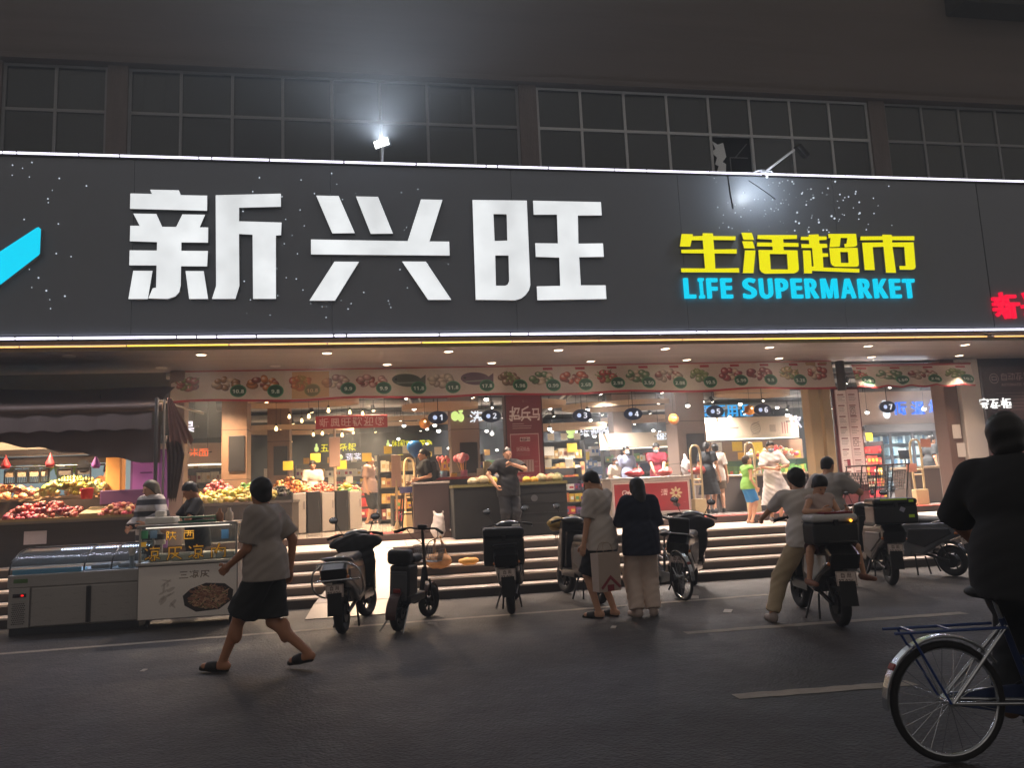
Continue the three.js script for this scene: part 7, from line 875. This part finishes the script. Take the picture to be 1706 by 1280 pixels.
bulkhead('cream lit bulkhead above the far left shelves behind the seated seller', -4.7, 2.5, -19.7, 2.6, 0.5, 0.25, 10);
bulkhead('cream lit bulkhead behind numbers three and four', 7.6, 2.62, -21.6, 2.6, 0.42, -0.1, 6);
bulkhead('long pale bulkhead across the back of the shop', 2.5, 2.3, -31.5, 14, 0.5, 0, 25);
shelf('crowded wall of packets under the cream bulkhead behind the cashiers', 8.0, -22.0, -0.1, 3.0, 1.75, 0.5, 5, 'mix', { tags: 5 });
shelf('long wall of packets across the back of the shop', 2.5, -31.6, 0, 13.5, 1.4, 0.5, 4, 'mix');
shelf('low promotion shelf right of the red poster board', 4.35, -18.9, 0, 1.1, 1.2, 0.5, 3, 'red', { tags: 2 });
shelf('snack shelf behind the lollipop jars', 1.9, -20.5, 0, 1.6, 1.7, 0.5, 4, 'mix', { tags: 2 });
shelf('low shelf of boxes at the end of the left aisle', -0.9, -23.2, 0, 1.5, 1.1, 0.5, 3, 'red', { tags: 3 });
shelf('low rack of cartons beside the second fruit counter', 0.55, -18.4, 0.1, 0.6, 0.7, 0.4, 2, 'mix');
for (const [x, y, z, i] of [[4.3, 2.7, -22.2, 0], [4.9, 2.62, -22.2, 1], [5.6, 2.7, -22.2, 2], [6.35, 2.5, -23.6, 3], [9.1, 2.45, -19.9, 4], [9.7, 2.45, -19.9, 5], [10.3, 2.42, -19.9, 6], [8.5, 2.48, -19.9, 7]]) single('price_card', RB(0.3, 0.26, 0.012, 0.005, x, y, z), mat(lin([0xe8c832, 0xe8e2d0, 0xd8b22a][i % 3]), 0.6), ['leftmost hanging price card above the bag wall', 'white hanging price card above the bag wall', 'rightmost hanging price card above the bag wall', 'yellow price card hanging before the paper goods', 'first price card left over the green flower rack', 'second price card over the green flower rack', 'third price card over the green flower rack', 'price card hanging left of the flower rack cards'][i], 'price card');
// ---------------------------------------------------------------- people
const tee = (color, o = {}) => ({ t: 'shirt', color, sleeve: 0.8, hem: 0.45, g: 0.016, ...o });
const shorts = (color, o = {}) => ({ t: 'pants', color, len: 0.95, loose: 0.026, ...o });
const slip = (color = 0x1c1815) => ({ slipper: true, color });
// walking man, left foreground
person('person in a pale grey t-shirt and dark shorts striding left across the road', [-1.04, 0, -7.48], -Math.PI / 2 - 0.38, { H: 1.78, build: 1.06, cell: 0.012, pel: [0, 0.5, 0.005], lean: [0, 1, 0.06], LF: [0.03, 0.045, 0.235], RF: [-0.04, 0.085, -0.2], RT: -0.02, LT: 0.01, LKP: [0, 0, 1], RKP: [0, 0, 1], RH: [-0.13, 0.49, -0.06], LH: [0.08, 0.53, 0.17], RP: [-0.3, -0.2, -1], LP: [0.3, 0, -1], turn: -0.5, hair: 'bushy', wear: [tee(0x9c9188, { hem: 0.45, g: 0.02, sleeve: 0.85 }), shorts(0x1e1e1d, { len: 0.92, loose: 0.036 })], shoe: slip(), skin: SKIN2 });
// couple on the road
person('person in a pale t-shirt and dark shorts holding a paper bag, head bowed', [2.55, 0, -8.95], Math.PI + 0.75, { H: 1.72, build: 1.02, cell: 0.012, lean: [0, 1, 0.05], nod: 0.5, turn: 0.1, headOff: [0, -0.008, 0.02], LF: [0.055, 0.045, 0.02], RF: [-0.05, 0.045, -0.04], RH: [-0.12, 0.44, 0.12], LH: [0.135, 0.48, 0.06], RG: 'grip', hair: 'short', wear: [tee(0xc4b9af, { hem: 0.45, g: 0.022, sleeve: 0.85 }), shorts(0x17161a, { len: 0.95, loose: 0.034 })], shoe: slip() });
person('person with long black hair, navy top and wide beige trousers, looking at a phone', [2.98, 0, -8.78], Math.PI - 0.08, { H: 1.6, build: 1.04, female: true, cell: 0.012, LF: [0.06, 0.045, 0.0], RF: [-0.065, 0.045, 0.02], LY: 0.3, RY: -0.4, LH: [0.07, 0.64, 0.2], RH: [-0.06, 0.63, 0.19], LP: [0.35, -1, -0.4], RP: [-0.35, -1, -0.4], LG: 'grip', RG: 'grip', nod: 0.35, hair: 'long', wear: [tee(0x1d2336, { hem: 0.44, g: 0.032, sleeve: 1.0, cuff: 1.5, flare: 0.108 }), { t: 'pants', color: 0xd8c2b2, len: 1.97, loose: 0.026 }], shoe: { color: 0xa8968c } });
{ const ph = thing('phone', 'lit phone held by the woman in the navy top', 'phone', [2.72, 1.03, -9.05], 0.5); part(ph, 'case', RB(0.075, 0.15, 0.009, 0.004, 0, 0, 0, -0.5), blackPl); part(ph, 'screen', B(0.066, 0.138, 0.003, 0, 0.003, 0.007, -0.5), glow(0xb8d4ff, 1.0, 0x222233)); }
{ // paper bag with a red house mark
  const b = thing('paper_bag', 'pale paper carrier bag with a red roof mark held by the man with short hair', 'bag', [2.52, 0.33, -8.72], 0.35); part(b, 'bag_body', [EX([[-0.06, 0], [-0.075, 0.42], [0.075, 0.42], [0.06, 0]], 0.31, 0.004)], mat(lin(0xb9a596), 0.7)); part(b, 'roof_mark', [EX([[0, 0], [0.002, 0], [0.002, 0.2], [0, 0.2]], 0.002, 0), put(B(0.19, 0.03, 0.004, 0, 0, 0), -0.055, 0.1, 0.075, -0.03, 0, 0.75), put(B(0.19, 0.03, 0.005, 0, 0, 0), 0.065, 0.1, 0.075, -0.03, 0, -0.75)], mat(lin(0x8a2f38), 0.6)); part(b, 'roof_door', B(0.09, 0.07, 0.004, 0.005, 0.035, 0.069), mat(lin(0x8a2f38), 0.6)); for (const q of [-1, 1]) part(b, 'handle', TB([[-0.07, 0.42, q * 0.07], [-0.04, 0.53, q * 0.03], [0.04, 0.53, q * 0.03], [0.07, 0.42, q * 0.07]], 0.004, 16, 5), mat(lin(0xa08a78), 0.7)); }
// two riders on the white scooter
person('person in a pale t-shirt and khaki trousers astride the white scooter, front rider', [4.5, 0, -7.82], Math.PI - 0.28, { H: 1.68, cell: 0.012, pel: [0, 0.5, -0.02], lean: [0.02, 1, 0.2], LF: [0.25, 0.045, -0.03], RF: [-0.17, 0.3, 0.2], LKP: [0.4, 0.1, 1], RKP: [-0.5, 0.2, 1], LH: [0.2, 0.62, 0.34], RH: [-0.2, 0.62, 0.33], LP: [0.6, -0.5, -0.4], RP: [-0.6, -0.5, -0.4], LG: 'grip', RG: 'grip', turn: 0.45, hair: 'bushy', wear: [tee(0xd2c9c0, { hem: 0.46, g: 0.017, sleeve: 0.85 }), { t: 'pants', color: 0xb8a484, len: 1.93, loose: 0.016 }], shoe: { color: 0x9a8c84 } });
person('small child with round hair sitting backwards behind the rider, hands on the top box', [4.62, 0.15, -7.62], 0.15, { H: 1.22, cell: 0.012, headScale: 1.15, pel: [0, 0.64, 0], lean: [-0.02, 1, -0.02], LF: [0.3, 0.26, 0.08], RF: [-0.27, 0.26, 0.08], LKP: [1, 0.3, 0.6], RKP: [-1, 0.3, 0.6], LH: [0.06, 0.82, 0.22], RH: [-0.18, 0.83, 0.2], nod: 0.55, turn: -0.2, hair: 'bushy', wear: [tee(0xc4aea4, { hem: 0.58, sleeve: 0.12, g: 0.012 }), shorts(0x4a2a2e, { len: 0.9 })], shoe: { color: 0x8a5a44 } });
person('person in a grey t-shirt and dark trousers standing between the riders and the parked scooters', [6.22, 0, -10.05], Math.PI / 2 + 0.5, { H: 1.8, build: 1.08, cell: 0.013, LH: [0.1, 0.74, 0.18], RH: [-0.08, 0.73, 0.17], LP: [1, -0.6, 0], RP: [-1, -0.6, 0], LG: 'grip', RG: 'grip', nod: 0.15, hair: 'cropped', wear: [tee(0xa8a19a, { hem: 0.46, g: 0.02, sleeve: 0.8 }), { t: 'pants', color: 0x1f2024, len: 1.95, loose: 0.016 }], shoe: { color: 0x1a1817 } });
single('white_cup', put(LA([[0, 0], [0.03, 0], [0.042, 0.11], [0.038, 0.11], [0.028, 0.006], [0, 0.006]]), 6.47, 1.45, -10.0), mat(lin(0xbdb8b2), 0.5), 'pale cup held up by the man in the grey t-shirt', 'cup');
// dark cyclist at the right edge
person('dark silhouetted cyclist in a black top seen from behind at the right edge', [3.33, 0.03, -3.64], Math.PI / 2 + 0.5, { H: 1.8, build: 1.12, wide: 0.95, cell: 0.011, pel: [0, 0.52, -0.02], lean: [0.05, 1, 0.16], LF: [0.12, 0.12, 0.1], RF: [-0.1, 0.045, 0.12], LH: [0.2, 0.58, 0.2], RH: [-0.2, 0.58, 0.24], LP: [0.7, -0.3, -0.7], RP: [-0.7, -0.3, -0.7], LG: 'grip', RG: 'grip', turn: 0.2, hair: 'bushy', wear: [tee(0x141416, { hem: 0.45, g: 0.024, sleeve: 1.0, w: 0.3 }), { t: 'pants', color: 0x15161a, len: 1.9, loose: 0.02 }], shoe: { color: 0x6e5236 }, skin: SKIN2 });
// left stalls
person('person in a grey and white striped top with light hair behind the glass freezer', [-3.3, 0.28, -12.05], -0.5, { H: 1.62, female: true, build: 1.08, hair: 'long', hairMat: mat(lin(0x5f584a), 0.6), LH: [0.1, 0.62, 0.16], RH: [-0.06, 0.58, 0.18], LP: [1, -0.4, -0.2], turn: -0.4, nod: 0.25, wear: [{ t: 'shirt', mat: mat(0xffffff, 0.85, 0, { map: canvasTex(64, 64, (c) => { c.fillStyle = '#b9b2ac'; c.fillRect(0, 0, 64, 64); c.fillStyle = '#3d3b3e'; c.fillRect(0, 0, 64, 15); c.fillRect(0, 32, 64, 15); }) }), sleeve: 1.9, hem: 0.42, g: 0.02 }, { t: 'pants', color: 0x1e1d20, len: 1.95 }], shoe: { color: 0x1a1817 } });
person('person with black hair and black t-shirt seated behind the noodle cart', [-2.62, 0.12, -11.95], -1.1, { H: 1.74, nod: 0.5, turn: -0.2, lean: [0, 1, 0.16], LH: [0.1, 0.62, 0.24], RH: [-0.06, 0.62, 0.24], LP: [1, -0.4, -0.2], RP: [-1, -0.4, -0.2], wear: [tee(0x121214), { t: 'pants', color: 0x1d1d22, len: 1.95 }], skin: SKIN2 });
person('person in a tan t-shirt facing away at the right end of the left stall', [-4.85, 0.7, -14.95], Math.PI - 0.5, { H: 1.62, cell: 0.018, build: 1.1, hair: 'cropped', nod: 0.35, turn: 0.3, RH: [-0.1, 0.62, 0.2], LH: [0.12, 0.6, 0.18], wear: [tee(0xa8744a, { g: 0.02 }), shorts(0x2a2624)] });
// inside, from left to right
person('person in a white t-shirt standing among the oranges under the bulbs', [-1.65, SF, -19.6], 0.2, { H: 1.66, cell: 0.02, nod: 0.3, LH: [0.1, 0.6, 0.18], RH: [-0.1, 0.6, 0.18], wear: [tee(0xc9b8aa), { t: 'pants', color: 0x2a2a2e }] });
person('person in a pinkish t-shirt and black shorts standing in the aisle', [-0.3, SF, -20.8], Math.PI / 2 - 0.4, { H: 1.78, cell: 0.018, build: 1.08, hair: 'cropped', hairMat: HAIRB, LH: [0.13, 0.48, -0.04], wear: [tee(0xb89484, { g: 0.02 }), shorts(0x141414, { len: 1.0, loose: 0.03 })], shoe: slip(0x2a2420) });
person('girl in dark clothes with a backpack standing by the tall stool', [0.88, SF, -15.8], -Math.PI / 2 + 0.3, { H: 1.62, female: true, cell: 0.016, hair: 'tail', LH: [0.1, 0.62, 0.12], RH: [-0.08, 0.58, 0.16], nod: 0.2, wear: [tee(0x16181a, { hem: 0.4, g: 0.022, flare: 0.1 }), shorts(0x17171a, { len: 0.45 })], shoe: { color: 0x1c1a1a } });
{ const b = thing('backpack', 'dark backpack with white marks on the girl by the stool', 'backpack', [1.03, SF + 1.16, -15.84], 0.3); part(b, 'pack', RB(0.16, 0.38, 0.26, 0.06, 0, 0, 0, 0, 0, 0, 3), mat(lin(0x1b1d20), 0.6)); part(b, 'pocket', RB(0.06, 0.18, 0.2, 0.03, 0.09, -0.07, 0), mat(lin(0x222428), 0.6)); part(b, 'white_mark', [0.1, 0.05, 0.0].map((y) => B(0.004, 0.02, 0.05, 0.085, y + 0.05, 0.04)), mat(lin(0xc8c4bc), 0.6)); }
{ const b = thing('balloon', 'blue balloon floating left of the girl with the backpack', 'balloon', [0.7, 2.45, -15.95]); part(b, 'skin', put(LA([[0, -0.19], [0.012, -0.18], [0.03, -0.165], [0.11, -0.09], [0.165, 0.02], [0.15, 0.11], [0.09, 0.165], [0, 0.18]], 24), 0, 0, 0), new THREE.MeshPhysicalMaterial({ color: lin(0x2f6fae), roughness: 0.25, transmission: 0.25, thickness: 0 })); part(b, 'string', TB([[0, -0.19, 0], [0.03, -0.5, 0.02], [0.06, -0.8, 0.1]], 0.003, 16, 4), mat(lin(0xc9c4bc), 0.7)); }
person('person in a black t-shirt eating with elbows out in front of the melon stand', [2.2, 0.7, -13.42], 0.1, { H: 1.58, build: 1.12, cell: 0.013, LH: [0.02, 0.8, 0.13], RH: [-0.17, 0.58, 0.1], LP: [1, -0.4, 0.1], RP: [-1, -0.1, -0.2], LG: 'grip', nod: 0.15, hair: 'cropped', wear: [tee(0x16171a, { g: 0.018 }), { t: 'pants', color: 0x1a1a1e }] });
person('cashier in a maroon t-shirt with glasses leaning over the checkout', [6.5, SF, -17.55], -0.5, { H: 1.68, cell: 0.016, lean: [0, 1, 0.12], nod: 0.35, LH: [0.1, 0.58, 0.26], RH: [-0.02, 0.58, 0.26], LP: [1, -0.4, -0.2], RP: [-1, -0.4, -0.2], mask: true, wear: [tee(0x7a1c2c), { t: 'pants', color: 0x1c1c20 }] });
person('taller of the two far customers, in pale blue with a mask', [6.2, SF, -19.0], 0.2, { H: 1.7, cell: 0.02, mask: true, wear: [tee(0x8a90a8), { t: 'pants', color: 0x24262e }] });
person('child in a cream t-shirt beside the taller far customer', [5.85, SF, -18.9], 0.5, { H: 1.42, cell: 0.02, mask: true, wear: [tee(0xb9ab98), shorts(0x2a2a30)] });
person('person in a long dark dress walking past the left security gate', [7.2, SF, -16.3], Math.PI - 0.7, { H: 1.6, female: true, cell: 0.016, hair: 'tail', LF: [0.05, 0.045, 0.06], RF: [-0.05, 0.05, -0.06], wear: [{ t: 'dress', color: 0x15181c, hem: 0.26, flare: 0.12, sleeve: 0.6 }], shoe: { color: 0x17171a } });
person('person in a white top and patterned shorts beside the one in the dark dress', [7.52, SF, -16.55], Math.PI - 0.3, { H: 1.56, female: true, cell: 0.016, hair: 'short', LF: [0.05, 0.045, 0.08], RF: [-0.05, 0.05, -0.08], wear: [tee(0xcfc2b6, { g: 0.02 }), shorts(0x6a5a48, { len: 0.7 })], shoe: { color: 0x2a2420 } });
person('boy in a green vest and blue shorts standing at the top of the steps', [6.9, 0.7, -13.85], Math.PI / 2 + 0.1, { H: 1.28, cell: 0.013, headScale: 1.15, hair: 'cropped', hairMat: HAIRB, nod: -0.25, LH: [0.05, 0.78, 0.2], RH: [-0.12, 0.52, 0.06], LP: [1, -0.5, 0], wear: [tee(0x86b85a, { sleeve: 0.1, hem: 0.5, g: 0.014 }), shorts(0x2c72a8, { len: 0.8, loose: 0.03 })], shoe: slip(0x2a1c18) });
person('woman in a long white dress and face mask looking down at her hands', [7.5, 0.7, -14.0], -0.15, { H: 1.56, female: true, cell: 0.012, hair: 'tail', nod: 0.35, turn: -0.15, mask: true, LH: [0.06, 0.66, 0.15], RH: [-0.02, 0.64, 0.16], LP: [1, -0.5, -0.2], RP: [-1, -0.5, -0.2], LG: 'grip', RG: 'grip', LF: [0.05, 0.045, 0.03], RF: [-0.04, 0.045, -0.03], wear: [{ t: 'dress', color: 0xcfc4bd, hem: 0.2, end: [0.07, 0.2, -0.02], flare: 0.17, sleeve: 0.95, g: 0.02, w: 1.6 }], shoe: { color: 0x4a3a34 } });
person('person in dark clothes browsing the drinks fridge', [13.5, SF, -17.3], Math.PI / 2, { H: 1.62, cell: 0.018, lean: [0, 1, 0.2], hair: 'short', wear: [tee(0x1d2022), { t: 'pants', color: 0xb8b0a8 }] });
renderer.render(scene, camera);
